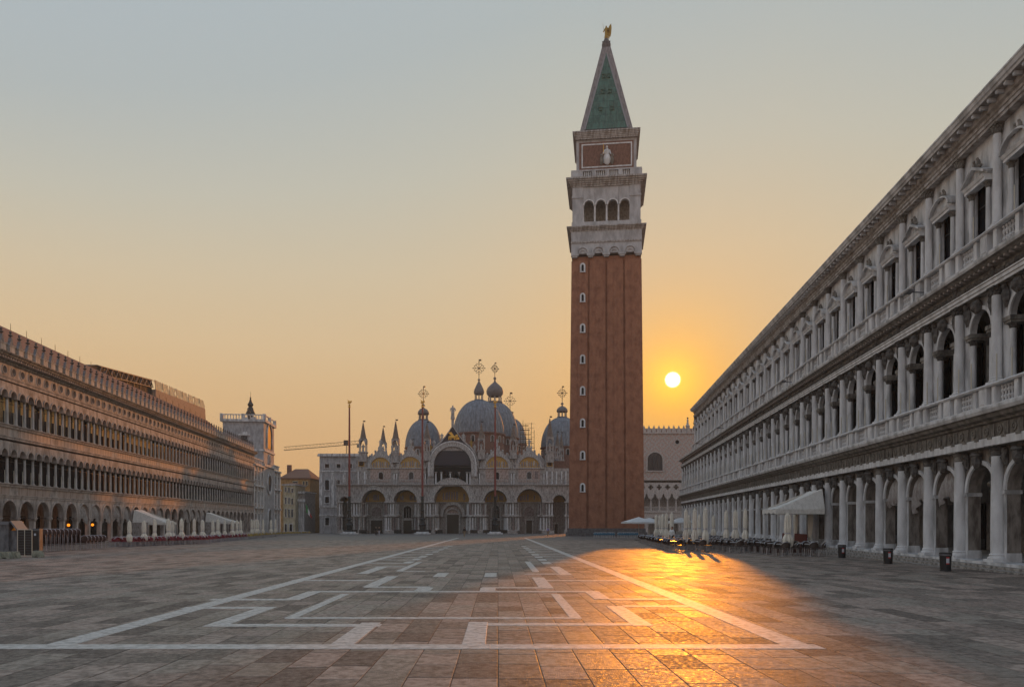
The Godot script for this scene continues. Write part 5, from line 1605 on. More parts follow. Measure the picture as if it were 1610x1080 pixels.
func domed_church() -> void:
	var o := thing("domed_church", "ornate domed church with five arched portals, gold mosaics and spiky pinnacles", "church", Vector3((710.0 - 805.0) / CK, gy(-CZ), -CZ))
	var T := 13.0
	var SP := cy_(788.5)
	# ---- lower front: a wall of deep arched portals
	var portals := [[541.5, 1.25, 1.6, 529.0, 556.0], [587.5, 3.15, 4.0, 556.0, 612.2], [637.0, 3.1, 3.95, 612.2, 667.0], [710.0, 4.7, 6.2, 667.0, 753.0], [779.0, 3.1, 3.95, 753.0, 806.0], [832.5, 3.35, 4.2, 806.0, 861.5], [879.6, 1.75, 2.2, 861.5, 896.0]]
	var depth := -4.6
	for k in portals.size():
		var p: Array = portals[k]
		var c := cx_(p[0])
		var x0 := cx_(p[3])
		var x1 := cx_(p[4])
		var hw := maxf(c - x0, x1 - c)
		# front wall round the arch (each side may be of its own width)
		var w := MB.new()
		w.arch_wall(p[1] * 2 + 0.3, SP - 0.02, T, p[1], SP, depth, 0.0, -1.0, 16, c)
		w.box(x0, c - p[1] - 0.15, SP - 0.02, T, depth, 0.0)
		w.box(c + p[1] + 0.15, x1, SP - 0.02, T, depth, 0.0)
		part(o, "portal_wall", w, M.church)
		part(o, "portal_arch", MB.new().ring(p[1], p[2], SP, SP, 0.0, 0.32, 18, c), M.church_light)
		part(o, "portal_arch_edge", MB.new().ring(p[2] - 0.12, p[2] + 0.12, SP, SP, 0.0, 0.44, 18, c), M.church_light)
		# back of the niche
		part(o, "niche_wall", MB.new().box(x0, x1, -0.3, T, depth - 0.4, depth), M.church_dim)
		var mos := part(o, "portal_mosaic", MB.new().half_disc(c, SP, p[1] - 0.1, SP, depth, depth + 0.08, 16), M.mosaic_dim)
		rng.seed = 100 + k
		if p[1] > 2.0:
			for i in int(p[1] * 2.2):
				var fx: float = c + rng.randf_range(-0.75, 0.75) * p[1]
				var room := sqrt(maxf(p[1] * p[1] - (fx - c) * (fx - c), 0.1))
				part(mos, "mosaic_figure", MB.new().blob(Vector3(fx, SP + 0.25 + room * 0.3, depth + 0.08), Vector3(0.26, room * 0.28, 0.05), 7, 0.2, i), M.mosaic_figure)
			# inner band and lintel between the tiers
			part(o, "niche_lintel", MB.new().box(c - p[1], c + p[1], SP - 0.25, SP, depth, depth + 0.45), M.church)
		# piers either side in two tiers carry clusters of columns
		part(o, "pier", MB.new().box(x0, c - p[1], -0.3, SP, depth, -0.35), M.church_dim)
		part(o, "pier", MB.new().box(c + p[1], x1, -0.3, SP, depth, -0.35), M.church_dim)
	# doors
	for d in [[587.5, 9.4, 818.0], [637.0, 6.8, 818.0], [710.0, 9.6, 809.0], [779.0, 6.8, 818.0], [832.5, 4.6, 818.0], [876.0, 2.4, 824.0]]:
		var c := cx_(d[0])
		var hw: float = d[1] / CK
		var y1 := cy_(d[2])
		var f := part(o, "doorway", MB.new().box(c - hw - 0.35, c - hw, 0, y1, depth, depth + 0.4).box(c + hw, c + hw + 0.35, 0, y1, depth, depth + 0.4).box(c - hw - 0.5, c + hw + 0.5, y1, y1 + 0.4, depth, depth + 0.5), M.church_light)
		part(f, "bronze_door", MB.new().box(c - hw, c + hw, 0, y1, depth, depth + 0.1), M.bronze)
		for i in 3:
			part(f, "door_rail", MB.new().box(c - hw, c + hw, y1 * (i + 0.5) / 3.0, y1 * (i + 0.5) / 3.0 + 0.06, depth + 0.1, depth + 0.14), M.bronze)
	# inner arches and upper windows in the portals
	part(o, "inner_arch", MB.new().ring(2.5, 3.3, cy_(808.0), cy_(812.0), depth, depth + 1.2, 16, cx_(710)), M.church_light)
	part(o, "inner_arch", MB.new().ring(1.75, 2.3, cy_(811.0), cy_(812.0), depth, depth + 0.8, 16, cx_(710)), M.church)
	part(o, "inner_tympanum", MB.new().half_disc(cx_(710), cy_(808.0), 2.5, cy_(809.0), depth, depth + 0.15, 14), M.church_pink)
	for px in [637.0, 779.0]:
		var w := part(o, "arched_window", MB.new().ring(1.05, 1.35, cy_(801.0), cy_(814.0), depth, depth + 0.4, 12, cx_(px)), M.church_light)
		part(w, "pane", MB.new().half_disc(cx_(px), cy_(801.0), 1.05, cy_(814.0), depth, depth + 0.06), M.glass)
		for i in 2:
			part(w, "mullion", MB.new().box(cx_(px) - 0.4 + i * 0.7, cx_(px) - 0.3 + i * 0.7, cy_(814.0), cy_(799.0), depth + 0.06, depth + 0.2), M.church)
	for px in [587.5, 832.5]:
		part(o, "blind_arch", MB.new().ring(1.3, 1.7, cy_(804.0), cy_(811.0), depth, depth + 0.35, 12, cx_(px)), M.church)
		part(o, "blind_panel", MB.new().half_disc(cx_(px), cy_(804.0), 1.3, cy_(811.0), depth, depth + 0.1), M.purple_marble)
	# columns in two tiers: on the piers in front, and round the sides of each niche
	var tier1 := column_shape(0.24, 3.35, 10).mesh()
	var tier2 := column_shape(0.2, 2.95, 10).mesh()
	var cap := capital_shape(0.22, 0.36, true).mesh()
	var runs := [[534.0, 537.0, 2], [548.0, 565.0, 5], [607.0, 618.0, 4], [658.0, 681.0, 6], [739.0, 760.0, 6], [798.0, 811.0, 4], [855.0, 868.0, 4], [890.0, 894.0, 2]]
	var mats := [M.clean_stone, M.church_light, M.purple_marble, M.church_light, M.clean_stone]
	var n := 0
	for r in runs:
		for i in r[2]:
			var x := cx_(lerpf(r[0], r[1], float(i) / (r[2] - 1)))
			for t in 2:
				n += 1
				var c := part(o, "portal_column", tier2 if t else tier1, mats[n * 7 % 5], Vector3(x, 4.95 if t else 0.85, 0.0 if i % 2 else 0.22))
				part(c, "capital", cap, M.church, Vector3(0, 2.95 if t else 3.35, 0))
		var xa := cx_(r[0]) - 0.45
		var xb := cx_(r[1]) + 0.45
		part(o, "pier_base", MB.new().box(xa - 0.1, xb + 0.1, -0.3, 0.85, -0.4, 0.6), M.church)
		part(o, "tier_band", MB.new().box(xa, xb, 4.56, 4.95, -0.4, 0.55), M.church_light)
		part(o, "springer_band", MB.new().box(xa, xb, 8.26, 8.6, -0.4, 0.5), M.church_light)
	for k in range(1, 6):
		var p: Array = portals[k]
		for s in [-1.0, 1.0]:
			for i in 3:
				for t in 2:
					var c := part(o, "niche_column", tier2 if t else tier1, mats[(i + t + k) % 5], Vector3(cx_(p[0]) + s * (p[1] - 0.3 - i * 0.28), 4.95 if t else 0.85, -0.6 - i * 1.2))
					part(c, "capital", cap, M.church, Vector3(0, 2.95 if t else 3.35, 0))
			part(o, "niche_band", MB.new().box(cx_(p[0]) + s * (p[1] - 0.6) - 0.55, cx_(p[0]) + s * (p[1] - 0.6) + 0.55, 4.56, 4.95, depth + 0.1, -0.4), M.church)
	# relief panels over the piers
	for px in [612.0, 661.5, 750.5, 806.0, 860.0]:
		part(o, "relief_panel", MB.new().box(cx_(px) - 0.55, cx_(px) + 0.55, cy_(779.0), cy_(768.0), 0, 0.12).box(cx_(px) - 0.4, cx_(px) + 0.4, cy_(777.5), cy_(769.5), 0.12, 0.16), M.church_light)
	# ---- terrace and its balustrade
	part(o, "terrace", MB.new().sweep([[-6.0, T - 0.35], [0.35, T - 0.35], [0.5, T - 0.1], [0.75, T], [0.75, T + 0.15], [-6.0, T + 0.15]], cx_(528.0), cx_(897.0)), M.church_light)
	for seg in [[528.0, 679.0], [741.0, 897.0]]:
		part(o, "balustrade_rail", MB.new().box(cx_(seg[0]), cx_(seg[1]), T + 1.25, T + 1.4, 0.35, 0.6), M.church_light)
		var m := int((seg[1] - seg[0]) / 3.4)
		for i in m + 1:
			var x := cx_(lerpf(seg[0], seg[1], float(i) / m))
			var big := i % 5 == 0
			part(o, "balustrade_post", MB.new().box(x - (0.16 if big else 0.08), x + (0.16 if big else 0.08), T + 0.15, T + (1.55 if big else 1.25), 0.36, 0.58), M.church)
	# ---- upper front, set back on the terrace
	var zu := -3.2
	var lun := [[595.0, 2.78, 3.5, 570.0, 619.0], [642.6, 2.95, 3.65, 619.0, 669.0], [781.0, 3.1, 3.8, 751.0, 806.0], [832.5, 2.9, 3.6, 806.0, 858.0]]
	var SU := cy_(734.0)
	for k in 4:
		var p: Array = lun[k]
		var c := cx_(p[0])
		part(o, "upper_wall", MB.new().box(cx_(p[3]), cx_(p[4]), T, SU, zu - 3.0, zu), M.church)
		part(o, "marble_panel", MB.new().box(c - p[1], c + p[1], cy_(757.0), SU - 0.3, zu, zu + 0.1), M.church_pink)
		part(o, "lunette_sill", MB.new().box(cx_(p[3]) + 0.2, cx_(p[4]) - 0.2, SU - 0.25, SU + 0.05, zu, zu + 0.4), M.church_light)
		part(o, "gable_wall", MB.new().prism(ogee(c, p[2] + 0.4, SU, cy_(700.0)), zu - 1.2, zu - 0.02), M.church_light)
		var mo := part(o, "lunette_mosaic", MB.new().half_disc(c, SU, p[1], SU, zu, zu + 0.08), M.mosaic)
		rng.seed = 40 + k
		for i in 9:
			var fx: float = c + (i - 4.0) / 4.6 * p[1]
			var room := sqrt(maxf(p[1] * p[1] - (fx - c) * (fx - c), 0.1))
			part(mo, "mosaic_figure", MB.new().blob(Vector3(fx, SU + room * rng.randf_range(0.3, 0.42), zu + 0.08), Vector3(0.27, room * rng.randf_range(0.26, 0.36), 0.05), 7, 0.25, i), M.mosaic_figure if i % 3 else M.church_light)
		part(o, "lunette_arch", MB.new().ring(p[1], p[2], SU, SU, zu, zu + 0.4, 16, c), M.church_light)
		crockets(o, c, p[2] + 0.45, SU, cy_(700.0), zu - 0.4)
		if k != 3:
			window_on(o, cx_([595.5, 644.0, 781.0, 0][k]), cy_(753.5), 1.15, 2.1, zu + 0.1, M.church_light, true)
		else:
			window_on(o, c, cy_(752.0), 1.1, 1.9, zu + 0.1, M.church_light, true)
			part(o, "icon_panel", MB.new().box(c + 1.5, c + 2.4, cy_(752.0), cy_(740.0), zu + 0.1, zu + 0.2), M.purple_marble)
		for px in [p[3] + 2.0, p[4] - 2.0]:
			var col := part(o, "upper_column", column_shape(0.16, 3.0, 8), M.clean_stone, Vector3(cx_(px), T + 0.15, zu + 0.35))
			part(col, "capital", capital_shape(0.16, 0.3, true), M.church, Vector3(0, 3.0, 0))
	# great central window
	var SC := cy_(730.0)
	var cc := 0.0
	part(o, "central_wall", MB.new().arch_wall(12.8, T, cy_(707.0), 5.05, SC, zu - 1.4, zu), M.church)
	part(o, "central_gable", MB.new().prism(ogee_cap(cc, 6.2, 6.75, SC, cy_(668.0)), zu - 1.0, zu - 0.15), M.blue_field)
	part(o, "gable_edge", MB.new().prism(ogee_band(cc, 6.7, 7.05, SC, cy_(668.0), cy_(666.0)), zu - 1.1, zu + 0.1), M.church_light)
	part(o, "central_arch", MB.new().ring(5.05, 6.4, SC, SC - 3.0, zu, zu + 0.5, 22, cc), M.church_light)
	part(o, "central_arch_edge", MB.new().ring(6.2, 6.5, SC, SC - 3.0, zu, zu + 0.65, 22, cc), M.clean_stone)
	var gw := part(o, "great_window", MB.new().half_disc(cc, SC, 5.05, SC - 0.6, zu - 1.0, zu - 0.9, 20), M.window_net)
	for i in 11:
		var x := -4.6 + i * 0.92
		part(gw, "mullion", MB.new().box(x - 0.05, x + 0.05, SC - 0.6, SC + sqrt(maxf(25.0 - x * x, 0.0)), zu - 0.9, zu - 0.8), M.dark_iron)
	for i in 5:
		var hx := sqrt(25.0 - pow(i * 0.95, 2.0))
		part(gw, "transom", MB.new().box(-hx, hx, SC - 0.6 + i * 0.95, SC - 0.52 + i * 0.95, zu - 0.9, zu - 0.82), M.dark_iron)
	part(o, "gallery_shade_pane", MB.new().box(-5.05, 5.05, T, SC - 0.6, zu - 1.0, zu - 0.9), M.glass_dull)  # near-black pane painted in for the shade of the open gallery
	for px in [683.0, 692.0, 706.0, 720.0, 733.0, 738.0]:
		var col := part(o, "gallery_column", column_shape(0.26, 3.0, 10), M.clean_stone, Vector3(cx_(px), T + 0.2, zu - 0.3))
		part(col, "capital", capital_shape(0.24, 0.45, true), M.church_light, Vector3(0, 3.0, 0))
	for px in [698.0, 704.0, 716.0, 722.0]:
		part(o, "bronze_horse", horse_shape(), M.bronze, Vector3(cx_(px), T + 0.75, zu + 1.2), turned(0.25 if px < 710.0 else -0.25))
		part(o, "horse_plinth", MB.new().box(cx_(px) - 0.4, cx_(px) + 0.4, T + 0.1, T + 0.75, zu + 0.3, zu + 2.1), M.church_light)
	for s in [-1.0, 1.0]:
		part(o, "side_lobe", MB.new().box(minf(s * 6.4, s * 7.2), maxf(s * 6.4, s * 7.2), T, SC + 1.0, zu - 1.2, zu), M.church)
	# gilded winged lion in the gable
	var ln := part(o, "gilded_lion", MB.new().blob(Vector3(0, 0.75, 0), Vector3(1.15, 0.42, 0.2), 9).blob(Vector3(1.2, 1.05, 0), Vector3(0.42, 0.45, 0.22), 9, 0.1).box(-1.0, -0.75, 0, 0.6, -0.1, 0.1).box(-0.5, -0.25, 0, 0.6, -0.1, 0.1).box(0.5, 0.75, 0, 0.6, -0.1, 0.1).box(0.95, 1.2, 0, 0.6, -0.1, 0.1), M.gold, Vector3(-0.1, cy_(689.5), zu))
	part(ln, "wing", MB.new().prism(PackedVector2Array([Vector2(-0.1, 0.9), Vector2(0.5, 1.1), Vector2(-0.2, 2.1), Vector2(-1.4, 2.0), Vector2(-0.6, 1.5)]), -0.05, 0.06), M.gold)
	part(ln, "book", MB.new().box(1.3, 1.9, 0.1, 0.7, -0.1, 0.12), M.gold)
	for i in 6:
		var s := 1.0 if i % 2 else -1.0
		var t: float = [0.45, 0.62, 0.8][i / 2]
		part(o, "gable_angel", statue_shape(2.1, i), M.church_light if i % 3 else M.gold_dull, Vector3(s * ogee_x(7.05, SC, cy_(666.0), t), ogee_y(7.05, SC, cy_(666.0), t) - 0.15, zu - 0.4))
	part(o, "apex_plinth", MB.new().box(-0.35, 0.35, cy_(668.5), cy_(656.0), zu - 0.9, zu - 0.2).box(-0.55, 0.55, cy_(656.0), cy_(654.5), zu - 1.1, zu), M.church_light)
	part(o, "apex_statue", statue_shape(3.5, 2), M.church_light, Vector3(0, cy_(654.5), zu - 0.55))
	# ---- pinnacles with niches
	for p in [[567.0, 714.0, 661.0, 2.0, 0.0], [619.0, 715.0, 659.0, 2.0, 0.0], [669.0, 713.0, 662.0, 1.9, 0.0], [756.0, 711.0, 662.0, 1.9, 0.0], [807.0, 711.0, 666.0, 1.9, 0.0], [865.5, 714.0, 654.0, 2.0, 0.0], [585.0, 710.0, 659.0, 1.9, -14.0], [599.0, 709.0, 664.0, 1.8, -20.0], [628.0, 712.0, 674.0, 1.5, -24.0], [881.0, 716.0, 671.0, 1.5, -10.0], [890.0, 720.0, 668.0, 1.5, -16.0]]:
		pinnacle(o, cx_(p[0]), cy_(p[1]), cy_(p[2]), p[3], zu + p[4])
	part(o, "corner_block", MB.new().box(cx_(556.0), cx_(573.0), T, cy_(716.0), zu - 2.0, zu + 0.3), M.church)
	part(o, "corner_block", MB.new().box(cx_(857.0), cx_(896.0), T, cy_(735.0), zu - 14.0, zu + 0.3), M.church)
	part(o, "corner_block", MB.new().box(cx_(858.0), cx_(872.0), cy_(735.0), cy_(714.0), zu - 2.0, zu + 0.3), M.church)
	for px in [560.0, 570.0, 860.5, 869.0, 876.0, 884.0, 891.0]:
		part(o, "corner_column", column_shape(0.2, 3.6, 8), M.clean_stone, Vector3(cx_(px), T + 0.15, zu + 0.6))
	window_on(o, cx_(865.0), cy_(731.0), 1.2, 2.0, zu + 0.3, M.mosaic, true)
	window_on(o, cx_(564.5), cy_(731.0), 1.2, 2.0, zu + 0.3, M.mosaic, true)
	# body of the church behind the front
	part(o, "nave_block", MB.new().box(cx_(553.0), cx_(897.0), -0.5, cy_(722.0), -75.0, zu - 2.5), M.brick_dull)
	part(o, "south_block", MB.new().box(cx_(840.0), cx_(915.0), -0.5, cy_(718.0), -70.0, zu - 12.0), M.brick_dull)
	part(o, "lead_roof", MB.new().box(cx_(570.0), cx_(880.0), cy_(722.0), cy_(719.0), -70.0, zu - 3.0), M.lead)
	# ---- domes
	dome(o, 753.0, 629.0, 684.0, 40.0, 226.0, 8.3, 594.0, 565.0, "onion", 0)
	dome(o, 778.0, 632.0, 690.0, 37.0, 247.0, 13.5, 590.0, 570.0, "bulb", 1)
	dome(o, 665.5, 660.0, 705.0, 28.5, 246.0, 9.2, 632.0, 607.0, "cap", 2)
	dome(o, 884.0, 656.0, 705.0, 33.5, 243.0, 9.0, 630.0, 607.0, "cap", 3)
	dome(o, 802.0, 657.0, 700.0, 26.0, 275.0, 6.0, 645.0, 617.0, "cap", 4)
	# scaffolding beside the rear dome
	var sc := thing("roof_scaffold", "light scaffold of thin tubes and planks among the church domes", "scaffold", Vector3((829.0 - 805.0) / F * 238.0, 0, -238.0))
	var K := F / 238.0
	for i in 6:
		for j in 2:
			var x := (-11.0 + i * 4.4) / K
			var hgt: float = [664.0, 661.0, 666.0, 672.0, 664.0, 676.0][i]
			part(sc, "upright", MB.new().tube(Vector3(x, (HOR - 712.0) / K + EYE, -j * 1.5), Vector3(x, (HOR - hgt) / K + EYE, -j * 1.5), 0.05, 0.05, 4), M.dark_iron)
	for j in 6:
		part(sc, "deck", MB.new().box(-11.0 / K, (12.0 - 2 * j) / K, (HOR - 704.0 + j * 7.0) / K + EYE, (HOR - 704.0 + j * 7.0) / K + EYE + 0.08, -1.5, 0.0), M.bronze)
		part(sc, "rail", MB.new().tube(Vector3(-11.0 / K, (HOR - 701.0 + j * 7.0) / K + EYE, 0), Vector3(11.0 / K, (HOR - 701.0 + j * 7.0) / K + EYE, 0), 0.04, 0.04, 4), M.dark_iron)


func ogee(c: float, r: float, ys: float, apex: float) -> PackedVector2Array:
	var p := PackedVector2Array([Vector2(c - r, ys), Vector2(c + r, ys)])
	var n := 12
	for k in n + 1:
		var t := float(k) / n
		p.append(Vector2(c + ogee_x(r, ys, apex, t), ogee_y(r, ys, apex, t)))
	for k in range(n - 1, -1, -1):
		var t := float(k) / n
		p.append(Vector2(c - ogee_x(r, ys, apex, t), ogee_y(r, ys, apex, t)))
	return p


func ogee_x(r: float, _ys: float, _apex: float, t: float) -> float:
	# convex over the haunch, then drawn in to a point
	return r * (cos(t * 1.25) if t < 0.72 else lerpf(cos(0.9), 0.0, pow((t - 0.72) / 0.28, 0.88)))


func ogee_y(r: float, ys: float, apex: float, t: float) -> float:
	var yh := ys + r * sin(0.9)
	return ys + r * sin(t * 1.25) if t < 0.72 else lerpf(yh, apex, pow((t - 0.72) / 0.28, 1.15))


func ogee_cap(c: float, _r0: float, r: float, ys: float, apex: float) -> PackedVector2Array:
	return ogee(c, r, ys, apex)


func ogee_band(c: float, r0: float, r1: float, ys: float, a0: float, a1: float) -> PackedVector2Array:
	var p := PackedVector2Array()
	var n := 14
	for s in [[r1, a1, 1.0], [r0, a0, -1.0]]:
		var row := []
		for k in n + 1:
			row.append(Vector2(c + ogee_x(s[0], ys, s[1], float(k) / n), ogee_y(s[0], ys, s[1], float(k) / n)))
		for k in range(n - 1, -1, -1):
			row.append(Vector2(c - ogee_x(s[0], ys, s[1], float(k) / n), ogee_y(s[0], ys, s[1], float(k) / n)))
		if s[2] < 0.0:
			row.reverse()
		for q in row:
			p.append(q)
	return p


func crockets(o: Node, c: float, r: float, ys: float, apex: float, z: float) -> void:
	for k in 9:
		var t := (k + 0.5) / 9.0
		for s in [-1.0, 1.0]:
			var x: float = c + s * (ogee_x(r, ys, apex, t) + 0.1)
			var y := ogee_y(r, ys, apex, t)
			part(o, "crocket", MB.new().blob(Vector3(x, y + 0.15, z), Vector3(0.36, 0.6, 0.28), 6, 0.35, k), M.church_light)
	part(o, "gable_statue", statue_shape(2.2, int(c) % 3), M.church_light, Vector3(c, apex - 0.1, z))


func pinnacle(o: Node, x: float, y0: float, y1: float, w: float, z: float) -> void:
	var h := y1 - y0
	var at := Vector3(x, y0, z)
	var p := part(o, "pinnacle", MB.new().box(-w / 2, w / 2, -h * 0.2, h * 0.08, -w / 2, w / 2).box(-w * 0.58, w * 0.58, h * 0.06, h * 0.1, -w * 0.58, w * 0.58), M.church, at)
	for s in [[-1, 1], [1, 1], [-1, -1], [1, -1]]:
		part(p, "columnette", MB.new().tube(Vector3(s[0] * w * 0.42, h * 0.1, s[1] * w * 0.42), Vector3(s[0] * w * 0.42, h * 0.38, s[1] * w * 0.42), w * 0.07, w * 0.07, 6), M.church_light)
	part(p, "niche_statue", statue_shape(h * 0.24, int(absf(x))), M.church_light, Vector3(0, h * 0.1, 0))
	part(p, "canopy", MB.new().arch_wall(w, h * 0.33, h * 0.47, w * 0.3, h * 0.35, -w / 2, w / 2, w * 0.42, 8), M.church)
	part(p, "spirelet", MB.new().lathe([[w * 0.56, h * 0.47], [w * 0.42, h * 0.52], [w * 0.1, h * 0.92], [w * 0.06, h * 0.93], [w * 0.12, h * 0.95], [w * 0.03, h * 0.97], [0.02, h], [0, h]], 8), M.spire_brown)
	part(p, "vane", MB.new().box(0.0, w * 0.3, h * 1.0, h * 1.04, -0.02, 0.02).box(-0.02, 0.02, h * 0.98, h * 1.06, -0.02, 0.02), M.dark_iron)


func horse_shape() -> MB:
	var b := MB.new()
	b.blob(Vector3(0, 1.15, -0.1), Vector3(0.34, 0.42, 0.8), 10)
	b.tube(Vector3(0, 1.3, 0.5), Vector3(0, 2.0, 0.95), 0.3, 0.17, 8)
	b.tube(Vector3(0, 2.1, 0.85), Vector3(0, 1.8, 1.4), 0.17, 0.1, 8)
	for s in [-1.0, 1.0]:
		b.tube(Vector3(s * 0.2, 1.0, -0.65), Vector3(s * 0.2, 0.5, -0.8), 0.17, 0.09)
		b.tube(Vector3(s * 0.2, 0.5, -0.8), Vector3(s * 0.2, 0.0, -0.7), 0.09, 0.06)
	b.tube(Vector3(0.18, 1.0, 0.5), Vector3(0.18, 0.0, 0.5), 0.13, 0.06)
	b.tube(Vector3(-0.18, 1.0, 0.5), Vector3(-0.18, 0.7, 0.95), 0.13, 0.08)
	b.tube(Vector3(-0.18, 0.7, 0.95), Vector3(-0.18, 0.35, 0.8), 0.08, 0.06)
	b.tube(Vector3(0, 1.2, -0.85), Vector3(0, 0.5, -1.1), 0.1, 0.05)
	return b


func dome(o: Node, px: float, top_py: float, low_py: float, r_px: float, Z: float, lan_px: float, onion_py: float, cross_py: float, kind: String, sd: int) -> void:
	var K := F / Z
	var at := Vector3((px - 805.0) / K - (710.0 - 805.0) / CK, 0, -(Z - CZ))
	var yy := func(py: float) -> float: return (HOR - py) / K + EYE - gy(-CZ)
	var r := r_px / K
	var y1: float = yy.call(top_py)
	var y0: float = yy.call(low_py)
	var h := y1 - y0
	var prof := []
	var n := 16
	for k in n + 1:
		var t := float(k) / n * PI / 2
		prof.append([r * pow(cos(t), 0.9) if k < n else 0.0, y0 + h * sin(t)])
	var d := part(o, "dome", MB.new().lathe(prof, 40, 0, 0, true), M.lead, at)
	# raised seams of the lead sheets
	for k in 32:
		var a := TAU * (k + 0.5) / 32
		if cos(a) < -0.25:
			continue
		var s := MB.new()
		for i in n - 1:
			var p0: Array = prof[i]
			var p1: Array = prof[i + 1]
			s.tube(Vector3(sin(a) * p0[0], p0[1], cos(a) * p0[0]), Vector3(sin(a) * p1[0], p1[1], cos(a) * p1[0]), 0.055, 0.055, 4)
		part(d, "lead_seam", s, M.lead_dark)
	for k in [4, 7, 10]:
		part(d, "lead_joint", MB.new().lathe([[prof[k][0] + 0.01, prof[k][1] - 0.03], [prof[k][0] + 0.035, prof[k][1]], [prof[k][0] - 0.02, prof[k][1] + 0.05]], 40), M.lead_dark)
	part(o, "drum", MB.new().lathe([[r * 0.98, y0 - 6.0], [r * 0.98, y0 - 0.3], [r * 1.04, y0 - 0.2], [r * 1.04, y0 + 0.15], [r * 0.97, y0 + 0.2]], 40), M.brick_dull, at)
	for k in 16:
		var a := TAU * (k + 0.5) / 16
		if cos(a) < 0.0:
			continue
		var f := part(o, "drum_window", MB.new().ring(0.42, 0.62, 1.4, 0.0, -0.05, 0.15, 8), M.church_light, at + Vector3(sin(a) * r * 0.98, y0 - 2.6, cos(a) * r * 0.98), turned(a))
		part(f, "pane", MB.new().half_disc(0, 1.4, 0.42, 0.0, -0.05, 0.06, 8), M.glass)
	# lantern with its little columns, then the crown above
	var lr := lan_px / K
	var ylan: float = yy.call(top_py - (8.5 if kind == "onion" else 8.0))
	var yon: float = yy.call(onion_py)
	var lan := part(o, "lantern", MB.new().lathe([[lr * 0.9, y1 - 0.35], [lr * 0.9, y1 + 0.1], [lr * 0.75, y1 + 0.12]], 16), M.lead_dark, at)
	for k in 8:
		var a := TAU * k / 8
		part(lan, "lantern_column", MB.new().tube(Vector3(sin(a) * lr * 0.72, y1 + 0.1, cos(a) * lr * 0.72), Vector3(sin(a) * lr * 0.72, ylan - 0.1, cos(a) * lr * 0.72), lr * 0.09, lr * 0.09, 6), M.church)
	var hh := yon - ylan
	var pr := []
	if kind == "onion":
		pr = [[lr * 0.85, 0.0], [lr, hh * 0.12], [lr * 0.95, hh * 0.25], [lr * 0.6, hh * 0.5], [lr * 0.25, hh * 0.72], [lr * 0.1, hh * 0.82], [lr * 0.3, hh * 0.88], [lr * 0.08, hh * 0.95], [0.0, hh]]
	elif kind == "bulb":
		pr = [[lr * 0.72, 0.0], [lr * 0.95, hh * 0.12], [lr, hh * 0.26], [lr * 0.85, hh * 0.42], [lr * 0.5, hh * 0.56], [lr * 0.15, hh * 0.68], [lr * 0.07, hh * 0.78], [lr * 0.2, hh * 0.85], [lr * 0.06, hh * 0.92], [0.0, hh]]
	else:
		pr = [[lr * 0.92, 0.0], [lr * 1.0, hh * 0.06], [lr * 0.92, hh * 0.25], [lr * 0.62, hh * 0.42], [lr * 0.2, hh * 0.52], [lr * 0.08, hh * 0.62], [lr * 0.3, hh * 0.72], [lr * 0.08, hh * 0.84], [0.0, hh]]
	part(lan, "lantern_crown", MB.new().lathe(pr, 16, 0, 0, true, ylan), M.lead_brown)
	# gilded cross with balls at the ends of its arms
	var yc: float = yy.call(cross_py)
	var ch := yc - yon
	var mid := yon + ch * 0.52
	var ar := ch * 0.32
	var cr := part(lan, "cross", MB.new().tube(Vector3(0, yon - 0.3, 0), Vector3(0, yc, 0), 0.11, 0.08, 6).box(0.0, ch * 0.13, yc - ch * 0.09, yc, -0.03, 0.03), M.bronze)
	cr.set_meta("label", "openwork cross with ball tipped arms")
	var arms := MB.new()
	for k in 8:
		var a := TAU * k / 8
		var l := ar if k % 2 == 0 else ar * 0.72
		var e := Vector3(sin(a) * l, mid + cos(a) * l, 0)
		arms.tube(Vector3(0, mid, 0), e, 0.085, 0.07, 5)
		arms.blob(e, Vector3(0.2, 0.2, 0.2), 6)
		if k % 2 == 0:
			for s in [-0.45, 0.45]:
				var q := Vector3(sin(a + s) * l * 0.85, mid + cos(a + s) * l * 0.85, 0)
				arms.tube(Vector3(sin(a) * l * 0.6, mid + cos(a) * l * 0.6, 0), q, 0.065, 0.055, 4)
				arms.blob(q, Vector3(0.16, 0.16, 0.16), 5)
	lan.set_meta("label", "open lantern with a metal crown")
	var ap := part(lan, "cross_arms", arms, M.bronze)
	ap.rotation.y = 0.0 if sd != 1 else 0.5


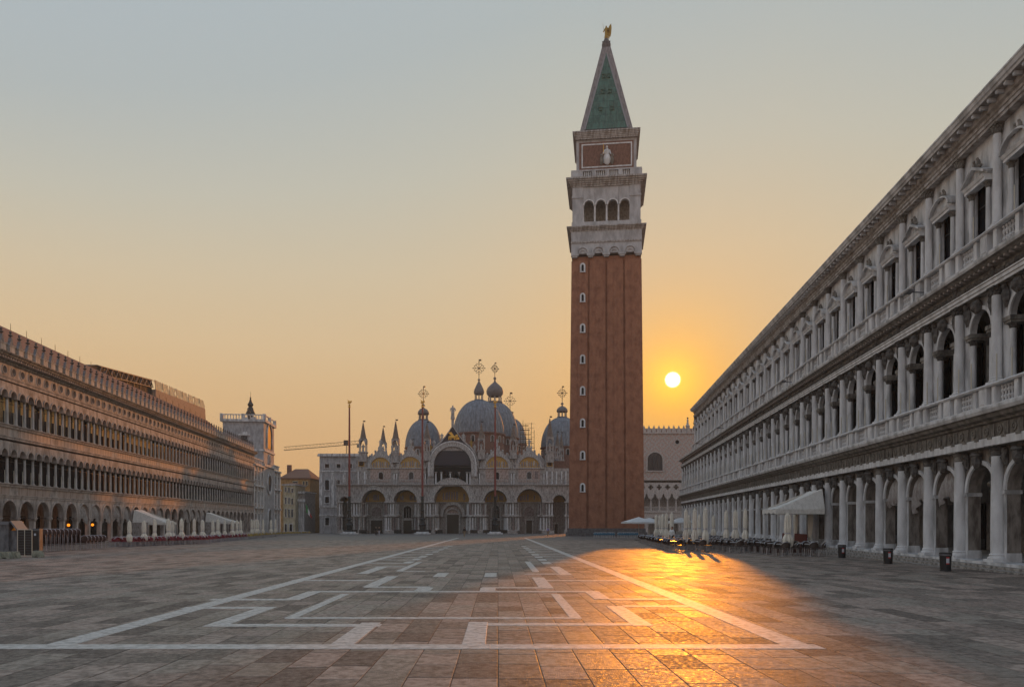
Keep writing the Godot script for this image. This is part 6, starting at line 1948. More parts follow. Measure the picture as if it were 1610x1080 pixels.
# ---------------------------------------------------------------- things on the square
func flagpoles() -> void:
	var where := ["left of the domed church's portals", "before the portal left of the main door", "before the portal right of the main door"]
	var k := 0
	for px in [549.0, 664.0, 778.5]:
		var Z := 190.0
		var o := thing("flagpole", "tall red flagpole with gilded tip " + where[k], "flagpole", on_ground(px, Z), Basis(), "flagpoles before the church")
		part(o, "stone_step", MB.new().box(-1.9, 1.9, -0.1, 0.28, -1.9, 1.9).box(-1.4, 1.4, 0.28, 0.6, -1.4, 1.4), M.clean_stone)
		part(o, "bronze_pedestal", MB.new().lathe([[1.0, 0.6], [1.05, 0.9], [0.75, 1.1], [0.8, 2.0], [0.95, 2.3], [0.7, 2.6], [0.55, 3.4], [0.75, 3.7], [0.5, 4.0], [0.36, 5.6], [0.5, 5.9], [0.34, 6.1], [0.32, 9.0], [0.4, 9.2], [0.28, 9.4]], 12), M.bronze_dark)
		part(o, "pole", MB.new().lathe([[0.27, 9.3], [0.26, 20.0], [0.19, 31.4], [0.0, 31.4]], 10), M.red_pole)
		var f := part(o, "gilded_finial", MB.new().blob(Vector3(0, 31.7, 0), Vector3(0.32, 0.32, 0.32), 8).lathe([[0.1, 31.9], [0.3, 32.2], [0.12, 32.4]], 8), M.gold)
		part(f, "lion", MB.new().blob(Vector3(0, 32.75, 0), Vector3(0.5, 0.28, 0.2), 8, 0.15).blob(Vector3(0.42, 33.0, 0), Vector3(0.22, 0.24, 0.2), 7, 0.1).prism(PackedVector2Array([Vector2(-0.1, 32.8), Vector2(-0.6, 33.5), Vector2(0.1, 33.1)]), -0.06, 0.06), M.gold)
		k += 1


func closed_parasol_shape(h: float, fat: float, sd: int) -> Array:
	# folded canvas hanging in pleats round its pole, bulging low down, a strap at the waist
	var b := MB.new()
	var seg := 22
	var prof := [[0.02, 1.0], [0.06, 0.985], [0.05, 0.965], [0.115, 0.94], [0.135, 0.86], [0.15, 0.72], [0.15, 0.6], [0.135, 0.52], [0.125, 0.485], [0.19, 0.42], [0.235, 0.36], [0.205, 0.29], [0.12, 0.245]]
	var rows := []
	for p in prof:
		var row := []
		for k in seg:
			var a := TAU * k / seg
			var r: float = p[0] * fat * (1.0 + 0.20 * sin(a * 8.0 + p[1] * 3.0 + sd) + 0.10 * sin(a * 3.0 + sd * 2.0))
			var yy: float = p[1] * h - (0.08 * h * absf(sin(a * 2.0 + sd)) if p[1] < 0.3 else 0.0)
			row.append(Vector3(sin(a) * r, yy, cos(a) * r))
		rows.append(row)
	for i in rows.size() - 1:
		for k in seg:
			var j := (k + 1) % seg
			b.quad(rows[i + 1][k], rows[i + 1][j], rows[i][j], rows[i][k])
	var pole := MB.new().tube(Vector3(0, 0.03, 0), Vector3(0, h * 0.9, 0), 0.032, 0.032, 8)
	var base := MB.new().lathe([[0.3, 0.0], [0.3, 0.05], [0.08, 0.1], [0.05, 0.25], [0.0, 0.25]], 12)
	var strap := MB.new().lathe([[0.14 * fat, h * 0.5], [0.152 * fat, h * 0.505], [0.14 * fat, h * 0.525]], 12)
	return [b.mesh(), pole.mesh(), base.mesh(), strap.mesh()]


var parasol_kinds := []


func closed_parasol(label: String, at: Vector3, h: float, sd: int, group: String) -> void:
	if parasol_kinds.is_empty():
		for k in 4:
			parasol_kinds.append(closed_parasol_shape(3.0, [1.0, 1.15, 0.92, 1.25][k], k))
	var s: Array = parasol_kinds[sd % 4]
	var o := thing("closed_parasol", label, "parasol", at, turned(sd * 1.7) * Basis.from_scale(Vector3(1, h / 3.0, 1)), group)
	part(o, "canopy", s[0], M.canvas)
	part(o, "pole", s[1], M.steel_dull)
	part(o, "base", s[2], M.grey_sheet)
	part(o, "strap", s[3], M.white_weave)


func parasols() -> void:
	# by the south arcade: folded, from left to right
	var right := [[1032.0, 809.0], [1037.7, 810.0], [1042.2, 808.0], [1048.2, 806.0], [1056.7, 805.0], [1078.6, 800.0], [1083.6, 809.0], [1092.7, 798.5], [1100.0, 808.0], [1109.4, 797.0], [1122.3, 810.0], [1142.3, 802.0], [1156.7, 801.0], [1172.4, 799.0], [1239.0, 806.0]]
	for k in right.size():
		var r: Array = right[k]
		var Z: float = 1680.0 / (HOR - r[1] + 9.96)
		var h := 3.1
		if k == 14:
			Z = 47.0
			h = 2.6
		closed_parasol("folded cream parasol, %s from the bell tower along the right arcade" % ORD[k], on_ground(r[0], Z), h, k + 1, "folded parasols by the right arcade")
	var left := [[202.7, 818.0, 66], [225.7, 818.0, 69], [242.4, 815.5, 71], [264.0, 815.0, 73], [271.0, 818.0, 78], [284.5, 815.0, 76], [304.8, 815.0, 79], [317.5, 817.0, 82], [334.0, 818.0, 88], [342.0, 816.0, 90], [352.7, 817.0, 95], [365.0, 817.0, 99], [372.0, 817.0, 103], [378.0, 817.0, 108], [395.0, 816.0, 116], [398.5, 817.0, 124], [402.0, 816.0, 120], [405.0, 816.5, 126], [413.0, 816.0, 125], [425.5, 817.0, 136], [432.7, 816.0, 142]]
	for k in left.size():
		var r: Array = left[k]
		var Z: float = r[2]
		closed_parasol("folded cream parasol, %s from the left in the row before the gallery" % ORD[k], on_ground(r[0], Z), EYE + SLOPE * Z + (HOR - r[1]) / F * Z, k, "folded parasols before the gallery")
	# open white ones near the bell tower
	var open := [["open white parasol standing before the right foot of the bell tower", 1004.5, 100.0], ["open white parasol half hidden just behind the one by the bell tower", 1021.0, 108.0], ["open white parasol behind the folded ones, before the patterned palace", 1071.0, 106.0]]
	for q in open:
		var o := thing("open_parasol", q[0], "parasol", on_ground(q[1], q[2]), turned(0.1), "open white parasols")
		var b := MB.new()
		var e := [Vector3(-1.9, 2.35, 1.9), Vector3(1.9, 2.35, 1.9), Vector3(1.9, 2.35, -1.9), Vector3(-1.9, 2.35, -1.9)]
		for i in 4:
			var j := (i + 1) % 4
			var mid: Vector3 = (e[i] + e[j]) / 2 + Vector3(0, 0.04, 0)
			b.tri(e[i], mid, Vector3(0, 3.05, 0))
			b.tri(mid, e[j], Vector3(0, 3.05, 0))
			b.quad(e[i] + Vector3(0, -0.16, 0), e[j] + Vector3(0, -0.16, 0), e[j], e[i])
		part(o, "canopy", b, M.white_canvas)
		part(o, "pole", MB.new().tube(Vector3(0, 0, 0), Vector3(0, 3.1, 0), 0.04, 0.04, 8), M.rod)
		part(o, "base", MB.new().box(-0.4, 0.4, 0, 0.08, -0.4, 0.4), M.grey_sheet)
		for i in 4:
			part(o, "rib", MB.new().tube(Vector3(0, 2.9, 0), e[i] + Vector3(0, -0.02, 0), 0.02, 0.015, 4), M.rod)


func awning(called: String, label: String, t: Transform3D, w: float, out: float, y_back: float, y_front: float, drop: float, side: float, m: Material) -> Node3D:
	# a sloping canvas roof from the arcade out over the tables; local x along the wall, z outwards
	var o := thing(called, label, "awning", t.origin, t.basis)
	var b := MB.new()
	var n := 10
	for i in n:
		for j in 6:
			var p := []
			for q in [[0, 0], [1, 0], [1, 1], [0, 1]]:
				var u := float(i + q[0]) / n
				var v := float(j + q[1]) / 6.0
				p.append(Vector3(lerpf(-w / 2, w / 2, u) * lerpf(0.72, 1.0, v), lerpf(y_back, y_front, v) - 0.16 * sin(PI * v) - 0.03 * sin(u * PI * 4.0), out * v))
			b.quad(p[3], p[2], p[1], p[0])
	# cheeks
	for s in [-1.0, 1.0]:
		b.tri(Vector3(s * w * 0.36, y_back, 0), Vector3(s * w * 0.5, y_front, out), Vector3(s * w * 0.5, y_front, 0.0))
	part(o, "roof_canvas", b, m)
	var v := MB.new()
	var k := 24
	for i in k:
		var x0 := lerpf(-w / 2, w / 2, float(i) / k)
		var x1 := lerpf(-w / 2, w / 2, float(i + 1) / k)
		var z0 := out + 0.03 * sin(i * 1.3)
		var z1 := out + 0.03 * sin((i + 1) * 1.3)
		v.quad(Vector3(x0, y_front - drop * (0.85 + 0.15 * sin(i * 0.9)), z0), Vector3(x1, y_front - drop * (0.85 + 0.15 * sin((i + 1) * 0.9)), z1), Vector3(x1, y_front, z1), Vector3(x0, y_front, z0))
	for s in [-1.0, 1.0]:
		for i in 12:
			var za := out * i / 12.0
			var zb := out * (i + 1) / 12.0
			v.quad(Vector3(s * w / 2, y_front - drop, za), Vector3(s * w / 2, y_front - drop, zb), Vector3(s * w / 2, y_front, zb), Vector3(s * w / 2, y_front, za))
	part(o, "valance", v, m)
	for s in [-1.0, 1.0]:
		part(o, "post", MB.new().tube(Vector3(s * w * 0.48, side, out - 0.15), Vector3(s * w * 0.48, y_front, out - 0.15), 0.04, 0.04, 6), M.white_paint)
	return o


func tied_curtain(o: Node, x: float, z: float, y0: float, y1: float, w: float, m: Material) -> void:
	# a side curtain drawn in and tied at two thirds of its height
	var b := MB.new()
	var nx := 14
	var ny := 12
	var rows := []
	for j in ny + 1:
		var s := float(j) / ny
		var row := []
		var half := w / 2 * (0.28 + 0.72 * pow(absf(s - 0.32) / 0.68, 0.8))
		for i in nx + 1:
			var u := float(i) / nx
			row.append(Vector3(x + lerpf(-half, half, u), lerpf(y0, y1, s), z + 0.05 * sin(u * 22.0) + 0.03 * sin(u * 9.0 + s * 4.0)))
		rows.append(row)
	for j in ny:
		for i in nx:
			b.quad(rows[j][i], rows[j][i + 1], rows[j + 1][i + 1], rows[j + 1][i])
	part(o, "tied_curtain", b, m)


func awnings() -> void:
	var ex := Vector3(-0.1, 0, 1).normalized()
	var ez := Vector3(-1, 0, -0.1).normalized()
	var g := gy(-53.0)
	var t := Transform3D(Basis(ex, Vector3.UP, ez), Vector3(16.3 + 0.1 * 53.4 - 0.35, 0, -53.4))
	var o := awning("canvas_awning", "cream canvas tent awning over a bandstand at the right arcade", t, 4.1, 3.2, 3.85, 2.5, 0.34, g, M.awning_canvas)
	part(o, "bandstand_deck", MB.new().box(-2.5, 2.5, g - 0.1, g + 0.35, 0.2, 3.2), M.brown_weave)
	part(o, "red_screen", MB.new().box(-0.6, 2.2, g + 0.35, g + 1.25, 1.2, 1.3), M.red_screen)
	part(o, "red_screen", MB.new().box(-2.4, -1.2, g + 0.35, g + 1.25, 1.6, 1.7), M.red_screen)
	tied_curtain(o, 2.3, 2.4, g + 0.2, 2.2, 1.7, M.drape)
	tied_curtain(o, -2.2, 0.8, g + 0.2, 2.4, 1.5, M.canvas)
	tied_curtain(o, 0.4, 0.5, g + 0.2, 2.4, 1.6, M.canvas)
	# leafy boxes before the bandstand
	for k in 5:
		var at: Vector3 = t * Vector3(-2.6 + k * 1.25, 0, 3.9)
		var pl := thing("planter_box", "low box of green plants, %s along the bandstand front" % ORD[k], "planter", Vector3(at.x, gy(at.z), at.z), Basis(ex, Vector3.UP, ez), "leafy boxes at the bandstand")
		part(pl, "trough", MB.new().box(-0.55, 0.55, 0, 0.38, -0.2, 0.2), M.brown_weave)
		part(pl, "leaves", leaf_clump(0.55, 0.26, 0.24, k), M.leaf, Vector3(0, 0.5, 0))
	var lx := Vector3(-0.1125, 0, -1).normalized()
	var lz := Vector3(1, 0, -0.1125).normalized()
	for q in [[97.5, 4.0, "nearer white canvas awning standing out from the gallery arcade"], [129.0, 4.6, "farther white canvas awning standing out from the gallery arcade"]]:
		var Z: float = q[0]
		var tt := Transform3D(Basis(lx, Vector3.UP, lz), Vector3(-37.0 - 0.1125 * Z + 0.2, 0, -Z))
		var a := awning("gallery_awning", q[2], tt, 4.2, q[1], 3.1, 1.5, 0.3, gy(-Z), M.awning_canvas)
		part(a, "side_curtain", MB.new().box(-2.4, -2.36, gy(-Z), 1.5, 0.1, q[1] * 0.5), M.drape)
		part(a, "back_panel", MB.new().box(-1.6, 1.6, gy(-Z), gy(-Z) + 1.7, 0.3, 0.4), M.gold_panel)


func leaf_clump(rx: float, ry: float, rz: float, sd: int) -> MB:
	var b := MB.new()
	rng.seed = 900 + sd
	for k in 260:
		var d := Vector3(rng.randfn(), rng.randfn(), rng.randfn()).normalized() * pow(rng.randf(), 0.4)
		var p := Vector3(d.x * rx, d.y * ry, d.z * rz)
		var u := Vector3(rng.randfn(), rng.randfn(), rng.randfn()).normalized() * 0.05
		var v := u.cross(Vector3(rng.randfn(), rng.randfn(), rng.randfn())).normalized() * 0.03
		b.tri(p - u, p + v, p + u)
		b.tri(p - u, p + u, p - v)
	return b


# ---------------------------------------------------------------- café chairs and tables
func chair_parts() -> Dictionary:
	var d := {}
	d.seat = MB.new().box(-0.22, 0.22, 0.43, 0.46, -0.2, 0.22).mesh()
	var bk := MB.new()
	for i in 8:
		var a := lerpf(-1.15, 1.15, i / 8.0)
		var c := lerpf(-1.15, 1.15, (i + 1) / 8.0)
		var pa := Vector3(sin(a) * 0.27, 0, -cos(a) * 0.25 + 0.02)
		var pc := Vector3(sin(c) * 0.27, 0, -cos(c) * 0.25 + 0.02)
		var ta := 0.84 - 0.17 * pow(absf(a) / 1.15, 2.0)
		var tc := 0.84 - 0.17 * pow(absf(c) / 1.15, 2.0)
		bk.quad(pa + Vector3(0, 0.5, 0), pc + Vector3(0, 0.5, 0), pc * 1.06 + Vector3(0, tc, 0), pa * 1.06 + Vector3(0, ta, 0))
		bk.quad(pc * 0.93 + Vector3(0, 0.5, 0), pa * 0.93 + Vector3(0, 0.5, 0), pa + Vector3(0, ta, 0), pc + Vector3(0, tc, 0))
		bk.quad(pa * 1.06 + Vector3(0, ta, 0), pc * 1.06 + Vector3(0, tc, 0), pc + Vector3(0, tc, 0), pa + Vector3(0, ta, 0))
	d.back = bk.mesh()
	var legs := []
	for s in [[-1, 1], [1, 1], [-1, -1], [1, -1]]:
		legs.append(MB.new().tube(Vector3(s[0] * 0.2, 0.44, s[1] * 0.18), Vector3(s[0] * 0.23, 0.0, s[1] * 0.22), 0.014, 0.014, 5).mesh())
	d.legs = legs
	var rail := MB.new()
	for i in 8:
		var a := lerpf(-1.2, 1.2, i / 8.0)
		var c := lerpf(-1.2, 1.2, (i + 1) / 8.0)
		rail.tube(Vector3(sin(a) * 0.29, 0.85 - 0.17 * pow(absf(a) / 1.15, 2.0), -cos(a) * 0.27 + 0.02), Vector3(sin(c) * 0.29, 0.85 - 0.17 * pow(absf(c) / 1.15, 2.0), -cos(c) * 0.27 + 0.02), 0.022, 0.022, 5)
	d.rail = rail.mesh()
	return d


func make_chair(called: String, label: String, weave: Material, frame: Material, group: String) -> Node3D:
	var d: Dictionary = meshes.chair
	var o := thing(called, label, "chair", Vector3.ZERO, Basis(), group)
	part(o, "seat", d.seat, weave)
	part(o, "backrest", d.back, weave)
	part(o, "frame_rail", d.rail, frame)
	for l in d.legs:
		part(o, "leg", l, frame)
	return o


func make_table(called: String, label: String, group: String) -> Node3D:
	var o := thing(called, label, "table", Vector3.ZERO, Basis(), group)
	part(o, "table_top", MB.new().lathe([[0.0, 0.70], [0.34, 0.70], [0.35, 0.72], [0.34, 0.735], [0.0, 0.735]], 18), M.table_top)
	part(o, "stem", MB.new().tube(Vector3(0, 0.02, 0), Vector3(0, 0.71, 0), 0.03, 0.03, 7), M.steel)
	part(o, "foot", MB.new().lathe([[0.22, 0.0], [0.22, 0.02], [0.05, 0.06], [0.0, 0.06]], 12), M.steel)
	return o


func seating() -> void:
	meshes.chair = chair_parts()
	# south side: tables in rows parallel to the arcade, chairs round them
	var ex := Vector3(-0.1, 0, 1).normalized()
	var ez := Vector3(-1, 0, -0.1).normalized()
	var lab := "dark woven café chair among the tables along the right arcade"
	var tlab := "small round metal café table along the right arcade"
	var grp := "dark café chairs along the right arcade"
	var c0: Node3D
	var t0: Node3D
	rng.seed = 31
	var made := 0
	for row in 5:
		lab = "dark woven café chair, %s table row out from the right arcade" % ORD[row]
		tlab = "small round metal café table, %s row out from the right arcade" % ORD[row]
		var off := 3.2 + row * 1.75
		var za := 44.0 if row < 2 else (49.0 if row < 3 else 52.0)
		var zb := 92.0 - row * 1.0
		var z := za + rng.randf() * 0.6
		while z < zb and made < 285:
			var p := Vector3(16.3 + 0.1 * z, 0, -z) + ez * (off + rng.randf_range(-0.12, 0.12))
			if z < 57.5 and z > 49.5 and off < 4.6:
				z += 1.6
				continue
			p.y = gy(p.z) + 0.002
			if t0 == null:
				t0 = make_table("cafe_table", tlab, "café tables along the right arcade")
				t0.position = p
			else:
				copy(t0, "cafe_table", tlab, p)
			var turn := rng.randf_range(-0.25, 0.25)
			for q in [0.0, PI] if z > 66.0 else [0.0, PI, PI / 2]:
				var a: float = q + turn + 0.1
				var cp := p + Vector3(sin(a), 0, cos(a)) * (0.62 + rng.randf_range(-0.06, 0.1))
				cp.y = gy(cp.z) + 0.002
				made += 1
				if c0 == null:
					c0 = make_chair("cafe_chair", lab, M.wicker, M.steel, grp)
					c0.position = cp
					c0.rotation.y = a + PI
				else:
					copy(c0, "cafe_chair", lab, cp, a + PI)
			z += 1.75 + rng.randf_range(-0.15, 0.25)
	# blue chairs at the foot of the bell tower
	var bl := "blue café chair in the row at the foot of the bell tower"
	var b0 := make_chair("blue_chair", bl, M.blue_weave, M.white_paint, "blue chairs at the bell tower")
	var bn := 0
	for k in 20:
		for r in 2:
			if k in [9, 10]:
				continue
			var Z := 124.0 - r * 1.2
			var at := on_ground(936.0 + k * 3.4 + r * 1.5, Z)
			at.y += 0.002
			if bn == 0:
				b0.position = at
			else:
				copy(b0, "blue_chair", bl, at, rng.randf_range(-0.3, 0.3) + (PI if r else 0.0))
			bn += 1
	# north side: red and white chairs, then yellow ones farther along
	var line := [[190.0, 66.0], [317.0, 78.0], [385.0, 106.0], [450.0, 156.0], [488.0, 170.0]]
	var kinds := [["red_chair", "red and white woven café chair in the rows before the gallery", M.red_weave, "red café chairs before the gallery"], ["yellow_chair", "yellow woven café chair beyond the red ones, toward the clock tower", M.yellow_weave, "yellow café chairs toward the clock tower"]]
	var first := [null, null]
	var table1: Node3D
	for row in 3:
		kinds[0][1] = "red and white woven café chair, %s row from the open square, before the gallery" % ORD[row]
		kinds[1][1] = "yellow woven café chair, %s row from the open square, toward the clock tower" % ORD[row]
		var px := 186.0 + row * 3.0
		while px < 486.0:
			var Z := 66.0
			for i in line.size() - 1:
				if px >= line[i][0]:
					Z = lerpf(line[i][1], line[i + 1][1], clampf((px - line[i][0]) / (line[i + 1][0] - line[i][0]), 0, 1))
			Z += row * 1.9
			var p := on_ground(px - row * 2.0, Z)
			p.y += 0.002
			var kd := 0 if px < 384.0 else 1
			if row < 2 or px < 384.0:
				for s in [-1.0, 1.0]:
					var a := rng.randf_range(-0.5, 0.5) + (PI / 2 if s > 0 else -PI / 2)
					var cp := p + Vector3(s * 0.55, 0, rng.randf_range(-0.3, 0.3))
					cp.y = gy(cp.z) + 0.002
					if first[kd] == null:
						first[kd] = make_chair(kinds[kd][0], kinds[kd][1], kinds[kd][2], M.white_weave, kinds[kd][3])
						first[kd].position = cp
						first[kd].rotation.y = a
					else:
						copy(first[kd], kinds[kd][0], kinds[kd][1], cp, a)
			if row == 1:
				if table1 == null:
					table1 = make_table("gallery_table", "small round café table among the chairs before the gallery", "café tables before the gallery")
					table1.position = p
				else:
					copy(table1, "gallery_table", "small round café table among the chairs before the gallery", p)
			px += 80.0 * 3.2 / Z * 1.9 if px < 384.0 else 4.6
	# stacked chairs at the near end of the gallery, brown and white
	var sl := "brown and white woven chair in the tall stacks at the gallery's near end"
	var s0 := make_chair("stacked_chair", sl, M.brown_weave, M.white_weave, "stacked chairs at the gallery")
	var n := 0
	var stacks := []
	for k in 9:
		stacks.append([67.0 + k * 6.6, 53.0 + k * 0.55])
	for k in 6:
		stacks.append([131.0 + k * 5.8, 58.0 + k * 0.9])
	for q in stacks:
		sl = "brown and white woven chair in the %s stack from the works fence" % ORD[stacks.find(q)]
		if n == 0:
			s0.set_meta("label", sl)
		for i in (8 if q[0] < 126.0 else 3):
			var at := on_ground(q[0], q[1]) + Vector3(0.02 * i, 0.105 * i + 0.002, 0.035 * i)
			if n == 0:
				s0.position = at
				s0.rotation.y = 0.5
			else:
				copy(s0, "stacked_chair", sl, at, 0.5 + 0.2 * sin(q[0]))
			n += 1


# ---------------------------------------------------------------- bins, barriers, kiosk
func street_things() -> void:
	var labs := ["black litter bin with a red notice, the one nearest the café chairs", "black litter bin with a red notice, middle of the three by the steps", "black litter bin with a red notice, largest and closest of the three"]
	var k := 0
	for q in [[1324.5, 42.5, 0.72], [1397.0, 35.5, 0.74], [1487.5, 29.6, 0.72]]:
		var o := thing("litter_bin", labs[k], "bin", on_ground(q[0], q[1]), turned(0.35), "litter bins by the right arcade steps")
		part(o, "body", MB.new().lathe([[0.0, 0.0], [0.185, 0.0], [0.2, 0.02], [0.2, 0.05], [0.19, 0.06], [0.215, 0.64], [0.225, 0.65], [0.225, 0.71], [0.2, 0.72], [0.18, 0.66], [0.0, 0.64]], 20), M.plastic_black)
		part(o, "bag_rim", MB.new().lathe([[0.223, 0.60], [0.232, 0.61], [0.232, 0.66], [0.226, 0.665]], 20), M.grey_sheet)
		var nb := MB.new()
		var red := MB.new()
		for i in 4:
			var a := -0.75 + i * 0.13
			var b := a + 0.13
			nb.quad(Vector3(sin(a) * 0.217, 0.27, cos(a) * 0.217), Vector3(sin(b) * 0.217, 0.27, cos(b) * 0.217), Vector3(sin(b) * 0.217, 0.56, cos(b) * 0.217), Vector3(sin(a) * 0.217, 0.56, cos(a) * 0.217))
			for y in [[0.27, 0.32], [0.50, 0.56]]:
				red.quad(Vector3(sin(a) * 0.22, y[0], cos(a) * 0.22), Vector3(sin(b) * 0.22, y[0], cos(b) * 0.22), Vector3(sin(b) * 0.22, y[1], cos(b) * 0.22), Vector3(sin(a) * 0.22, y[1], cos(a) * 0.22))
		var nt := part(o, "notice", nb, M.notice)
		part(nt, "notice_border", red, M.red_paint)
		k += 1
	# works compound at the left edge: hut, hatch roof, mesh fence panels, cabinet, concrete blocks
	var Z := 47.0
	var h := thing("works_hut", "grey sheet metal hut with an open hatch roof at the left edge", "hut", on_ground(0.0, Z), turned(0.12))
	part(h, "body", MB.new().box(-2.6, 0.45, 0, 1.85, -1.6, 0.0), M.grey_sheet)
	part(h, "roof_edge", MB.new().box(-2.7, 0.5, 1.85, 2.05, -1.7, 0.1), M.steel_dull)
	part(h, "hatch", MB.new().prism(PackedVector2Array([Vector2(0.5, 2.05), Vector2(0.95, 1.45), Vector2(1.02, 1.48), Vector2(0.58, 2.1)]), -1.3, 0.0), M.steel_dull)
	part(h, "hatch_frame", MB.new().box(-0.25, 0.55, 2.0, 2.06, -1.3, 0.02), M.steel_dull)
	part(h, "side_panel", MB.new().box(0.45, 0.85, 0, 1.5, -1.5, -0.2), M.grey_sheet)
	for i in 3:
		part(h, "door_rail", MB.new().box(-1.6 + i * 0.7, -1.56 + i * 0.7, 0.1, 1.7, 0.0, 0.04), M.steel_dull)
	var fl := ["mesh fence panel standing next to the works hut", "mesh fence panel next to the grey cabinet, right of its twin"]
	for i in 2:
		var f := thing("fence_panel", fl[i], "fence", on_ground(32.5 + i * 11.0, 44.0), turned(0.1), "fence panels of the works")
		var w := 0.2
		for s in [-1.0, 1.0]:
			part(f, "post", MB.new().tube(Vector3(s * w, 0, 0), Vector3(s * w, 1.58, 0), 0.02, 0.02, 6), M.rod)
		for y in [0.05, 1.56]:
			part(f, "rail", MB.new().tube(Vector3(-w, y, 0), Vector3(w, y, 0), 0.018, 0.018, 6), M.rod)
		part(f, "sheeting", MB.new().box(-w, w, 0.08, 1.54, -0.02, -0.005), M.shelter_dark)
		for j in 9:
			part(f, "wire", MB.new().tube(Vector3(-w, 0.2 + j * 0.15, 0.01), Vector3(w, 0.2 + j * 0.15, 0.01), 0.006, 0.006, 4), M.steel_dull)
	var c := thing("electric_cabinet", "dark grey cabinet with a small white notice beside the fence panels", "cabinet", on_ground(54.0, 45.5), turned(0.1))
	part(c, "body", MB.new().box(-0.22, 0.25, 0, 1.62, -0.4, 0.0), M.grey_sheet)
	part(c, "door", MB.new().box(-0.18, 0.2, 0.1, 1.5, 0.0, 0.025), M.shelter_dark)
	part(c, "notice", MB.new().box(-0.04, 0.07, 1.2, 1.33, 0.025, 0.032), M.notice)
	var bl := ["leftmost concrete block at the foot of the works hut", "middle concrete block at the foot of the works hut", "concrete block touching the first fence panel", "greenish concrete block before the grey cabinet"]
	var bx := [[-5.0, 41.2], [8.0, 41.4], [20.5, 41.8], [58.0, 43.2]]
	for i in 4:
		var o := thing("concrete_block", bl[i], "block", on_ground(bx[i][0], bx[i][1]), turned(0.1), "concrete blocks of the works")
		part(o, "block_body", MB.new().prism(PackedVector2Array([Vector2(-0.26, 0.0), Vector2(-0.1, 0.0), Vector2(-0.1, 0.05), Vector2(0.06, 0.05), Vector2(0.06, 0.0), Vector2(0.24, 0.0), Vector2(0.24, 0.06), Vector2(0.14, 0.37), Vector2(-0.22, 0.37)]), -0.3, 0.1), M.concrete)
		part(o, "lifting_loop", MB.new().tube(Vector3(-0.06, 0.37, -0.1), Vector3(0.02, 0.37 + 0.03, -0.1), 0.012, 0.012, 5), M.dark_iron)
	# low barriers round the poles and before the church
	var gl := "low dark railing before the church portals, %s from the left"
	var gx := [556.0, 570.0, 625.0, 652.0, 672.0, 690.0, 745.0, 765.0, 792.0]
	for i in gx.size():
		var o := thing("low_railing", gl % ORD[i], "railing", on_ground(gx[i], 194.0), Basis(), "low railings before the church")
		for s in [-0.9, 0.0, 0.9]:
			part(o, "post", MB.new().tube(Vector3(s, 0, 0), Vector3(s, 1.1, 0), 0.05, 0.05, 5), M.dark_iron)
		part(o, "panel", MB.new().box(-0.9, 0.9, 0.2, 1.05, -0.02, 0.02), M.shelter_dark)


# ---------------------------------------------------------------- people: one skin over a skeleton of tapered bones
func bone(p: Vector3, a: Vector3, b: Vector3, ra: float, rb: float) -> float:
	var ab := b - a
	var t := clampf((p - a).dot(ab) / maxf(ab.length_squared(), 1e-9), 0.0, 1.0)
	return p.distance_to(a + ab * t) - lerpf(ra, rb, t)


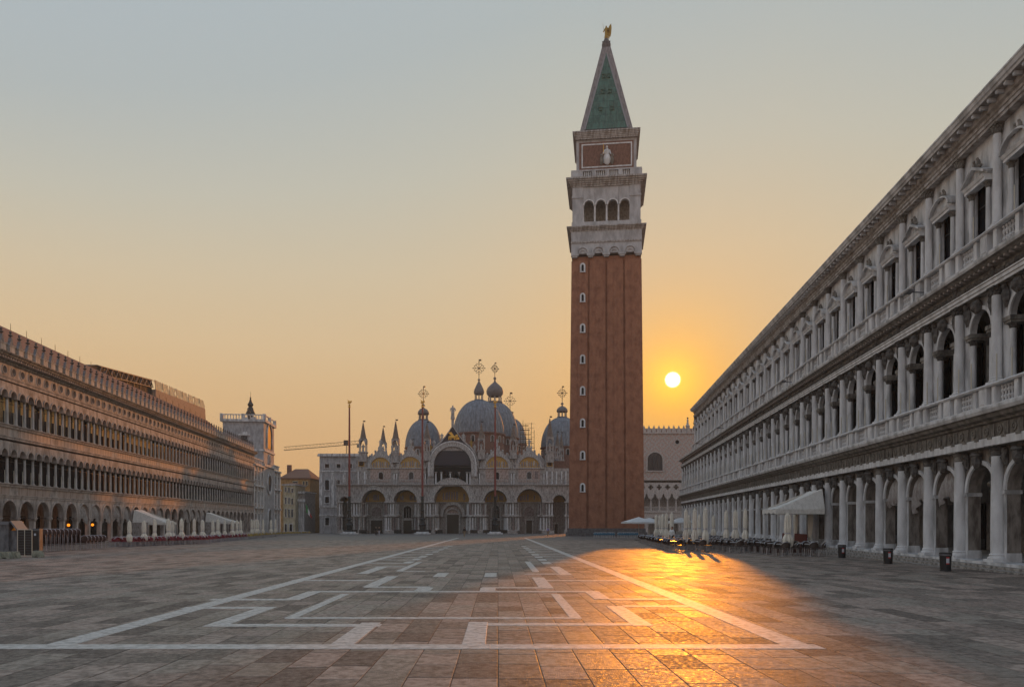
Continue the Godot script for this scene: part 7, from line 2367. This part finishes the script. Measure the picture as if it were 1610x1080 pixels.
func skin(bones: Array, cell: float, k: float) -> MB:
	# surface nets over the smooth union of the bones
	var lo := Vector3(9, 9, 9)
	var hi := -lo
	for b in bones:
		var r: float = maxf(b[2], b[3]) + 2.5 * cell
		for q in [b[0], b[1]]:
			lo = lo.min(q - Vector3(r, r, r))
			hi = hi.max(q + Vector3(r, r, r))
	var n := Vector3i(((hi - lo) / cell).ceil()) + Vector3i.ONE
	var field := PackedFloat32Array()
	field.resize(n.x * n.y * n.z)
	field.fill(1.0)
	for b in bones:
		var r: float = maxf(b[2], b[3]) + 2.2 * cell
		var l: Vector3 = (b[0] as Vector3).min(b[1]) - Vector3(r, r, r)
		var h: Vector3 = (b[0] as Vector3).max(b[1]) + Vector3(r, r, r)
		var i0 := Vector3i(((l - lo) / cell).floor()).clamp(Vector3i.ZERO, n - Vector3i.ONE)
		var i1 := Vector3i(((h - lo) / cell).ceil()).clamp(Vector3i.ZERO, n - Vector3i.ONE)
		for z in range(i0.z, i1.z + 1):
			for y in range(i0.y, i1.y + 1):
				for x in range(i0.x, i1.x + 1):
					var at := x + n.x * (y + n.y * z)
					var d := bone(lo + Vector3(x, y, z) * cell, b[0], b[1], b[2], b[3])
					var e := field[at]
					var m := maxf(k - absf(d - e), 0.0) / k
					field[at] = minf(d, e) - m * m * k * 0.25
	var ids := {}
	var pts := []
	var m := MB.new()
	for z in n.z - 1:
		for y in n.y - 1:
			for x in n.x - 1:
				var sum := Vector3.ZERO
				var c := 0
				var base := x + n.x * (y + n.y * z)
				var inside := 0
				var vals := []
				for q in 8:
					var f := field[base + (q & 1) + n.x * ((q >> 1) & 1) + n.x * n.y * (q >> 2)]
					vals.append(f)
					if f < 0.0:
						inside += 1
				if inside == 0 or inside == 8:
					continue
				for e in [[0, 1], [2, 3], [4, 5], [6, 7], [0, 2], [1, 3], [4, 6], [5, 7], [0, 4], [1, 5], [2, 6], [3, 7]]:
					var fa: float = vals[e[0]]
					var fb: float = vals[e[1]]
					if (fa < 0.0) != (fb < 0.0):
						var t := fa / (fa - fb)
						var pa := Vector3(e[0] & 1, (e[0] >> 1) & 1, e[0] >> 2)
						var pb := Vector3(e[1] & 1, (e[1] >> 1) & 1, e[1] >> 2)
						sum += pa.lerp(pb, t)
						c += 1
				ids[base] = pts.size()
				pts.append(lo + (Vector3(x, y, z) + sum / c) * cell)
	var step := [1, n.x, n.x * n.y]
	for z in range(1, n.z - 1):
		for y in range(1, n.y - 1):
			for x in range(1, n.x - 1):
				var base := x + n.x * (y + n.y * z)
				var f0 := field[base]
				for a in 3:
					var f1 := field[base + step[a]]
					if (f0 < 0.0) == (f1 < 0.0):
						continue
					var u: int = step[(a + 1) % 3]
					var v: int = step[(a + 2) % 3]
					var q := [base - u - v, base - v, base, base - u]
					if not (ids.has(q[0]) and ids.has(q[1]) and ids.has(q[2]) and ids.has(q[3])):
						continue
					var w := [pts[ids[q[0]]], pts[ids[q[1]]], pts[ids[q[2]]], pts[ids[q[3]]]]
					if f0 < 0.0:
						m.quad(w[0], w[1], w[2], w[3])
					else:
						m.quad(w[3], w[2], w[1], w[0])
	return m


func person(label: String, at: Vector3, turn: float, pose: int, top: Material, low: Material, hair: Material, h: float = 1.74) -> void:
	var s := h / 1.74
	var stride := 0.12 if pose == 1 else 0.03
	var hip := Vector3(0, 0.92, 0)
	var chest := Vector3(0, 1.28, 0.02)
	var neck := Vector3(0, 1.47, 0.0)
	var head := Vector3(0, 1.61, 0.02)
	var bones := [[hip + Vector3(-0.07, 0, 0), hip + Vector3(0.07, 0, 0), 0.12, 0.12], [hip, chest, 0.125, 0.145], [chest + Vector3(-0.1, 0.08, 0), chest + Vector3(0.1, 0.08, 0), 0.095, 0.095], [chest, neck, 0.1, 0.055], [neck, head, 0.05, 0.075], [head, head + Vector3(0, 0.05, 0), 0.095, 0.098], [head + Vector3(0, -0.06, 0.05), head + Vector3(0, -0.02, 0.06), 0.045, 0.05], [head + Vector3(0, 0.0, 0.1), head + Vector3(0, -0.02, 0.115), 0.016, 0.02]]
	var trousers := []
	var shirt := [[chest + Vector3(-0.11, 0.08, 0), chest + Vector3(0.11, 0.08, 0), 0.112, 0.112], [hip + Vector3(0, 0.02, 0), chest, 0.15, 0.165]]
	for q in [-1.0, 1.0]:
		var hp := hip + Vector3(q * 0.09, -0.03, 0)
		var kn := Vector3(q * 0.1, 0.49, q * stride + 0.02)
		var an := Vector3(q * 0.1, 0.09, q * stride * 1.6 - 0.03)
		bones.append([hp, kn, 0.085, 0.058])
		bones.append([kn, an, 0.056, 0.036])
		bones.append([an + Vector3(0, -0.045, -0.03), an + Vector3(0, -0.06, 0.15), 0.036, 0.03])
		trousers.append([hp, kn, 0.102, 0.078])
		trousers.append([kn, an + Vector3(0, 0.03, 0), 0.076, 0.062])
		var sh := chest + Vector3(q * 0.19, 0.1, 0)
		var el := sh + Vector3(q * 0.05, -0.29, -0.02)
		var wr := el + Vector3(-q * 0.01, -0.25, 0.06)
		if pose == 2 and q > 0:
			el = sh + Vector3(q * 0.1, -0.24, 0.1)
			wr = el + Vector3(-q * 0.12, 0.1, 0.2)
		bones.append([sh, el, 0.05, 0.04])
		bones.append([el, wr, 0.038, 0.027])
		bones.append([wr, wr + (wr - el).normalized() * 0.08, 0.036, 0.03])
		for f in 4:
			var o := Vector3(0, 0, (f - 1.5) * 0.02)
			bones.append([wr + (wr - el).normalized() * 0.09 + o, wr + (wr - el).normalized() * (0.15 + 0.012 * (1.5 - absf(f - 1.5))) + o + Vector3(-q * 0.015, 0, 0), 0.0105, 0.009])
		bones.append([wr + (wr - el).normalized() * 0.03 + Vector3(0, 0, 0.03), wr + (wr - el).normalized() * 0.085 + Vector3(0, 0, 0.055), 0.0115, 0.0095])
		shirt.append([sh, el, 0.068, 0.058])
	trousers.append([hip + Vector3(-0.07, 0.02, 0), hip + Vector3(0.07, 0.02, 0), 0.142, 0.142])
	var o := thing("person", label, "person", at, turned(turn) * Basis.from_scale(Vector3(s, s, s)))
	part(o, "body", skin(bones, 0.022, 0.035), M.skin)
	part(o, "shirt", skin(shirt, 0.028, 0.05), top)
	part(o, "trousers", skin(trousers, 0.028, 0.05), low)
	part(o, "hair", MB.new().blob(head + Vector3(0, 0.055, -0.022), Vector3(0.106, 0.108, 0.112), 12), hair)
	if pose == 3:
		part(o, "backpack", MB.new().blob(chest + Vector3(0, -0.02, -0.24), Vector3(0.17, 0.24, 0.12), 10), M.plastic_black)


func people() -> void:
	var dark := flat(Color(0.02, 0.018, 0.016), 0.8)
	var tan := flat(Color(0.30, 0.22, 0.14), 0.8)
	var lilac := flat(Color(0.26, 0.22, 0.42), 0.8)
	person("person in a white shirt with a dark bag among the café tables", on_ground(1057.0, 64.0), -0.9, 3, M.white_paint, dark, dark)
	person("person in a dark jacket and pale hat at the church's leftmost door", on_ground(591.0, 157.0), 0.3, 0, dark, dark, M.blond)
	person("person in a dark top and pale trousers at the church's leftmost door", on_ground(595.8, 155.0), -0.2, 1, dark, M.white_weave, M.blond)
	person("person in dark shorts and top walking before the main church door", on_ground(730.0, 134.0), 2.9, 1, dark, tan, M.brown_weave)
	person("person in a lilac shirt near the church's right portals", on_ground(861.5, 152.0), 2.6, 2, lilac, tan, dark)
	person("person in a white top beside the middle flagpole", on_ground(686.0, 186.0), 0.5, 0, M.white_paint, dark, M.brown_weave)


func _ready() -> void:
	rng.seed = 4
	stage()
	materials()
	paving()
	south_arcade()
	north_arcade()
	bell_tower()
	far_palace()
	beyond()
	domed_church()
	flagpoles()
	parasols()
	awnings()
	seating()
	street_things()
	people()
